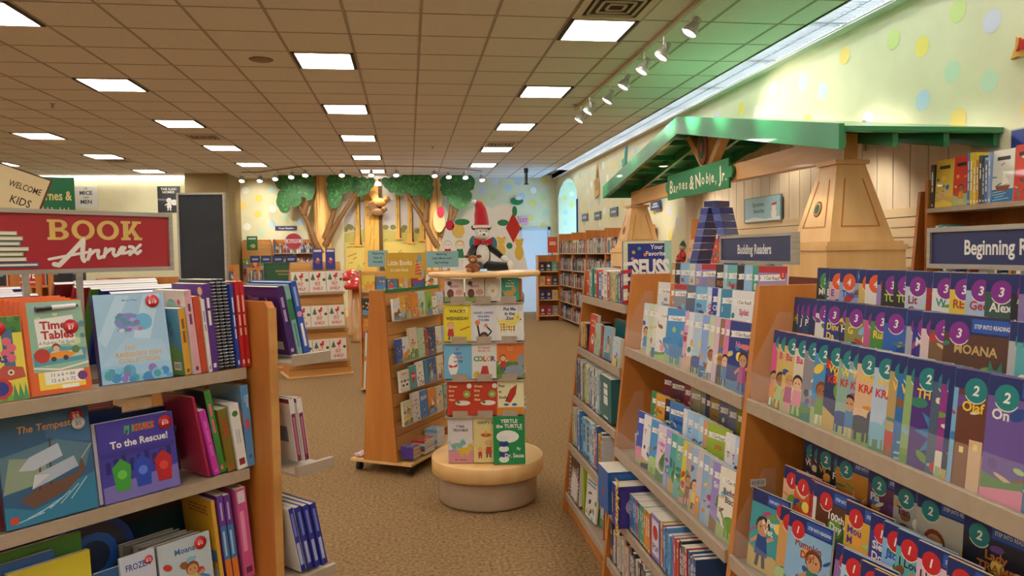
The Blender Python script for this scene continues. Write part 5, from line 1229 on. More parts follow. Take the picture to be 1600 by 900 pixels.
# ---- third shelf
m = MB(); m.prism([(-.12, 0), (.12, 0), (.12, .18)] + [(.12 * math.cos(t * math.pi / 12), .18 + .12 * math.sin(t * math.pi / 12)) for t in range(1, 12)] + [(-.12, .18)], 0, .05, axis='y', col=hx('1d3f8c')); q = Print(m, .24, .3, x0=-.12)
for r, c in ((.42, '3a3f54'), (.30, '2a62c0'), (.2, '2f3a54')): q.ell(.5, .6, r, hx(c))
o = m.build('activity_pack', M_PRINT); o.matrix_world = LB(-.42, .145, .503, tilt=.0); tag(o, 'round-topped blue activity pack behind the dark rail', 'activity pack')
book('activity_box', 'dark teal box lying behind the rail on the third shelf', 'box', None, LB(-.30, .228, .506, tilt=0), .28, .32, .08, hx('123a4a'), front=lambda P: (P.rect(.1, .7, .9, .8, hx('1d4a3a')), P.rect(.05, .85, .95, .95, hx('0f3058'))))
def clam(P, c, t, tc, seed, kind):
    P.rect(0, 0, 1, 1, c); scenery(P, random.Random(seed), 0, .62, kind); P.text(t, .5, .78, .09, tc, maxw=.7, bold=.02)
for i, (x, y, w, h, t, c, lab, title, tc, seed, kind) in enumerate([
    (-.288, .008, .165, .19, .010, 'b8c4cc', 'front pale toy book pack with wind-up toy, beside the yellow books', 'Moana', '3a6a9a', 3, 'fig'),
    (-.398, .004, .10, .195, .010, 'c4c8d8', 'pale winter story pack left of the wind-up pack', 'FROZEN', '3a4a9a', 5, 'fig'),
    (-.46, .02, .08, .17, .012, '2f5a8a', 'dark blue story pack, left of the winter pack', '', 'e0dcd4', 7, 'burst'),
    (-.60, .012, .13, .165, .010, 'd8dce4', 'white story pack with coloured flags at lower left', '', 'c83a3a', 11, 'dots'),
    (-.76, .02, .15, .17, .012, '8a3aa0', 'purple story pack in the lower left corner', '', 'e0dcd4', 13, 'burst')]):
    book('story_pack', lab, 'toy book pack', 'front story packs on the third shelf', LB(x, y, .503, tilt=.15), w, h, t, hx(c), front=lambda P, c=c, title=title, tc=tc, seed=seed, kind=kind: clam(P, hx(c), title, hx(tc), seed, kind), sticker=(.8, .86, .12, '$12') if i in (0, 1, 3) else None)
for i in range(5):
    book('story_pack', 'clear-edged story pack stacked behind the wind-up pack, %s back' % ORD[i], 'toy book pack', 'story packs in a row behind', LB(-.305 - .014 * i, .030 + .014 * i, .503 + .004 * i, tilt=.15), .165, .188, .009, hx('5a5650') if i % 2 else hx('7a7670'))
for i, (x, c) in enumerate([(-.66, 'd8c43a'), (-.72, '3a6ab0'), (-.62, '5a9a4a')]):
    book('story_pack', '%s edged book standing behind the lower left packs' % cname(hx(c)), 'book', None, LB(x - .02 * i, (.05 + .025 * i), .503, tilt=.08), .2, .235 + .02 * i, .02, hx(c), page=hx('e8e4dc'))
def c_yel(P): P.rect(0, 0, 1, 1, hx('d09a2c')); wordbars(P, random.Random(20), .25, .9, .6, 3, hx('8a5a20'), .02); P.rect(.62, .28, .98, .42, hx('3a7a9a')); P.rect(.0, .0, 1, .2, hx('c8c0b0'))
sb('picture_book', 'large mustard yellow book with its back showing on third shelf', -.085, .016, .503, .285, .18, .012, hx('d09a2c'), .1, .0, back=c_yel, spine_col=hx('d8a83a'))
for k in range(2):
    sb('picture_book', 'purple, blue and orange spined book, %s of the lower pair' % ('left' if k == 0 else 'right'), -.058 + .024 * k, .012, .503, .295 - .004 * k, .2, .02, hx('6a3a94'), .1, 0, group='striped spined pair', spine=lambda P: (P.rect(0, .28, 1, .66, hx('3f7ab4')), P.rect(0, .02, 1, .28, hx('d8782a')), P.rect(.35, .72, .65, .92, hx('c8b0d8')), P.rect(.25, .32, .6, .6, hx('a8c8e0'))))
sb('picture_book', 'pink spined book against the end panel on third shelf', .016, .006, .503, .30, .2, .036, hx('d05a94'), .09, spine=lambda P: (P.rect(.15, .84, .85, .97, hx('d8d0d4')), P.rect(.2, .3, .6, .75, hx('e89abc')), P.rect(.2, .05, .8, .12, hx('7a2a4a'))))
# ---- end-cap trays beyond the panel, with books
for z, nm in ((1.215, 'upper'), (.86, 'middle'), (.50, 'lower'), (.31, 'lowest')):
    mb = MB(); mb.box(.0635, -.155, z - .012, .205, .20, z - .004); mb.box(.0635, -.172, z - .012, .205, -.1551, z + .022)
    mb.prism([(-.005, z - .004), (.10, z - .004), (.05, z + .135), (.008, z + .135)], .0635, .066, axis='x')
    ladd(mb, 'end_tray', M_METAL)
def c_disney(P): P.rect(0, 0, 1, 1, hx('45206a')); P.text('Disney', .42, .80, .065, hx('c0a0d0'), maxw=.3, shear=.15); P.line([(.7, .84), (.76, .72), (.82, .64)], .03, hx('c8a040')); P.rect(.72, .08, .9, .2, hx('dcd8d4')); wordbars(P, random.Random(2), .55, .4, .3, 4, hx('6a4a8a'), .012)
def eb(name, lab, u, y, z, h, d, t, c, roll, **kw): return book(name, lab, 'book', kw.pop('group', None), LB(u, y, z, th=math.pi / 2, tilt=roll), d, h, t, c, **kw)
eb('picture_book', 'large purple hardback leaning on the end tray beside the gondola', .150, -.066, 1.222, .232, .24, .026, hx('45206a'), .2, hard=True, back=c_disney, spine=spine_fn(random.Random(1), .026, .25, hx('c0a8d0')))
eb('picture_book', 'pale teal and green spined hardback beside the purple one', .171, -.07, 1.222, .236, .24, .018, hx('8ab8b0'), .2, hard=True, spine=lambda P: (P.rect(0, .5, 1, .8, hx('2f7a3f')), P.rect(.3, .1, .7, .45, hx('5a8a8a'))))
eb('picture_book', 'bright blue spined hardback, outermost on the upper end tray', .199, -.074, 1.222, .246, .24, .024, hx('2a56b4'), .2, hard=True, spine=lambda P: (P.ell(.5, .55, .4, hx('d8a0b0')), P.rect(.3, .1, .7, .42, WHITE), P.rect(.3, .66, .7, .93, hx('9ab0d8'))))
for k in range(2):
    eb('picture_book', 'white book with maroon spine, %s on the middle end tray' % ('inner' if k == 0 else 'outer'), .150 + .024 * k, -.08 - .008 * k, .868, .215, .2, .02, hx('dcd4cc'), .13, group='maroon spined books on the end tray', spine_col=hx('7a1f3f'), hard=True, spine=lambda P: (P.rect(0, .76, 1, 1, hx('dcd4d0')), P.rect(.3, .1, .7, .7, hx('b06a84'))), back=lambda P: (P.rect(.0, .93, 1, 1, hx('7a1f3f')), P.rect(.55, .3, .85, .55, hx('6a7a94')), wordbars(P, random.Random(4), .2, .85, .6, 6, hx('b0a8a4'), .012)))
for k in range(4):
    eb('picture_book', 'navy series hardback on the lower end tray, %s of four' % (['innermost', 'second', 'third', 'outermost'][k]), .135 + .0245 * k, -.105 - .006 * k, .508, .225, .19, .022, hx('2a328c') if k else hx('d8d4d0'), .2, group='navy series hardbacks', spine_col=hx('2a3296'), hard=True, spine=lambda P: (P.rect(.25, .1, .75, .45, hx('b8c0e0')), P.rect(.3, .55, .7, .92, hx('7a86c8'))))
m = MB(); m.prism([(0, 0), (.10, 0), (.11, .03), (.10, .145), (.02, .15)], 0, .10, axis='x', col=hx('a8c4d0')); o = m.build('plush_pack', M_FABRIC); o.matrix_world = LB(.09, -.10, .307); tag(o, 'pale blue soft pack at the foot of the end trays', 'soft toy pack')
# ================================================================== ROUND-TOPPED BOOK SPINNER IN THE AISLE
SC = (.47, 4.57)
spn = thing('book_spinner', 'round floor spinner with wooden disc top and base in the aisle', 'display stand', (SC[0], SC[1], 0))
mb = MB(); mb.lathe([(0, .005), (.305, .005), (.311, .02), (.311, .17), (.303, .182), (0, .182)], seg=64); mb.build('drum_base', M_DRUM, spn)
mb = MB(); mb.lathe([(0, 0), (.27, 0), (.27, .005), (0, .005)], seg=48); mb.build('plinth', M_BLACK, spn)
mb = MB(); mb.lathe([(0, .183), (.347, .183), (.353, .188), (.353, .273), (.347, .28), (0, .28)], seg=64); mb.build('base_disc', M_WOODP, spn)
mb = MB(); mb.lathe([(0, 1.405), (.344, 1.405), (.35, 1.41), (.35, 1.43), (.344, 1.435), (0, 1.435)], seg=64); mb.build('top_disc', M_WOODP, spn)
ST = math.radians(-8)        # the tower is turned a little
SM = Matrix.Translation((SC[0], SC[1], 0)) @ Matrix.Rotation(ST, 4, 'Z')
TW = .075
mb = MB(Matrix.Rotation(ST, 4, 'Z')); mb.box(-TW, -TW, .281, TW, TW, 1.404); mb.build('tower_core', M_DRUM, spn)
rows = [(.285, .275), (.572, .213), (.794, .22), (1.020, .228), (1.259, .137)]
mb = MB(Matrix.Rotation(ST, 4, 'Z'))
for (z, h) in rows[1:]:
    for a in range(4):
        q = MB(Matrix.Rotation(ST + a * math.pi / 2, 4, 'Z'))
        q.box(-.232, -.24, z - .012, .232, -.19, z - .004); q.box(-.02, -.1899, z - .012, .02, -TW - .001, z - .004)
        for cx in (-.15, 0, .15):
            q.box(cx - .045, -.2455, z - .012, cx + .045, -.2405, z + .032)
        q.build('pocket_tray', M_METAL, spn)
def sbook(lab, cx, z, w, h, c, fn, t=.014, y=-.233, a=0, tilt=.03, n=1, name='picture_book', group='face-out books on the spinner', **kw):
    for k in range(n):
        M = SM @ Matrix.Rotation(a * math.pi / 2, 4, 'Z') @ frame((cx * 1.05 - w * .525 - .004 * k, y + (t + .001) * k, z + .002), 0, tilt)
        book(name, lab if k == 0 else 'hidden copy behind the ' + ' '.join(lab.split()[:9]), 'book', group, M, w * 1.05, h, t, c, front=fn if k == 0 else None, hard=True, **kw)
RD = hx('c23a24')
def T(lines, c, b=.86, cap=.085, dy=.13, kind=None, seed=0, hi=.6, bold=.03, shear=0, al='c', by=None, extra=None):
    def fn(P):
        if kind: scenery(P, random.Random(seed), 0, hi, kind)
        if extra: extra(P)
        for i, l in enumerate(lines): P.text(l, .5 if al == 'c' else .08, b - dy * i, cap, c[i] if isinstance(c, list) else c, maxw=.84, bold=bold, shear=shear, align=al)
        if by: P.text(by[0], .5, .05, .045, by[1], maxw=.7, bold=.02)
    return fn
INK = hx('3a3a5a'); rowsz = rows
# bottom row
sbook('white and pink book with small animals on the spinner bottom row, left', -.145, .285, .14, .268, hx('dcd6d4'), T(['I Had', 'TROUBLE'], hx('4a3038'), .8, .055, .09, extra=lambda P: (P.rect(0, 0, 1, .3, hx('d8909a')), beast(P, .35, .25, .7, hx('7ab0b0')), beast(P, .65, .15, .7, hx('d8b83a'))), by=('Dr. Seuss', hx('8a2a3a'))), n=2)
sbook('pale yellow birthday book on the spinner bottom row, middle', .002, .285, .14, .268, hx('e0cc8a'), T(['HAPPY BI'], hx('2a7a8a'), .87, .065, kind=None, extra=lambda P: (P.ell(.5, .62, .22, hx('c85a2a'), ry=.08), P.rect(.46, .62, .54, .72, hx('e0a83a')), figure(P, .6, .1, .75, hx('c8422a'), hair=hx('d8b83a')), figure(P, .25, .08, .5, hx('c83a3a'), hair=hx('d8a83a')))), y=-.234, n=2)
sbook('bright green book with white lettering on the spinner bottom row, right', .135, .285, .18, .285, hx('14874a'), T(['YERTLE', 'the TURTLE'], WHITE, .87, .075, .105, extra=lambda P: (P.ell(.45, .58, .36, WHITE, ry=.2), [P.ell(.33, .1 + .11 * k, .16, [hx('e0e4dc'), hx('24408c')][k % 2], ry=.1) for k in range(5)], P.text('By', .8, .3, .06, WHITE, maxw=.2), P.text('Dr. Seuss', .66, .14, .085, WHITE, maxw=.6, bold=.03), P.text('and', .85, .72, .04, WHITE, maxw=.14))), y=-.276, t=.02)
# green eggs row
for k, (cx, sd) in enumerate(((-.145, 'left'), (0, 'middle'))):
    sbook('orange red food book on the spinner second row from bottom, %s copy' % sd, cx, .574, .145, .205, RD, T(['Green', 'Eggs', 'and', 'Ham'], hx('e8dca0'), .82, .065, .13, al='l', extra=lambda P: (P.ell(.62, .36, .3, hx('e0dcd0'), ry=.1), P.ell(.45, .38, .08, hx('4a8a3a'), ry=.05), P.ell(.78, .62, .15, hx('8aa84a')), P.text('60', .78, .585, .07, WHITE), P.ell(.88, .86, .1, hx('e0dcd0'))), by=('Dr. Seuss', hx('e8dca0'))))
sbook('cream book with red shape and orange ground, second spinner row, right', .145, .574, .155, .203, hx('e4dcae'), T(['Fox', 'in', 'Socks'], hx('2a2a30'), .82, .08, .17, al='l', extra=lambda P: (P.rect(0, 0, 1, .22, hx('d8862a')), P.poly([(.3, .4), (.5, .75), (.75, .9), (.7, .6), (.5, .35)], hx('b8281f')), P.ell(.35, .3, .1, hx('2a6ab0'), ry=.05), P.ell(.65, .3, .1, hx('2a6ab0'), ry=.05)), by=('Dr. Seuss', hx('e8e0c8'))))
# third row
sbook('light blue election book with red lettering, third spinner row, left', -.15, .796, .16, .208, hx('6fb2d4'), T(['IF I', 'HAD', 'YOUR', 'VOTE'], [hx('a83a6a'), hx('3a4a9a'), hx('c83a3a'), hx('3a3a8a')], .82, .07, .12, extra=lambda P: (P.ell(.32, .4, .18, WHITE, ry=.4), P.poly([(.15, .42), (.32, .36), (.5, .44), (.45, .34), (.2, .32)], R_))))
sbook('white colours book with rainbow lettering, third spinner row, middle', 0, .796, .145, .208, hx('dcd6cc'), T(["Dr. Seuss's", 'BOOK OF'], [hx('b83a3a'), hx('c86a5a')], .86, .055, .09, extra=lambda P: ([P.text(ch, .17 + .17 * q, .5, .14, hx(cc), maxw=.2, bold=.05) for q, (ch, cc) in enumerate(zip('COLOR', ('3a9a9a', '5a9a4a', 'c83a6a', 'd8a83a', '6a4a9a')))], P.poly([(.3, .05), (.7, .05), (.62, .36), (.42, .36)], hx('c23030')), P.ell(.2, .1, .14, hx('e0b83a')))))
sbook('orange and green landscape book, third spinner row, right', .147, .796, .16, .209, hx('d8702a'), T(['Do you', 'know?'], hx('e8a07a'), .86, .04, .07, extra=lambda P: (P.rect(0, 0, 1, .48, hx('5f8a3a')), P.poly([(0, .3), (.4, .5), (.6, .42), (1, .55), (1, .2), (0, .1)], hx('4a7a34')), P.ell(.65, .2, .38, hx('8a94a0'), ry=.22), P.ell(.88, .5, .12, hx('8a94a0'), ry=.25), figure(P, .25, .2, .6, hx('c22a2a')))))
# fourth row
sbook('yellow Wednesday book with red dressed figure, fourth spinner row, left', -.15, 1.022, .155, .219, hx('e2cd2c'), T(['WACKY', 'WEDNESDAY'], hx('3a2a2a'), .78, .085, .20, shear=-.1, extra=lambda P: (figure(P, .25, .02, .7, hx('b82a34'), hair=hx('d89a3a')), P.line([(.6, .3), (.95, .4)], .05, hx('c8622a')), P.ell(.8, .85, .11, hx('e8dc7a'))), by=('Dr. Seuss', hx('3a2a2a'))))
sbook('white thumb book with black monkey, fourth spinner row, middle', 0, 1.022, .145, .219, hx('d8d4d4'), T(['HAND, HAND,', 'FINGERS', 'THUMB'], hx('2a5a9a'), .74, .06, .1, extra=lambda P: (P.line([(.35, 0), (.3, .25), (.25, .45)], .07, K_), P.line([(.6, .1), (.8, .25), (.6, .4)], .06, K_), P.ell(.5, .12, .18, hx('2a2422')), P.ell(.5, .1, .12, hx('a8522a')), P.ell(.25, .5, .1, hx('d8783a')), P.ell(.58, .42, .07, hx('d8783a')))))
sbook('white zoo book with spotted animal, fourth spinner row, right', .148, 1.022, .16, .220, hx('dcdad6'), T(['Put Me', 'in the', 'Zoo'], hx('2a4a7a'), .82, .08, .125, bold=.045, extra=lambda P: (beast(P, .42, .22, .95, hx('e0cc6a')), [P.ell(.2 + .09 * (q % 6), .3 + .07 * (q // 6), .03, hx(['c8622a', '2a2a2a'][q % 2]), n=7) for q in range(14)], P.ell(.85, .86, .1, hx('c8ccc8'))), by=('Robert Lopshire', hx('3a3a4a'))))
# top row: small board books
moo = T(['MOO!'], hx('b83a6a'), .62, .1, extra=lambda P: (P.rect(0, 0, 1, .22, hx('7aa040')), P.ell(.3, .35, .18, hx('6a3026'), ry=.24), P.ell(.26, .8, .12, hx('3a2024')), P.ell(.75, .4, .2, hx('d89a7a'), ry=.15)))
for k, (cx, sd) in enumerate(((-.165, 'far left'), (-.048, 'second'))):
    sbook('small pale farm board book, %s on the top spinner row' % sd, cx, 1.261, .108, .134, hx('dcccc8'), moo, name='board_book', group='small board books on the spinner')
sbook('small white board book with egg drawing on the top spinner row', .055, 1.261, .088, .134, hx('dcd6cc'), lambda P: ([P.line([(.5, .5), (.5 + .48 * math.cos(q * .35), .5 + .48 * math.sin(q * .35))], .012, hx('8a6a5a')) for q in range(18)], P.ell(.5, .45, .34, hx('e8e2d0'), ry=.45), P.ell(.5, .45, .1, hx('c8a84a'))), name='board_book', group=None)
sbook('small teal board book with tan dog on the top spinner row', .152, 1.261, .10, .137, hx('17987f'), T(['Are', 'You My', 'Mother?'], hx('e0d8a0'), .84, .08, .12, extra=lambda P: beast(P, .42, .1, .9, hx('c8a05a'))), name='board_book', group=None)
# spines on the right-hand face
def sspine(lab, z, h, yy, c, t=.016, d=.12, **kw):
    M = SM @ frame((.232, yy - .002, z + .002), math.pi, 0)
    return book(kw.pop('name', 'picture_book'), lab, 'book', 'spines on the right side of the spinner', M, d, h, t, c, simple=True, **kw)
rr = random.Random(77)
for ri, (z, h) in enumerate(rows):
    cs = [['2a4a8a', '3a5ab0', 'd8a8a0', 'c84a6a'], ['1a3a6a', '16325e', '204a80', '3a6a9a'], ['8a3a7a', 'b03a8a', '1a4a5a', '14505a'], ['2a6ab0', 'd8d4cc', 'e0cc4a', 'd8c23a'], ['e0822a', 'e0862e', '8a8aa0', '3a3a6a']][ri]
    for q, c in enumerate(cs):
        yy = -.14 + .055 * q
        sspine('%s book on the spinner right side, %s row up, %s from front' % (cname(hx(c)), ORD[ri], ORD[q]), z, h * rr.uniform(.84, .93), yy, hx(c), t=.03, spine=spine_fn(rr, .03, h, hx('e0dcc8') if ri != 3 else hx('3a3a4a')))
# books showing at the left-hand edge of the tower
for ri, (z, h) in enumerate(rows):
    c = ['d8d0c8', '5a9a74', 'c8b0b8', 'd0d4c8', 'd8c8c0'][ri]
    M = SM @ Matrix.Rotation(-math.pi / 2, 4, 'Z') @ frame((-.02, -.236, z + .002), 0, .03)
    book('picture_book', '%s book facing left on the spinner, %s row up' % (cname(hx(c)), ORD[ri]), 'book', 'books on the left side of the spinner', M, .15, h * .92, .016, hx(c), hard=True, front=lambda P, ri=ri: scenery(P, random.Random(90 + ri), 0, .7))
# ---- soft toy on top
KB = hx('141416'); WT = hx('e2dcd2'); RB = hx('b81c2a')
toy = thing('plush_toy', 'black and white soft toy bear in tall red hat sitting on the spinner', 'soft toy', (.45, 4.50, 1.445), math.radians(8))
mb = MB(); mb.ball((0, .02, .085), (.06, .05, .095), KB); mb.tube([(.02, .0, .03), (.06, -.06, .022), (.115, -.10, .022), (.14, -.12, .022)], [.034, .03, .026, .022], 12, KB); mb.tube([(-.02, .0, .03), (-.06, -.06, .022), (-.105, -.10, .022), (-.125, -.12, .022)], [.034, .03, .026, .022], 12, KB)
mb.tube([(.045, .01, .145), (.085, -.02, .11), (.115, -.04, .08)], [.022, .02, .017], 10, KB); mb.tube([(-.045, .01, .145), (-.08, -.02, .10), (-.075, -.055, .065)], [.022, .02, .017], 10, KB)
mb.build('body', M_FABRIC, toy)
mb = MB(); mb.ball((0, -.02, .095), (.042, .028, .068), WT); mb.build('chest', M_FABRIC, toy)
mb = MB(); mb.ball((0, .0, .225), (.052, .046, .045), WT); mb.ball((0, -.04, .212), (.034, .022, .024), WT)
hd = mb.build('head', M_FABRIC, toy)
for s in (-1, 1):
    mb = MB(); mb.ball((s * .048, .005, .262), (.016, .01, .016), KB); mb.build('ear', M_FABRIC, hd)
    mb = MB(); mb.ball((s * .018, -.042, .236), .004, (20, 20, 20), seg=8, rings=6); mb.build('eye', M_GLOSS, hd)
mb = MB(); mb.ball((0, -.062, .217), (.008, .005, .006), (30, 24, 24), seg=8, rings=6); mb.build('nose', M_GLOSS, hd)
for s in (-1, 1):
    mb = MB(); mb.ball((s * .128 if s < 0 else .143, -.13, .03), (.02, .016, .03), WT); mb.build('foot', M_FABRIC, toy)
    mb = MB(); mb.ball((.128, -.048, .07) if s > 0 else (-.07, -.07, .06), (.022, .02, .02), WT)
    for q in range(4): mb.tube([((.128 if s > 0 else -.07) + .008 * (q - 1.5), -.055 if s > 0 else -.085, .066), ((.138 if s > 0 else -.06) + .009 * (q - 1.5), -.07 if s > 0 else -.1, .055)], [.007, .005], 8, WT)
    mb.build('paw', M_FABRIC, toy)
mb = MB(); mb.ball((0, -.035, .172), (.015, .014, .013), RB)
for s in (-1, 1): mb.hexa([(s * .012, -.04, .165), (s * .058, -.045, .150), (s * .058, -.028, .150), (s * .012, -.026, .165)][::s], [(s * .012, -.04, .180), (s * .058, -.045, .2), (s * .058, -.028, .2), (s * .012, -.026, .180)][::s], RB)
mb.build('bow', M_FABRIC, toy)
mb = MB(); mb.tube([(0, .0, .258), (0, .0, .275)], [.056, .056], 20, WT); brim = mb
mb = MB(); mb.tube([(0, 0, .275), (.0, .0, .31), (-.004, .0, .345), (-.006, 0, .375), (-.016, 0, .402), (-.034, 0, .416)], [.047, .043, .04, .034, .026, .014], 20, RB); ht = mb.build('hat', M_FABRIC, toy); brim.build('hat_brim', M_FABRIC, ht)
mb = MB(); mb.ball((-.042, 0, .415), .017, WT); mb.build('pompon', M_FABRIC, ht)
BR = hx('9a5a2c'); b2 = thing('plush_toy', 'small brown soft toy bear sitting in the lap of the bigger one', 'soft toy', (.375, 4.29, 1.4365), math.radians(-10))
mb = MB(); mb.ball((0, 0, .03), (.028, .024, .032), BR)
for s in (-1, 1): mb.tube([(s * .012, -.01, .016), (s * .03, -.035, .012)], [.012, .009], 8, BR); mb.tube([(s * .02, -.005, .045), (s * .04, -.02, .03)], [.01, .008], 8, BR)
mb.build('body', M_FABRIC, b2)
mb = MB(); mb.ball((0, -.004, .078), (.028, .024, .024), BR); mb.ball((0, -.026, .073), (.013, .01, .01), hx('c89a6a'))
for s in (-1, 1): mb.ball((s * .034, .0, .094), (.018, .006, .01), hx('7a4420')); mb.ball((s * .01, -.026, .084), .003, (20, 18, 16), seg=8, rings=6)
mb.build('head', M_FABRIC, b2)
mb = MB(); mb.box(-.022, -.0, 0, .022, .003, .03, hx('9ac0d8')); P = Print(mb, .044, .03, x0=-.022); P.rect(.1, .5, .9, .8, WHITE); o = mb.build('swing_tag', M_PRINT); o.matrix_world = Matrix.Translation((.44, 4.31, 1.4365)) @ Matrix.Rotation(-.9, 4, 'X'); tag(o, 'pale blue card tag lying before the seated soft toys', 'tag')

# ================================================================== LITTLE A-FRAME ON CASTERS LEFT OF THE SPINNER
AA = math.radians(30)
AO = Vector((-.124, 5.114, 0)); au = Vector((math.sin(AA), math.cos(AA), 0)); an = Vector((math.cos(AA), -math.sin(AA), 0))
AC = AO - an * .12
AM = Matrix.Translation(AC) @ Matrix.Rotation(math.pi / 2 - AA, 4, 'Z')      # local x along the face, local -y is its front
af = thing('slatwall_display', 'low slatwall A-frame on casters with yellow sign, left of the spinner', 'display stand'); af.matrix_world = AM
AL = .86
def aw(z): return .135 - (.135 - .052) * (z - .1) / 1.2          # half depth at height z
for x0, x1 in ((0, .022), (AL - .022, AL)):
    mb = MB(); mb.prism([(-.138, .095), (.138, .095), (.056, 1.30), (-.056, 1.30)], x0, x1, axis='x'); mb.build('end_panel', M_WOOD, af)
for s in (-1, 1):
    for k in range(11):
        z = .17 + k * .1015; mb = MB(); za, zb = z, z + .096
        a, b = aw(za) - .006, aw(zb) - .006
        pr = [(s * a, za), (s * (a - .016), za), (s * (b - .016), zb), (s * b, zb)]
        mb.prism(pr if s > 0 else pr[::-1], .0225, AL - .0225, axis='x'); mb.build('slat', M_SLAT, af)
    mb = MB(); 
    for k in range(12):
        z = .163 + k * .1015; a = aw(z) - .018; mb.box(.0226, s * a - .004, z - .004, AL - .0226, s * a + .004, z + .006, hx('6a2a1c'))
    mb.build('groove_insert', M_PAINT, af)
mb = MB(); mb.box(-.0, -.37 + .12, .075, AL, .37 - .12, .094); mb.build('base_platform', M_WOODP, af)
for s in (-1, 1):
    for x in (.06, AL - .06):
        mb = MB(Matrix.Translation((x, s * .21, 0))); mb.prism([(.03 * math.cos(t * math.pi / 9), .031 + .03 * math.sin(t * math.pi / 9)) for t in range(18)], -.014, .014, axis='y'); mb.box(-.014, -.018, .05, .014, .018, .0745); mb.build('caster', M_BLACK, af)
mb = MB(); mb.box(.03, -.058, 1.282, AL - .03, -.0535, 1.303, hx('2f7a44')); mb.build('green_trim', M_PAINT, af)
for z in (1.088, .79, .585, .345):
    mb = MB(); y = -aw(z); mb.box(.03, y - .055, z - .012, AL - .03, y - .008, z - .008); mb.box(.03, y - .058, z - .012, AL - .03, y - .0555, z + .03); o = mb.build('acrylic_shelf', M_CLEAR, af); o['label'] = 'clear acrylic shelf'
sg = thing('promotional_sign', 'mustard yellow Little Books sign over the low A-frame', 'sign'); sg.matrix_world = Matrix.Translation((-.02, 5.335, 1.30))
mb = MB(); mb.box(-.145, -.004, .075, .145, .004, .26, hx('c89a2a')); P = Print(mb, .29, .185, x0=-.145, z0=.075, y0=-.004)
P.text('Little Books', .36, .52, .2, hx('ece4cc'), maxw=.58, bold=.015); P.text('for Little Hands', .34, .28, .11, hx('ece4cc'), maxw=.44, bold=.01)
P.poly([(.72, .15), (.9, .12), (.84, .5), (.78, .75), (.74, .5)], hx('c8522a')); P.ell(.84, .75, .06, hx('7aa0a0'), ry=.12); P.ell(.92, .2, .04, hx('8aa09a'), ry=.1)
for q in range(4): P.line([(.73, .22 + .12 * q), (.88, .26 + .12 * q)], .012, hx('e0c8a0'))
mb.build('sign_face', M_PRINT, sg)
mb = MB(); mb.box(-.01, -.003, .006, .01, .003, .0749); mb.build('sign_clip', M_SILVER, sg)
def abook(lab, x, z, w, h, c, fn, t=.014, dy=.0, tilt=.07, name='board_book', **kw):
    y = -aw(z) - .052 + dy
    return book(name, lab, 'book', kw.pop('group', 'board books on the low A-frame'), AM @ frame((x, y, z - .0065), 0, tilt), w, h, t, c, front=fn, hard=False, **kw)
def sc(seed, kind=None, hi=.7): return lambda P: scenery(P, random.Random(seed), .02, hi, kind)
L_ = 'on the low A-frame '
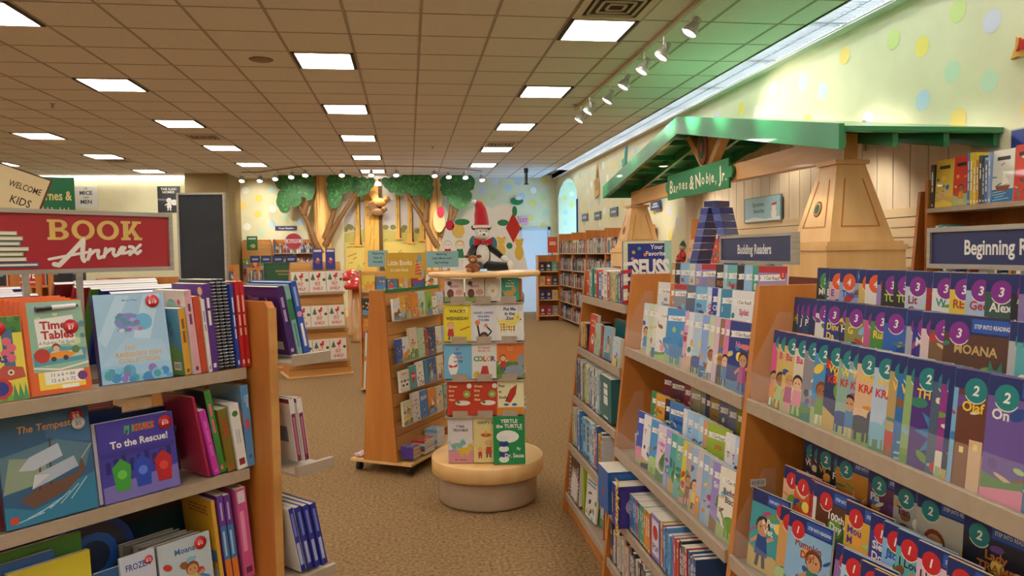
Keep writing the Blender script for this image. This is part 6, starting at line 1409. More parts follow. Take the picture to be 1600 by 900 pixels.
arow = [
 (1.088, 'top row', [(.04, .09, .155, 'd8d4ca', 'white animal', sc(1, 'beast')), (.13, .075, .165, 'd8a040', 'orange giraffe', sc(2, 'beast')), (.21, .075, .16, 'c8843a', 'smiling child', sc(3, 'fig')), (.29, .10, .18, 'd8822a', 'orange jungle', sc(4, 'dots')), (.40, .10, .19, 'b8ccc4', 'pale statue', sc(5, 'tree')), (.505, .10, .18, '8ab03a', 'green forest', sc(6, 'tree')), (.61, .08, .14, 'e0dcd0', 'small white', T(['hello'], hx('a85a5a'), .8, .09, kind='flower', seed=7)), (.70, .1, .17, 'c8d0d8', 'pale grey', sc(8))]),
 (.79, 'second row', [(.04, .075, .17, '2a4a94', 'navy patterned', sc(9, 'dots')), (.12, .095, .175, 'd8d8d4', 'white puppy', sc(10, 'beast')), (.22, .115, .23, 'd8c4a8', 'dancing child', sc(11, 'fig', .9)), (.34, .10, .215, 'a8c4a0', 'pale green', sc(12, 'dots')), (.445, .055, .2, 'a83a34', 'brick red', sc(13, 'burst')), (.505, .11, .21, '2a3f6a', 'blue confetti', sc(14, 'dots', .95)), (.62, .1, .2, 'd8d4c4', 'pale flower', sc(15, 'flower')), (.725, .1, .2, '9ab8c8', 'light blue', sc(16, 'sea'))]),
 (.585, 'third row', [(.05, .125, .15, 'e0dcd0', 'panda', T(['Feelings'], hx('c8883a'), .8, .1, extra=lambda P: (P.ell(.3, .3, .2, WHITE), P.ell(.72, .3, .2, WHITE), [P.ell(a, b, .07, K_) for a, b in ((.16, .5), (.44, .5), (.58, .5), (.86, .5), (.25, .3), (.37, .3), (.66, .3), (.78, .3))]))), (.185, .095, .165, '3a9aa4', 'teal heart', T(['YOU!'], WHITE, .5, .1, extra=lambda P: (P.ell(.34, .62, .2, R_), P.ell(.66, .62, .2, R_), P.poly([(.15, .56), (.85, .56), (.5, .16)], R_)))), (.29, .10, .18, 'e2ded4', 'white ladybird', T(['colors'], hx('c8a08a'), .8, .08, kind='dots', seed=17)), (.40, .06, .18, '2a7a94', 'teal spined', None), (.465, .12, .183, '2a4f9c', 'blue bath-time', sc(18, 'fig', .9)), (.60, .11, .18, 'd8cca8', 'cream', sc(19)), (.72, .1, .18, 'b84a3a', 'red', sc(20))]),
 (.345, 'bottom row', [(.06, .12, .17, 'd8d4b0', 'cream children', sc(21, 'fig')), (.19, .105, .21, 'dcd8d8', 'white patterned', T(['babies', 'love'], [hx('c83a6a'), hx('3a8ac8')], .7, .07, .12, kind='dots', seed=22)), (.30, .11, .205, '2f78c0', 'blue snow', T(['SNOW'], WHITE, .66, .14, shear=.1, extra=lambda P: ([P.ell(random.Random(q).random(), random.Random(q + 50).random(), .02, WHITE, n=6) for q in range(30)], figure(P, .5, .1, .5, hx('2a5ab0'))))), (.42, .12, .2, 'd8823a', 'orange shore', sc(23, 'sea')), (.55, .11, .19, 'c8b89a', 'tan', sc(24)), (.68, .11, .19, '8ab0a0', 'sage', sc(25))])]
for z, rn, its in arow:
    for i, (x, w, h, c, what, fn) in enumerate(its):
        abook('%s board book on the low A-frame, %s, %s from left' % (what, rn, ORD[i]), x, z, w, h, hx(c), fn, t=.02)
# flat piles on the platform, and books seen at the back
def pile(lab, x, y, w, d, n, t, cs, page, rz=0.0, grp=None):
    z = .0945
    for k in range(n):
        M = AM @ Matrix.Translation((x, y, z)) @ Matrix.Rotation(rz + .02 * ((k * 7) % 3 - 1), 4, 'Z') @ Matrix.Rotation(-math.pi / 2, 4, 'X')
        M = AM @ Matrix.Translation((x, y, z + t)) @ Matrix.Rotation(rz + .02 * ((k * 7) % 3 - 1), 4, 'Z') @ Matrix.Rotation(-math.pi / 2, 4, 'X')
        book('board_book', '%s, %s from the bottom' % (lab, ORD[k]), 'book', grp, M, w, d, t, hx(cs[k % len(cs)]), page=page, front=(lambda P: scenery(P, random.Random(k), 0, 1, 'dots')) if k == n - 1 else None)
        z += t + .0012
pile('purple board book in the flat pile on the A-frame platform', .04, -.246, .10, .10, 3, .026, ['4a3a9a', '5a3a8a'], hx('d8b88a'), 0, 'purple board books in a pile')
pile('white board book in the taller flat pile on the platform', .20, -.247, .15, .10, 5, .018, ['d8d8d8', 'c83a3a', '3a8ac0'], hx('e0dcd4'), 0, 'white board books in a pile')
pile('pale blue board book in the pile behind on the platform', .39, -.248, .12, .105, 5, .024, ['c8d4dc', '7ab0d0', 'd8d8d4'], hx('e4e0d8'), 0, 'pale board books in a pile')
for i, (z, c, h) in enumerate([(.60, 'd8d4cc', .2), (.83, 'b8b4b0', .17), (.60, '7a1f2c', .2)]):
    M = AM @ Matrix.Rotation(math.pi, 4, 'Z') @ frame((-.10 if i != 2 else -.135, -aw(z) - .03 - (.022 if i == 2 else 0), z), 0, .06)
    book('picture_book', '%s book on the back of the low A-frame, %s' % (cname(hx(c)), ['lower', 'upper', 'innermost'][i]), 'book', None, M, .09, h, .018, hx(c), hard=True)
for z in (.60, .83):
    mb = MB(); y = aw(z); mb.box(.03, y + .006, z - .012, .16, y + .056, z - .006); mb.build('acrylic_shelf', M_CLEAR, af)
pile('flat pale book on the rear ledge of the A-frame', .03, .165, .12, .075, 1, .012, ['c8a0a0'], hx('e0dcd4'))

# ================================================================== SLATWALL STAND WITH ROWS OF WHITE BOXES
EA = math.radians(19)
EM = Matrix.Translation(at_z(452, 592, 0)) @ Matrix.Rotation(EA, 4, 'Z')
es = thing('slatwall_display', 'tapering slatwall stand holding rows of white boxed books, mid left', 'display stand'); es.matrix_world = EM
EW = .80; ED = .52
def el(z): return (.10 * z / 1.48, EW - .075 * z / 1.48)
def ey(z): return .02 + .17 * z / 1.48
for k in range(15):
    za = .10 + k * .0915; zb = za + .085; mb = MB()
    (a0, a1), (b0, b1) = el(za), el(zb)
    mb.hexa([(a0, ey(za), za), (a1, ey(za), za), (a1, ey(za) + .02, za), (a0, ey(za) + .02, za)], [(b0, ey(zb), zb), (b1, ey(zb), zb), (b1, ey(zb) + .02, zb), (b0, ey(zb) + .02, zb)]); mb.build('slat', M_SLAT, es)
mb = MB(); (a0, a1), (b0, b1) = el(.02), el(1.46)
mb.hexa([(a0 + .004, ey(.02) + .024, .02), (a1 - .004, ey(.02) + .024, .02), (a1 - .004, ED - .02, .02), (a0 + .004, ED - .02, .02)], [(b0 + .004, ey(1.46) + .024, 1.46), (b1 - .004, ey(1.46) + .024, 1.46), (b1 - .004, ED - .19, 1.46), (b0 + .004, ED - .19, 1.46)]); mb.build('core', M_WOOD, es)
mb = MB(); mb.box(-.02, -.02, 0, EW + .02, ED + .02, .019); mb.build('base_board', M_WOODP, es)
mb = MB(); mb.box(-.0, ey(0.03) - .012, .02, EW, ey(0.03) + .003, .095); mb.build('kick_board', M_SLAT, es)
def c_elf(P):
    P.text('THE', .5, .53, .05, hx('c86a5a'), maxw=.3); P.text('ELF', .5, .40, .12, hx('c8503f'), maxw=.5, bold=.03); P.text('ON THE', .5, .32, .05, hx('c86a5a'), maxw=.4); P.text('SHELF', .5, .17, .12, hx('c8503f'), maxw=.72, bold=.03)
    P.rect(.12, .08, .9, .1, hx('d8c8b8')); P.poly([(.08, .62), (.36, .62), (.22, .92)], hx('4a6a44')); P.rect(.2, .58, .25, .63, hx('6a4a2a')); P.ell(.55, .78, .13, R_, ry=.09); P.ell(.62, .88, .07, R_); P.line([(.5, .74), (.58, .6)], .05, R_); P.ell(.88, .62, .09, hx('2f5a34'))
for r, z in enumerate((1.06, .62, .19)):
    mb = MB(); y = ey(z); mb.box(.06, y - .105, z - .012, EW - .06, y - .003, z - .006); mb.box(.06, y - .108, z - .012, EW - .06, y - .1055, z + .02); mb.build('wire_shelf', M_METAL, es)
    for q in range(3):
        book('boxed_set', 'white boxed holiday set with red lettering, %s shelf of the slatwall stand, %s' % (['top', 'middle', 'bottom'][r], ['left', 'centre', 'right'][q]), 'boxed set', 'white boxed holiday sets', EM @ frame((.075 + .005 * r * 0 + .218 * q, ey(z) - .10, z - .004), 0, .06), .212, .285, .075, hx('e2dcce'), front=c_elf)
for q in range(2):
    book('boxed_set', 'slim navy boxed book at the top of the slatwall stand, %s' % ['left', 'right'][q], 'boxed set', 'slim navy boxed books', EM @ frame((.37 + .165 * q, ey(1.36) - .03, 1.365), 0, .05), .12, .27, .025, hx('2c2f86'), front=lambda P: (figure(P, .5, .2, .9, hx('c83a3a')), P.rect(.1, .85, .9, .95, hx('d8d0d8'))))
# ================================================================== BACKGROUND
STUFF = MB()
def far_spines(M, x0, x1, z, hmax, rng, d=.14, th=(.014, .04), cols=None, lean=False):
    """a shelf of far, small spines: they all go into one mass"""
    x = x0; pool = cols or [hx(q) for q in '2a2f4a c8c4bc 8a2a2a 3a5a8a d8d0c0 4a4a4e b8863a 6a3a5a 3a6a5a 8a8a90 c85a3a 2a2a2e a8a49c 5a4a8a d8c8a0 1f3a5a 7a5a3a 3a8a9a b04a6a e0dcd4'.split()]
    while x < x1 - .01:
        t = min(rng.uniform(*th), x1 - x); h = hmax * rng.uniform(.7, 1); c = rng.choice(pool)
        STUFF.M = M; STUFF.box(x, rng.uniform(0, .015), z + .001, x + t - .0012, d, z + h, c)
        if rng.random() < .6: STUFF.add([(x + t * .25, -.0006, z + h * .45), (x + t * .75, -.0006, z + h * .45), (x + t * .75, -.0006, z + h * .8), (x + t * .25, -.0006, z + h * .8)], [(0, 1, 2, 3)], (220, 214, 200) if sum(c) < 380 else (70, 60, 70))
        x += t
def bookcase(name, label, M, w, h, d, shelves, seed, mat=None, dividers=(), fill=True, hb=.2, back=True, top=False, faceout=False, sm=None):
    t = thing(name, label, 'bookshelf'); t.matrix_world = M; mat = mat or M_WOOD
    for x in (0, w - .022):
        mb = MB(); mb.box(x, 0, 0, x + .022, d, h); mb.build('side_panel', mat, t)
    for x in dividers:
        mb = MB(); mb.box(x, .004, .06, x + .02, d - .013, h - .004); mb.build('divider', mat, t)
    if back: mb = MB(); mb.box(.0225, d - .012, 0, w - .0225, d, h); mb.build('back_board', mat, t)
    zz = list(shelves); rng = random.Random(seed)
    for z in zz:
        mb = MB()
        xs = [.0225] + [q for x in dividers for q in (x - .0005, x + .0205)] + [w - .0225]
        for a, b in zip(xs[::2], xs[1::2]): mb.box(a, .006, z - .022, b, d - .0125, z)
        mb.build('shelf', sm or M_METAL, t)
        if fill:
            xs2 = [.03] + [q for x in dividers for q in (x - .004, x + .024)] + [w - .03]
            for a, b in zip(xs2[::2], xs2[1::2]):
                far_spines(M @ Matrix.Translation((0, .012, 0)), a, b, z, hb, rng, d=min(.14, d - .03))
    if top: mb = MB(); mb.box(0, -.005, h + .0005, w, d, h + .02); mb.build('top_board', mat, t)
    return t
def facing(px0, px1, Y):     # a frame at floor level whose x runs along +X at depth Y
    a = at_y(px0, 450, Y).x; b = at_y(px1, 450, Y).x
    return Matrix.Translation((a, Y, 0)), b - a

# ---- far left: low bookcases and boards beyond the left gondola
M, w = facing(-60, 150, 7.6); bookcase('low_bookcase', 'low bookcase beneath the red sign, far left beyond the gondola', M, w, 1.28, .3, (.1, .5, .9), 1, dividers=(w * .5,), top=True)
M, w = facing(150, 272, 8.6); bookcase('low_bookcase', 'low bookcase with small spines seen between sign posts and blackboard', M, w, 1.33, .3, (.25, .7, 1.05), 2, dividers=(w * .33, w * .66), hb=.22)
mm = at_y(12, 450, 7.65); w0 = at_y(68, 450, 7.65).x - mm.x
mb = MB(); mb.box(0, 0, 0, w0, .03, .17, hx('b81e22')); P = Print(mb, w0, .17); P.text('MARVEL', .5, .42, .42, WHITE, maxw=.8, bold=.04); P.rect(.14, .14, .48, .24, hx('e8b0a8')); P.rect(.52, .14, .86, .24, hx('e8b0a8')); o = mb.build('brand_sign', M_PRINT); o.location = (mm.x, 7.66, 1.301); tag(o, 'red box sign with white lettering behind the left sign post', 'sign')
for i, (px, c, hh) in enumerate([(72, '2a2a34', .2), (92, '20242e', .22), (112, '2e3440', .2), (-14, '24262e', .18)]):
    q = at_y(px, 450, 7.65); mb = MB(); mb.box(0, 0, 0, .12, .03, hh, hx(c)); P = Print(mb, .12, hh); P.rect(.1, .5, .9, .9, hx('8a98a8')); o = mb.build('comic_album', M_PRINT); o.location = (q.x, 7.66, 1.301); tag(o, 'dark face-out album on the low bookcase, %s of the row beside the red box' % ['first', 'second', 'third', 'leftmost'][i], 'book', 'dark albums on the low bookcase')
t = thing('welcome_sign', 'cream wooden board with hand lettering WELCOME KIDS at left edge', 'sign', (at_y(-8, 290, 6.0).x, 6.0, 0), .3)
zA = at_y(0, 352, 6.0).z; zB = at_y(0, 264, 6.0).z
mb = MB(Matrix.Translation((-.05, 0, zA + .025)) @ Matrix.Rotation(.36, 4, 'Y') @ Matrix.Translation((0, 0, .09))); mb.box(-.1, 0, 0, .28, .03, .36, hx('5a3a20')); mb.box(-.088, -.004, .012, .268, -.0005, .348, hx('dcc79c')); P = Print(mb, .27, .36, x0=.0, y0=-.0045)
P.text('WELCOME', .50, .60, .13, hx('3a3024'), maxw=.8, bold=.01); P.text('KIDS', .52, .28, .16, hx('3a3024'), maxw=.5, bold=.01); mb.build('board', M_PAINT, t)
mb = MB(); mb.box(.06, .032, 0, .12, .07, zA + .2); mb.box(.0, -.02, 0, .2, .12, .02); mb.build('post', M_WOOD, t)
t = thing('shop_sign', 'dark green board with tan lettering beyond the left gondola', 'sign', (at_y(48, 300, 7.25).x, 7.25, 0), .25)
zA = at_y(60, 348, 7.25).z; zB = at_y(60, 276, 7.25).z; wG = .345
mb = MB(); mb.box(0, 0, zA, wG, .02, zB, hx('1f5f3a')); P = Print(mb, wG, zB - zA, z0=zA)
for i, ln in enumerate(['Barnes &', 'Noble kids']): P.text(ln, .52, .50 - .36 * i, .2, hx('c8b070'), maxw=.84, bold=.02)
mb.build('board', M_PAINT, t); mb = MB(); mb.box(.1, .021, 0, .14, .05, zA + .1); mb.box(.03, -.02, 0, .22, .1, .02); mb.build('post', M_WOOD, t)
q0 = at_y(50, 293, 6.7); t = thing('wooden_cutout', 'round tan cutout figure board between the cream and green boards', 'cutout', (q0.x, 6.7, 0))
mb = MB(); mb.prism([(.105 * math.cos(k * math.pi / 12), q0.z + .115 * math.sin(k * math.pi / 12)) for k in range(24)], 0, .02, axis='y', col=hx('c8935a')); mb.prism([(-.10, q0.z - .32), (.10, q0.z - .32), (.06, q0.z - .09), (-.05, q0.z - .09)], .001, .021, axis='y', col=hx('d8c8a4'))
P = Print(mb, .2, .2, x0=-.1, z0=q0.z - .1, y0=-.0002); P.ell(.55, .45, .3, hx('d8aa74')); P.line([(.4, .3), (.6, .26), (.72, .36)], .02, hx('5a3a20')); mb.build('board', M_PAINT, t)
mb = MB(); mb.box(-.02, .022, 0, .02, .05, q0.z); mb.box(-.1, -.05, 0, .1, .12, .02); mb.build('post', M_WOOD, t)
# posters on the left back wall
def poster(px0, py0, px1, py1, Y, fn, bg, label, name='wall_poster'):
    a = at_y(px0, py1, Y); b = at_y(px1, py0, Y); w, h = b.x - a.x, b.z - a.z
    mb = MB(); mb.box(0, 0, 0, w, .012, h, hx(bg)); fn(Print(mb, w, h)); o = mb.build(name, M_PRINT); o.location = (a.x, Y, a.z); tag(o, label, 'poster'); return o
def p_mice(P):
    P.text('OF', .5, .86, .08, INK); P.text('MICE', .5, .62, .17, INK, maxw=.84, bold=.03); P.text('AND', .5, .46, .08, INK); P.text('MEN', .5, .22, .17, INK, maxw=.74, bold=.03)
poster(117, 291, 152, 326, 18.185, p_mice, 'dcdcd4', 'white poster with dark lettering high on the left back wall')
def p_iliad(P):
    P.text('THE ILIAD', .5, .85, .09, WHITE, maxw=.9, bold=.02); P.text('HOMER', .5, .73, .09, WHITE, maxw=.66, bold=.02); figure(P, .5, .05, .62, WHITE, hair=WHITE, skin=WHITE, legs=WHITE); P.ell(.72, .38, .14, WHITE)
poster(247, 291, 281, 332, 18.185, p_iliad, '25262a', 'black poster with white figure on the left back wall')
# small corner bookcases before the pillar
M, w = facing(343, 369, 14.0); bookcase('small_bookcase', 'narrow maple bookcase with small spines in front of the tan pillar', M, w, 1.40, .3, (.1, .42, .74, 1.06), 3, hb=.24)
# ---- kids' back wall, left part
M, w = facing(428, 492, 18.35); bookcase('wall_bookcase', 'tall bookcase on the back wall left of the first tree', M, w, 1.95, .35, (.1, .5, .9, 1.25, 1.62), 4, dividers=(w * .5,), hb=.26)
M, w = facing(380, 427, 18.5)
t = thing('slatwall_display', 'slatted wooden wall section with green poster, left end of back wall', 'display stand'); t.matrix_world = M
for k in range(18): mb = MB(); mb.box(0, 0, .12 + k * .1, w, .02, .12 + k * .1 + .094); mb.build('slat', M_SLAT, t)
mb = MB(); mb.box(.02, .0205, .0, w - .02, .06, 1.95); mb.build('backing', M_WOOD, t)
def p_green(P): P.rect(.15, .78, .85, .86, hx('d0d8d0')); P.ell(.6, .3, .2, hx('d8a83a')); P.ell(.4, .3, .12, hx('8ab07a'))
poster(386, 369, 402, 391, 18.48, p_green, '1f6a3f', 'green poster on the slatted panel of the back wall')
rg = random.Random(9)
for r, z in enumerate((1.02, 1.28)):
    for q in range(3):
        c = rg.choice(PAL); mb = MB(); mb.box(0, 0, 0, .17, .03, .22, c); scenery(Print(mb, .17, .22), rg, 0, .8); o = mb.build('picture_book', M_PRINT); o.location = (M.translation.x + .02 + .2 * q, 18.45, z + .0); tag(o, '%s face-out book on the slatted back panel, %s row, %s from left' % (cname(c), ['lower', 'upper'][r], ORD[q]), 'book', 'face-out books on the slatted panel')
    mb = MB(); mb.box(.01, -.06, z - .012, w - .01, -.0005, z - .001); mb.build('ledge', M_METAL, t)
def navy_sign(px0, py0, px1, py1, Y, text, label, X=None):
    a = at_y(px0, py1, Y); b = at_y(px1, py0, Y); w, h = b.x - a.x, b.z - a.z
    mb = MB(); mb.box(0, 0, 0, w, .015, h, hx('26366e')); P = Print(mb, w, h)
    if text: P.text(text, .5, .3, .4, WHITE, maxw=.8, bold=.03)
    o = mb.build('section_sign', M_PRINT); o.location = (a.x, Y, a.z); tag(o, label, 'sign'); return o
navy_sign(430, 353, 464, 360, 18.78, 'Young Readers', 'small navy sign on the cream back wall above the bookcase')
# long low gondola before it, with the round red sign
A = Vector((at_y(386, 450, 12.6).x, 12.6, 0)); Bv = Vector((at_y(466, 450, 10.6).x, 10.6, 0)); dv = Bv - A
M = Matrix.Translation(A) @ Matrix.Rotation(math.atan2(dv.y, dv.x), 4, 'Z')
bookcase('low_gondola', 'low maple gondola of small books running towards the slatwall stand', M, dv.length, 1.36, .4, (.1, .5, .82, 1.12), 5, dividers=(dv.length * .22, dv.length * .45, dv.length * .68), hb=.22)
for i in range(4):
    px = [409, 431, 452, 478][i]; q = at_y(px + 1, 397, 12.3 - i * .3); mb = MB(); mb.box(-.08, 0, .04, .08, .012, .15, hx('1f2a5c')); P = Print(mb, .16, .11, x0=-.08, z0=.04); P.rect(.2, .3, .8, .6, hx('8a98c0')); o = mb.build('shelf_sign', M_PRINT)
    st = MB(); st.box(-.006, .002, -.05, .006, .01, .0399); st.build('clip', M_SILVER, o)
    lp = Vector(((A.x + dv.x * (.12 + .24 * i)), (A.y + dv.y * (.12 + .24 * i)) + .28, 1.41)); o.location = lp; tag(o, 'small navy sign on top of the low gondola, %s from left' % ORD[i], 'sign', 'small signs on the low gondola')
q = at_y(459, 377, 12.0); mb = MB(Matrix.Rotation(math.pi / 2, 4, 'X')); mb.lathe([(0, -.01), (.14, -.01), (.14, .01), (0, .01)], seg=32, col=hx('e4dcd8')); mb.M = Matrix(); P = Print(mb, .28, .28, x0=-.14, z0=-.14, y0=-.0105); P.ell(.5, .5, .45, hx('c2344a'), n=28); P.rect(.08, .40, .92, .62, hx('e8e0dc')); P.text('KLUTZ', .5, .44, .14, hx('c2344a'), maxw=.76, bold=.05); P.ell(.5, .5, .38, hx('c2344a'), n=3) if False else None
kz = thing('round_sign', 'round red sign with white band standing over the low gondola', 'sign', (q.x, 12.0, 1.36)); o = mb.build('disc', M_PRINT, kz); o.location = (0, 0, q.z - 1.36)
mb = MB(); mb.box(-.008, .012, .0, .008, .02, q.z - 1.36); mb.build('stem', M_SILVER, kz)
mb = MB(); mb.box(0, 0, 0, .62, .05, .34, hx('1d4a2c')); P = Print(mb, .62, .34); P.rect(.06, .1, .94, .9, hx('225636')); P.rect(.25, .62, .75, .7, hx('8a7f50')); P.rect(.3, .5, .7, .56, hx('8a7f50')); o = mb.build('display_book', M_PRINT); q = at_y(424, 431, 10.9); o.location = (q.x, 10.35, 1.12); tag(o, 'large dark green display board beside the slatwall stand top', 'display board')
st = MB(); st.box(.25, .06, -1.12, .33, .12, .2); st.box(.1, -.1, -1.12, .5, .2, -1.10); st.build('stand', M_WOOD, o)

# ---- forest wall: mural, trees, reading stage
mu0 = at_y(540, 445, YB - .04); mu1 = at_y(672, 279, YB - .04); W, Hh = mu1.x - mu0.x, mu1.z - mu0.z
mb = MB(); mb.box(0, 0, 0, W, .03, Hh, hx('d9d2c4')); P = Print(mb, W, Hh, step=.0008)
P.rect(0, .5, 1, .8, hx('c3bcb8')); P.rect(0, 0, 1, .50, hx('d8c066')); P.poly([(0, .48), (.3, .54), (.6, .5), (1, .56), (1, .40), (0, .40)], hx('b8ac5e')); rng = random.Random(12)
for i in range(12): P.ell(rng.uniform(0, 1), rng.uniform(.5, .56), .035, hx('7a7a44'), ry=.03)
for i in range(26):
    a, b = rng.uniform(0, .9), rng.uniform(.02, .42); P.line([(a, b), (a + rng.uniform(.03, .1), b + rng.uniform(.0, .03))], .006, hx('7a6a34'))
for i in range(8): P.poly([(q + rng.uniform(-.02, .02), r) for q, r in ((.1 + .1 * i, .1), (.2 + .1 * i, .14), (.16 + .1 * i, .2))], hx('b0b060'))
def mtrunk(a, w, b0, col=hx('d9a84e')):
    P.poly([(a - w * 1.5, b0), (a + w * 1.6, b0), (a + w * .9, b0 + .1), (a + w * .8, 1), (a - w * .8, 1), (a - w * .9, b0 + .1)], col)
    P.poly([(a + w * .45, b0 + .02), (a + w * 1.2, b0 + .01), (a + w * .85, b0 + .12), (a + w * .8, 1), (a + w * .5, 1)], hx('5a4428'))
    for k in range(5): P.line([(a + w * rng.uniform(-.6, .3), b0 + .1 + .1 * k), (a + w * rng.uniform(-.6, .3), b0 + .25 + .12 * k)], .005, hx('8a6a2e'))
for a, w, b in ((.16, .035, .36), (.62, .03, .42), (.76, .035, .38), (.9, .04, .4), (.34, .12, .06)): mtrunk(a, w, b)
o = mb.build('forest_mural', M_PAINT); o.location = (mu0.x, YB - .035, mu0.z); tag(o, 'painted yellow forest mural on the back wall between two big trees', 'mural')
M_BARK = noise_mat('painted_bark', hx('a06c30'), hx('e2b26c'), scale=(16, 16, .7), rough=.7, detail=6, bump=.4, lo=.32, hi=.5)
M_LEAF = attr_mat('painted_leaves', rough=.55, var=.2, nscale=26)
def leafy(pts, Y, seed, parent, th=.05):
    q = [at_y(a, b, Y) for a, b in pts]
    c = Vector((sum(v.x for v in q) / len(q), Y, sum(v.z for v in q) / len(q)))
    mb = MB(); out = []
    n = len(q)
    for i in range(n):
        a, b = q[i], q[(i + 1) % n]; L = (b - a).length; k = max(1, int(L / .16)); nrm = Vector((b.z - a.z, 0, -(b.x - a.x))).normalized()
        if nrm.dot((a + b) / 2 - c) < 0: nrm = -nrm
        for j in range(k):
            for u in (0.0, .33, .66):
                p = a.lerp(b, (j + u) / k); out.append(p + nrm * .045 * math.sin(math.pi * u) if u else p)
    sh = parent.location
    pp = [(v.x - sh.x, v.z) for v in out]
    ar = sum(pp[i][0] * pp[(i + 1) % len(pp)][1] - pp[(i + 1) % len(pp)][0] * pp[i][1] for i in range(len(pp)))
    if ar < 0: pp = pp[::-1]
    mb.prism(pp, Y - sh.y, Y - sh.y + th, axis='y', col=hx('2c6a2e'))
    xs = [p[0] for p in pp]; zs = [p[1] for p in pp]; r = random.Random(seed)
    def inside(x, z):
        c = False; j = len(pp) - 1
        for i in range(len(pp)):
            if (pp[i][1] > z) != (pp[j][1] > z) and x < (pp[j][0] - pp[i][0]) * (z - pp[i][1]) / (pp[j][1] - pp[i][1] + 1e-9) + pp[i][0]: c = not c
            j = i
        return c
    yy = Y - sh.y - .0008
    for k in range(150):
        x = r.uniform(min(xs), max(xs)); z = r.uniform(min(zs), max(zs)); t = r.uniform(0, 6.28); l = r.uniform(.03, .055)
        if not all(inside(x + l * 1.3 * math.cos(t + d), z + l * 1.3 * math.sin(t + d)) for d in (0, 1.57, 3.14, 4.71)): continue
        cs, sn = math.cos(t), math.sin(t); f = [(l, 0), (0, l * .45), (-l, 0), (0, -l * .45)]
        yy -= .00004
        mb.add([(x + a * cs - b * sn, yy, z + a * sn + b * cs) for a, b in f], [(3, 2, 1, 0)], r.choice([hx('3f8a3a'), hx('1f4f22'), hx('4f9a44'), hx('235a28')]))
    return mb.build('foliage', M_LEAF, parent)
def tree(px, Y, r, label, branches, foliage, name='painted_tree'):
    q = at_y(px, 400, Y); t = thing(name, label, 'tree', (q.x, Y, 0))
    mb = MB(); mb.lathe([(r * 1.35, 0), (r * 1.12, .35), (r, 1.2), (r * .92, 2.4), (r * .98, H - .012)], seg=28); mb.lathe([(r * .98, H - .012), (0, H - .012)], seg=28); mb.build('trunk', M_BARK, t)
    for br in branches:
        pts = [at_y(a, b, Y - .2) - t.location for a, b in br]; mb = MB(); n = len(pts); mb.tube(pts, [.085 - .05 * i / (n - 1) for i in range(n)], 10, hx('7a5530')); mb.build('branch', M_PAINT, t)
    for i, (f, dy) in enumerate(foliage): leafy(f, Y - .3 - dy, int(px) + i, t)
    return t
tree(506, 18.25, .215, 'big painted tree with tan trunk, left of the forest mural', [[(502, 396), (492, 378), (482, 350), (468, 322), (456, 300)], [(474, 335), (480, 315), (482, 298)], [(508, 384), (518, 364), (532, 340), (546, 318), (558, 298)], [(508, 372), (514, 356), (522, 330), (530, 305)]],
     [([(431, 274), (462, 272), (489, 276), (490, 305), (480, 314), (470, 308), (466, 322), (452, 320), (447, 333), (436, 326), (433, 308), (441, 296), (431, 288)], 0), ([(512, 276), (530, 271), (548, 274), (549, 290), (541, 302), (534, 300), (530, 318), (520, 326), (513, 312)], .06), ([(549, 278), (586, 280), (580, 294), (566, 306), (552, 302)], -.1)])
tree(679, 18.25, .23, 'big painted tree with tan trunk, right of the forest mural', [[(684, 386), (672, 366), (660, 340), (646, 318), (634, 298)], [(664, 345), (668, 318), (664, 300)], [(690, 370), (704, 348), (716, 322), (720, 300)], [(694, 372), (702, 350), (706, 320), (704, 300)]],
     [([(626, 276), (650, 272), (674, 276), (676, 300), (668, 312), (656, 302), (648, 306), (634, 296)], .06), ([(690, 278), (712, 272), (738, 276), (741, 290), (734, 298), (736, 312), (722, 326), (708, 322), (698, 306), (690, 300)], 0), ([(596, 280), (628, 278), (640, 296), (626, 304), (606, 296)], -.1)])
# carved birds hanging in the forest
for i, (px, py, c, lab) in enumerate([(592, 316, 'b5824a', 'upper carved tan bird with raised wing in the forest mural'), (590, 332, '8a6544', 'lower brown carved bird perched before the forest mural')]):
    q = at_y(px, py, 18.5); mb = MB(); s = .2 if i == 0 else .17; mb.ball((0, 0, 0), (s, .07, s * .55), hx(c)); mb.ball((s * .95, -.02, s * .4), (s * .42, .07, s * .4), hx(c)); mb.hexa([(-s * .6, -.02, .02), (s * .3, -.02, .02), (s * .3, .02, .02), (-s * .6, .02, .02)], [(-s * 1.5, -.02, s * 1.3), (-s * .5, -.02, s * 1.5), (-s * .5, .02, s * 1.5), (-s * 1.5, .02, s * 1.3)], hx(c)); mb.prism([(s * 1.3, s * .42), (s * 1.55, s * .3), (s * 1.3, s * .25)], -.03, .0, axis='y', col=hx('6a4a2a')); mb.hexa([(-s * 1.6, -.03, -.1), (-s * .8, -.03, -.06), (-s * .8, .03, -.06), (-s * 1.6, .03, -.1)], [(-s * 1.6, -.03, -.02), (-s * .8, -.03, .06), (-s * .8, .03, .06), (-s * 1.6, .03, -.02)], hx(c))
    o = mb.build('wooden_bird', M_PAINT); o.location = (q.x, 18.62 - .2 * i, q.z); tag(o, lab, 'carved bird')
t = thing('pendant_lamp', 'small bright lamp hanging above the carved birds in the mural', 'lamp', (at_y(590, 285, 18.45).x, 18.45, H - .012))
zl = at_y(590, 283, 18.45).z - H; mb = MB(); mb.box(-.12, -.05, -.012, .12, .05, .0, hx('d8d0c0')); mb.tube([(0, 0, -.01), (0, 0, zl)], .01, 6, hx('d8d0c0')); mb.build('stem', M_PAINT, t)
mb = MB(); mb.lathe([(.0, zl), (.07, zl - .02), (.09, zl - .09), (.08, zl - .09), (0, zl - .03)], seg=16); mb.build('bulb', M_BULB, t)
spot((t.location.x, 18.4, H + zl - .12), (t.location.x, 18.8, 1.0), 45, 80, (1, .85, .55))
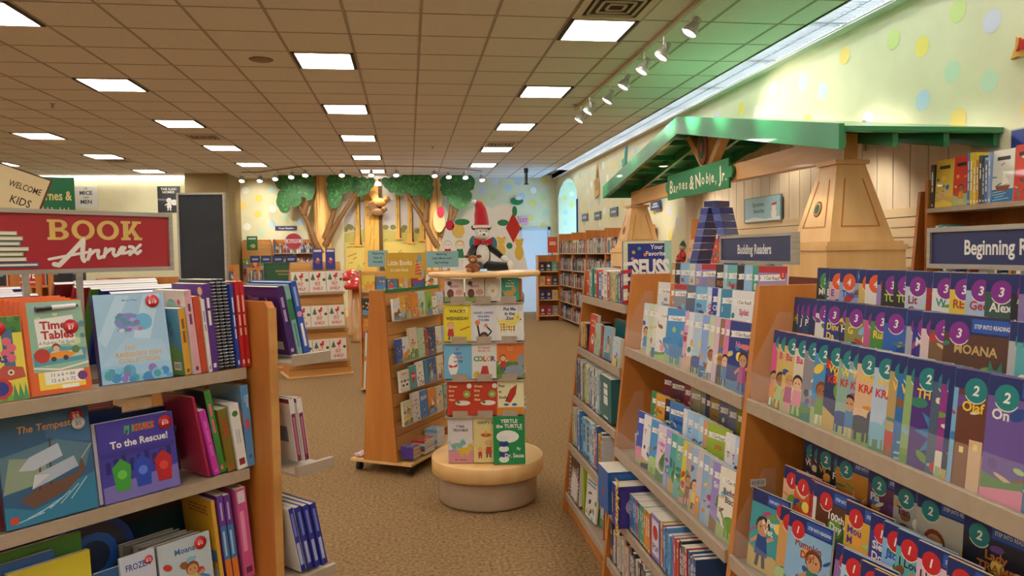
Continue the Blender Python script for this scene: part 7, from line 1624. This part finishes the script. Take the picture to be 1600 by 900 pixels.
q = at_y(822, 272, 16.5); mb = MB(); mb.tube([(0, 0, 0), (0, 0, -.10)], .05, 14, hx('1c1c20')); mb.tube([(0, 0, -.10), (0, 0, -.34)], .035, 14, hx('141418')); mb.tube([(0, 0, -.34), (0, 0, -.37)], .055, 14, hx('1c1c20')); o = mb.build('ceiling_tube', M_GLOSS); o.location = (q.x, 16.5, H - .001); tag(o, 'black tube hanging from the ceiling near the far right corner', 'ceiling fixture')
mb = MB(); mb.box(-2.3, 15.9, 0, 1.3, 17.8, .24); o = mb.build('stage_platform', M_WOODP); tag(o, 'low wooden reading stage under the forest mural', 'stage')
for i, (px, py, lab) in enumerate([(549, 431, 'higher red toadstool seat left of the middle stand'), (556, 444, 'lower red toadstool seat beside the middle stand')]):
    q = at_y(px, py, 14.2 - i * 1.0); t = thing('toadstool_seat', lab, 'stool', (q.x, 14.2 - i * 1.0, 0)); zc = q.z
    mb = MB(); mb.lathe([(0, 0), (.12, 0), (.08, .06), (.07, zc - .1), (0, zc - .1)], seg=20, col=hx('b88a54')); mb.build('stem', M_GLOSS, t)
    mb = MB(); mb.lathe([(0, zc - .099), (.19, zc - .09), (.21, zc - .04), (.16, zc + .05), (.07, zc + .10), (0, zc + .12)], seg=28, col=hx('c22a22')); mb.build('cap', M_GLOSS, t)
    mb = MB()
    for k in range(5): mb.ball((.14 * math.cos(k * 1.257 + 4), .14 * math.sin(k * 1.257 + 4), zc + .035), (.035, .035, .025), hx('e0d4c8'))
    mb.build('spots', M_GLOSS, t)

# ---- middle slatwall stand with two pale blue signs
M, w = facing(561, 704, 8.4)
ms = thing('slatwall_display', 'middle slatwall stand with pale blue signs behind the low A-frame', 'display stand'); ms.matrix_world = M
for k in range(14): mb = MB(); mb.box(.0225, .03, .08 + k * .092, w - .0225, .05, .08 + k * .092 + .085); mb.build('slat', M_SLAT, ms)
for x in (0, w - .022): mb = MB(); mb.prism([(-.12, .06), (.38, .06), (.22, 1.38), (.02, 1.38)], x, x + .022, axis='x'); mb.build('end_panel', M_WOOD, ms)
mb = MB(); mb.box(-.0, -.13, .04, w, .4, .058); mb.build('base_board', M_WOODP, ms)
mb = MB()
for x in (.05, w - .05): mb.box(x - .03, -.02, .0, x + .03, .3, .0395)
mb.build('foot', M_BLACK, ms)
mb = MB(); mb.box(.03, .0505, .08, w - .03, .2, 1.32); mb.build('core', M_WOOD, ms)
rg = random.Random(17)
for r, z in enumerate((.42, .70, .98, 1.20)):
    x = .03
    if r == 3: zz = 1.13
    zz = (.36, .62, .88, 1.13)[r]; mb = MB(); mb.box(.025, -.025, zz - .01, w - .025, .029, zz - .001); mb.build('ledge', M_METAL, ms)
    k = 0
    while x < w - .16:
        ww = rg.uniform(.11, .16); c = rg.choice([hx(q) for q in '8a5a3a d8b83a 2a2a2e d8d0c4 c8842a 4a6a8a 8a2a3a d89a3a a8a49c 3a3a6a'.split()])
        vis = x < .16 or r >= 2
        if vis:
            book('picture_book', '%s book on the middle stand, %s shelf from bottom, %s from left' % (cname(c), ORD[r], ORD[k]), 'book', 'face-out books on the middle stand', M @ frame((x, -.02, zz), 0, .06), ww, rg.uniform(.17, .21), .02, c, front=lambda P: scenery(P, rg, 0, .8), simple=True); k += 1
        x += ww + .012
def bsign(px0, py0, px1, py1, Y, lines, label):
    a = at_y(px0, py1, Y); b = at_y(px1, py0, Y); w_, h_ = b.x - a.x, b.z - a.z
    t = thing('promotional_sign', label, 'sign', (a.x, Y, 1.30))
    mb = MB(Matrix.Translation((0, 0, a.z - 1.30))); mb.box(0, 0, 0, w_, .01, h_, hx('7fa8aa')); P = Print(mb, w_, h_)
    for i, l in enumerate(lines): P.text(l, .5, .76 - .26 * i, .13, hx('22383c'), maxw=.84, bold=.02)
    mb.build('sign_face', M_PRINT, t); mb = MB(); mb.box(w_ * .5 - .01, .011, .026, w_ * .5 + .01, .02, a.z - 1.30 + .05); mb.build('clip', M_SILVER, t)
bsign(575, 391, 606, 417, 8.55, ['Featuring', 'New &', 'Notable'], 'pale blue New and Notable sign left of the yellow sign')
bsign(664, 392, 716, 418, 8.55, ['featuring', 'Little Minds and', 'Big Feelings'], 'pale blue Little Minds sign right of the yellow sign')

# ---- white cut-out board behind the spinner (plain shapes)
t = thing('cutout_board', 'white scalloped board with plain coloured shapes behind the spinner', 'display board', (at_y(690, 420, 13).x, 13.0, 0))
o0 = at_y(690, 420, 13.0)
def bx_(pts): return [(at_y(a, b, 13.0).x - o0.x, at_y(a, b, 13.0).z) for a, b in pts]
pts = bx_([(690, 436), (820, 436), (824, 418), (818, 390), (812, 360), (806, 330), (796, 318), (780, 320), (768, 326), (752, 318), (736, 330), (726, 340), (712, 346), (698, 352), (690, 378)])
mb = MB(); mb.prism(pts[::1], 0, .02, axis='y', col=hx('dedad2')); 
def blob(px, py, rx, ry, c, y=-.001, n=18):
    q = at_y(px, py, 13.0); k = 13.0 / 1143
    mb.add([(q.x - o0.x + rx * k * math.cos(-2 * math.pi * i / n), y, q.z + ry * k * math.sin(-2 * math.pi * i / n)) for i in range(n)][::-1], [tuple(range(n))], hx(c))
class BP:  # figure helper in picture columns
    pass
def kid(px, py, s, shirt, legs, hair):
    k = 13.0 / 1143; q = at_y(px, py, 13.0); P = Print(mb, s * k, s * k * 1.5, x0=q.x - o0.x - s * k / 2, z0=q.z, y0=-.001, step=.0004); figure(P, .5, .02, 1.25, hx(shirt), hair=hx(hair), skin=hx('e6d8c8'), legs=hx(legs))
kid(700, 413, 30, 'b8242e', '1f4f34', 'c8c4bc'); kid(719, 413, 30, '2f7a4f', 'd8d0c8', 'd8b24a')
blob(703, 352, 7, 8, 'c2243a'); blob(722, 347, 12, 5, '2f7a4a', -.002); blob(716, 360, 10, 12, 'd8b45a')
blob(802, 356, 12, 24, 'b5281f', n=4); blob(786, 348, 9, 5, '2f7a4a', -.002); blob(796, 384, 5, 5, '2f7a4a', -.0025); blob(804, 330, 4, 8, '2f7a4a', -.003)
for px, py in ((783, 392), (811, 395)): blob(px, py, 7, 12, 'd8b24a', -.002); blob(px, py - 15, 6, 6, 'd8b24a', -.003); blob(px - 5, py - 20, 2.5, 2.5, 'd8b24a', -.0035); blob(px + 5, py - 20, 2.5, 2.5, 'd8b24a', -.0036)
blob(741, 380, 8, 12, '2a7a8a', -.002); blob(770, 382, 7, 12, '2a7a8a', -.002)
mb.build('board', M_PAINT, t)
mb = MB(); mb.box(.3, .021, 0, .36, .06, 1.6); mb.box(1.1, .021, 0, 1.16, .06, 1.6); mb.box(.2, -.15, 0, 1.26, .3, .02); mb.build('stand', M_WOOD, t)
for i, (px, py, rx, ry, c, lab) in enumerate([(686, 345, 9, 18, 'e0c48a', 'pale yellow rounded cutout on the right tree'), (808, 314, 10, 6, '2f7a4a', 'green rounded cutout high on the back wall beside the door')]):
    q = at_y(px, py, YB - .06 if i else 17.9); k = q.y / 1143; mb = MB(); mb.prism([(rx * k * math.cos(a * math.pi / 12), ry * k * math.sin(a * math.pi / 12)) for a in range(24)], 0, .03, axis='y', col=hx(c)); mb.prism([(rx * k * .6 * math.cos(a * math.pi / 12) + rx * k * .3, ry * k * .5 * math.sin(a * math.pi / 12) + ry * k * .75) for a in range(24)], -.02, -.001, axis='y', col=hx('c2284a' if i == 0 else 'e4e0d8'))
    o = mb.build('wall_cutout', M_PAINT); o.location = (q.x, q.y if i == 0 else YB - .04, q.z); tag(o, lab, 'cutout')
a = at_y(811, 350, YB - .08); b = at_y(826, 338, YB - .08)
mb = MB(); mb.box(0, 0, 0, b.x - a.x, .05, b.z - a.z, hx('d8b0c4')); P = Print(mb, b.x - a.x, b.z - a.z); P.text('EXIT', .5, .25, .5, hx('d8506a'), maxw=.8, bold=.03); o = mb.build('exit_sign', M_PRINT); o.location = (a.x, YB - .06, a.z); tag(o, 'pinkish exit sign box on the wall above the back door', 'sign')

# ---- small maple rack by the back door
M, w = facing(841, 875, 16.2); bookcase('small_rack', 'small maple rack of boxed books before the arched niche', M, w, 1.48, .28, (.12, .48, .80, 1.12), 6, fill=False, hb=.2, sm=M_WOODP)
rg = random.Random(21)
for r, z in enumerate((.12, .48, .80, 1.12)):
    for q in range(3):
        c = [['9a2a3a', 'a03040', '8a8a88'], ['2a2a5a', '2c2c60', 'd8b05a'], ['d8923a', 'b8562a', '3a3a3a'], ['26264a', '34343c', '5aa090']][r][q]
        mb = MB(); ww = (w - .06) / 3 - .012; mb.box(0, 0, 0, ww, .1, .21, hx(c)); P = Print(mb, ww, .21); P.ell(.5, .55, .25, rg.choice([hx('d8d0c0'), hx('8a98b0'), hx('c8a060')])); P.rect(.2, .12, .8, .22, hx('c8c0b0')); o = mb.build('boxed_book', M_PRINT); o.location = (M.translation.x + .034 + q * (w - .06) / 3, 16.23, z + .001); tag(o, '%s boxed book on the small rack, %s shelf from bottom, %s' % (cname(hx(c)), ORD[r], ['left', 'centre', 'right'][q]), 'book', 'boxed books on the small rack')
a = at_y(856, 393, 16.3); b = at_y(871, 368, 16.3); mb = MB(); mb.box(0, 0, 0, b.x - a.x, .02, b.z - a.z, hx('d0522a')); P = Print(mb, b.x - a.x, b.z - a.z); P.rect(.2, .62, .8, .7, hx('f0c8b0')); P.rect(.15, .5, .85, .58, hx('f0c8b0')); o = mb.build('rack_sign', M_PRINT); o.location = (a.x, 16.3, 1.53); st = MB(); st.box(.08, .004, -.05, .12, .016, -.0005); st.build('clip', M_SILVER, o); tag(o, 'orange red sign standing on the small rack by the niche', 'sign')
for i, (px, c, z0, z1) in enumerate([(873, 'c84a9a', .9, 1.35), (876, '3a6ab0', .3, .9), (872, 'd8d0e0', 1.3, 1.55)]):
    q = at_x(px, 450, 3.55); mb = MB(); mb.box(0, 0, z0, .22, .3, z1, hx(c)); mb.box(.0, 0, 0, .22, .3, z0 - .002, hx('d8d8e0')); o = mb.build('gift_carton', M_PRINT); o.location = (3.58, 17.5 - i * .34, 0); tag(o, ['pink topped white carton near the arched niche', 'blue topped white carton near the arched niche, middle one', 'pale lilac topped carton nearest along the right wall niche'][i], 'carton')

# ---- bookcases along the right wall between the niche and the house
for i, (y0, y1, h, X) in enumerate([(16.2, 13.65, 1.95, 3.36), (13.6, 10.9, 1.95, 3.34)]):
    M = Matrix.Translation((X, y0, 0)) @ Matrix.Rotation(-math.pi / 2, 4, 'Z')
    bookcase('wall_bookcase', ['far tall bookcase of novels on the right wall near the niche', 'nearer tall bookcase of novels on the right wall by the green roof'][i], M, y0 - y1, h, .44, (.1, .46, .82, 1.16, 1.52), 30 + i, dividers=((y0 - y1) * .5,), hb=.27)
for i, (px, py) in enumerate([(913, 340), (933, 337), (958, 331)]):
    q = at_x(px, py, XR - .03); mb = MB(Matrix.Rotation(-math.pi / 2, 4, 'Z')); mb.box(0, 0, 0, .5, .02, .16, hx('55606e')); P = Print(mb, .5, .16); P.rect(.2, .4, .8, .62, hx('c8ccd0')); o = mb.build('section_sign', M_PRINT); o.location = (XR - .026, q.y + .25, q.z - .08); tag(o, 'small grey section sign on the right wall, %s from the niche' % ORD[i], 'sign', 'grey signs on the right wall')
q = at_x(1026, 320, XR - .03); mb = MB(Matrix.Rotation(-math.pi / 2, 4, 'Z')); mb.box(0, 0, 0, .42, .02, .16, hx('26366e')); P = Print(mb, .42, .16); P.rect(.25, .5, .75, .66, hx('c8ccd8')); P.rect(.15, .25, .85, .4, hx('c8ccd8')); o = mb.build('section_sign', M_PRINT); o.location = (XR - .06, q.y + .2, q.z - .08); tag(o, 'navy section sign on the wall inside the house beyond its sign', 'sign')
def cutout(px, py, pts, s, c, c2, label, X=XR - .03):
    q = at_x(px, py, X); mb = MB(Matrix.Rotation(-math.pi / 2, 4, 'Z')); mb.prism([(a * s, b * s) for a, b in pts], 0, .025, axis='y', col=hx(c)); mb.prism([(a * s * .55 + .1 * s, b * s * .6 + .1 * s) for a, b in pts], -.012, -.0005, axis='y', col=hx(c2)); o = mb.build('wall_cutout', M_PAINT); o.location = (XR - .03, q.y, q.z); tag(o, label, 'cutout')
cutout(932, 290, [(-.3, -.5), (.3, -.4), (.35, .1), (.1, .3), (.15, .9), (-.05, .95), (-.15, .3), (-.5, .2)], .5, 'd0b07a', 'b8935a', 'tan wooden cutout on the right wall left of the roof')
cutout(975, 255, [(-.3, -.4), (.4, -.3), (.3, .2), (.45, .8), (.25, .85), (.1, .3), (-.4, .2)], .34, '5a9ab8', '6aa86a', 'blue and green cutout on the right wall above the far eave')
cutout(1596, 75, [(-.5, -.3), (-.2, -.25), (.3, -.4), (.6, 0), (.3, .4), (.0, .25), (-.25, .5), (-.3, .1)], .17, 'd8a04a', 'b8241c', 'red and orange flame-like cutout high at the right edge')

# ---- inside the house: storybooks on the alcove shelves
rg = random.Random(50)
def alc(y, z, w, h, c, label, kind=None, title=None):
    book('picture_book', label, 'book', 'storybooks in the alcove', frame((XR - .27, y, z + .019), -math.pi / 2, .12), w, h, .02, hx(c), front=(lambda P: (scenery(P, rg, 0, .8, kind), P.text(title, .5, .8, .1, WHITE, maxw=.8, bold=.03) if title else None)))
def yx(px, z): return y_at(px, XR - .27, z)
def gap(pxs, i, z): return min(.26, (yx(pxs[i], z) - yx(pxs[i + 1], z) - .006) if i + 1 < len(pxs) and pxs[i + 1] - pxs[i] < 20 else .26)
UP = [1073, 1082, 1092, 1102, 1111, 1155, 1164, 1174, 1184, 1196, 1209, 1222]; LW = [1062, 1072, 1081, 1092, 1104]
for i, (px, c, kd) in enumerate([(1073, 'c8a070', 'fig'), (1082, 'd8b884', 'tree'), (1092, 'b88a5a', 'hill'), (1102, '8a2420', 'fig'), (1111, 'a8281f', 'dots'), (1155, '6a1f1f', 'fig'), (1164, '3f3a94', 'fig'), (1174, '9a7a54', 'beast'), (1184, '8a5a34', 'fig'), (1196, '2f2f7c', 'burst'), (1209, '26307a', 'hill'), (1222, '2a3a8a', 'sea')]):
    alc(yx(px, 1.5), 1.36, gap(UP, i, 1.5), .30, c, '%s storybook on the upper alcove shelf, %s from left' % (cname(hx(c)), ORD[i]), kd)
for i, (px, c, kd) in enumerate([(1062, 'b8382c', 'fig'), (1072, '4a4a7a', 'hill'), (1081, 'e0dcd8', 'beast'), (1092, '8a6a8a', 'fig'), (1104, '3a4a9a', 'dots')]):
    alc(yx(px, 1.15), 1.02, gap(LW, i, 1.15), .29, c, '%s storybook on the lower alcove shelf, %s from left' % (cname(hx(c)), ORD[i]), kd)
q = at_x(1066, 368, XR - .2); t = thing('plush_toy', 'red and green soft doll sitting on the alcove shelf', 'soft toy', (XR - .2, q.y, 1.382), -math.pi / 2)
mb = MB(); mb.ball((0, 0, .08), (.06, .05, .09), hx('b8201f'))
for s in (-1, 1): mb.tube([(s * .03, -.02, .03), (s * .07, -.05, .025)], [.035, .028], 10, hx('b8201f')); mb.tube([(s * .05, 0, .12), (s * .10, -.03, .07)], [.025, .02], 10, hx('b8201f'))
mb.build('body', M_FABRIC, t); mb = MB(); mb.ball((0, -.005, .2), (.05, .045, .045), hx('e0c4a8')); mb.build('head', M_FABRIC, t)
mb = MB(); mb.tube([(0, .005, .215), (0, .01, .25), (.01, .01, .29)], [.052, .04, .012], 14, hx('1f5a2c')); mb.ball((.012, .01, .3), .018, hx('e0dcd4')); mb.build('hat', M_FABRIC, t)
# the A-shaped blue book tower
t = thing('book_tower', 'tall A-shaped display tower of blue and red boxed sets beside alcove', 'display stand', (2.55, at_x(1120, 380, 2.55).y, 0), -math.pi / 2 + .5)
def aleg(s, z0, z1, c0, c1, nm):
    f = lambda z: .24 * (1.93 - z) / .9 + .005
    mb = MB(); n = 6
    for k in range(n):
        za, zb = z0 + (z1 - z0) * k / n, z0 + (z1 - z0) * (k + 1) / n - .004; a, b = f(za), f(zb); c = [c0, c1][k % 2]
        lo = [(s * a, -.09, za), (s * (a + .075), -.09, za), (s * (a + .075), .09, za), (s * a, .09, za)]; hi = [(s * b, -.09, zb), (s * (b + .075), -.09, zb), (s * (b + .075), .09, zb), (s * b, .09, zb)]
        if s < 0: lo, hi = lo[::-1], hi[::-1]
        mb.hexa(lo, hi, hx(c))
    mb.build(nm, M_PRINT, t)
for s in (-1, 1): aleg(s, 1.05, 1.55, '35418a', '8a2426' if s > 0 else '46528f', 'leaning_side'); aleg(s, 1.552, 1.90, '5a6aa8', '39468c', 'upper_side')
mb = MB(); mb.box(-.06, -.09, 1.902, .06, .09, 1.95, hx('2a3270')); mb.build('cap', M_PRINT, t)
mb = MB(); mb.box(-.34, -.16, 0, .34, .16, 1.045); mb.build('plinth', M_WOOD, t)
# "Storytime Favorites" sign
a = at_x(1163, 349, XR - .075); b = at_x(1220, 322, XR - .075); ww = a.y - b.y
mb = MB(Matrix.Rotation(-math.pi / 2, 4, 'Z')); hh = .27; mb.box(0, 0, 0, ww, .016, hh, hx('6f8a94')); P = Print(mb, ww, hh); P.rect(.02, .03, .98, .97, hx('9cc6d2')); P.poly([(.02, .03), (.98, .03), (.98, .18), (.6, .1), (.3, .2), (.02, .12)], hx('dce4e4')); P.text('Storytime', .40, .62, .17, hx('24444e'), maxw=.5, bold=.015); P.text('Favorites', .42, .36, .17, hx('24444e'), maxw=.5, bold=.015); P.ell(.82, .3, .07, WHITE); P.ell(.82, .52, .05, WHITE); P.poly([(.78, .6), (.88, .62), (.9, .72), (.76, .68)], R_)
o = mb.build('promotional_sign', M_PRINT); o.location = (XR - .074, a.y, at_x(1163, 349, XR - .075).z); tag(o, 'pale blue Storytime sign hanging on the alcove slatwall', 'sign')

# ---- wall shelves at the right edge
ws = thing('wall_shelving', 'maple wall shelves of picture books at the right edge', 'bookshelf', (3.62, 3.9, 0))
def wadd(mb, nm, mat): o = mb.build(nm, mat); o.parent = ws; o.matrix_parent_inverse = Matrix.Translation((-3.62, -3.9, 0)); return o
for yy in (4.56, 3.35):
    mb = MB(); mb.box(3.5, yy - .012, 0, XR - .006, yy + .012, 2.0 if yy > 4 else 2.45); wadd(mb, 'side_panel', M_WOOD)
mb = MB(); mb.box(XR - .03, 3.37, 0, XR - .006, 4.545, 2.0); wadd(mb, 'back_board', M_WOOD)
for z in (1.805, 1.50, 1.2, .8, .4): mb = MB(); mb.box(3.49, 3.365, z - .03, XR - .031, 4.545, z); wadd(mb, 'shelf', M_METAL)
rg = random.Random(61)
yy = y_at(1452, 3.5, 1.95)
wl = [('26262a', .03, 's'), ('d8b83a', .13, 'f'), ('c83a2a', .1, 'f'), ('3a7ab8', .02, 's'), ('d8b83a', .025, 's'), ('e0c040', .025, 's'), ('c8902a', .02, 's'), ('4a4a50', .025, 's'), ('3a4a44', .02, 's'), ('5a7ab0', .025, 's'), ('8aa8d0', .02, 's'), ('d0cfc0', .13, 'f'), ('c83a22', .1, 'f'), ('d8c470', .14, 'f')]
for i, (c, tt, m) in enumerate(wl):
    hgt = rg.uniform(.25, .33); lab = '%s picture book on the top wall shelf at right edge, %s from left' % (cname(hx(c)), ORD[i])
    if m == 's': book('picture_book', lab, 'book', 'books on the top wall shelf', frame((3.51, yy - tt, 1.807), 0), .2, hgt, tt - .002, hx(c), simple=True, spine=spine_fn(rg, tt, hgt))
    else: book('picture_book', lab, 'book', 'books on the top wall shelf', frame((3.515, yy - .001, 1.807), -math.pi / 2, .05), tt + .03, hgt, .02, hx(c), simple=True, front=lambda P: (scenery(P, rg, 0, .7), P.rect(.2, .8, .8, .87, hx('3a2a2a')))); tt += .032
    yy -= tt + .001
yy = y_at(1447, 3.5, 1.62); i = 0
while yy > 3.45 and i < 22:
    tt = rg.uniform(.02, .075); c = rg.choice([hx(q) for q in '3a9ab0 d8d4d0 c8c4bc 8a6a5a 7ab0d8 d8a83a 3a3a8a c8b0a0 b8d0d8 5a9a9a d84a3a e0dcd4'.split()]); hgt = rg.uniform(.12, .2)
    book('board_book', '%s small book on the lower wall shelf at right edge, %s from left' % (cname(c), ORD[i]), 'book', 'small books on the lower wall shelf', frame((3.51, yy - tt, 1.502), 0), .15, hgt, tt - .003, c, simple=True, spine=spine_fn(rg, tt, hgt)); yy -= tt; i += 1
q = at_x(1578, 220, XR - .03); mb = MB(Matrix.Rotation(-math.pi / 2, 4, 'Z')); mb.box(0, 0, 0, .7, .02, .14, hx('b0a898')); mb.box(.01, -.003, .01, .69, -.0003, .13, hx('22357a')); P = Print(mb, .7, .14, y0=-.003); P.text('Picture Books', .56, .3, .4, WHITE, maxw=.8, bold=.02) if False else None
o = mb.build('section_sign', M_PRINT); o.location = (XR - .026, q.y, q.z - .07); tag(o, 'blank navy sign high on the wall at the right edge', 'sign')
for z in (1.2, .8, .4):
    far_spines(Matrix.Translation((3.505, 4.54, 0)) @ Matrix.Rotation(-math.pi / 2, 4, 'Z'), 0.01, 1.15, z, .24, rg, d=.18)
STUFF.M = Matrix()
o = STUFF.build('distant_books', M_PRINT); tag(o, 'rows of small distant book spines filling the background bookcases', 'books', kind='stuff')
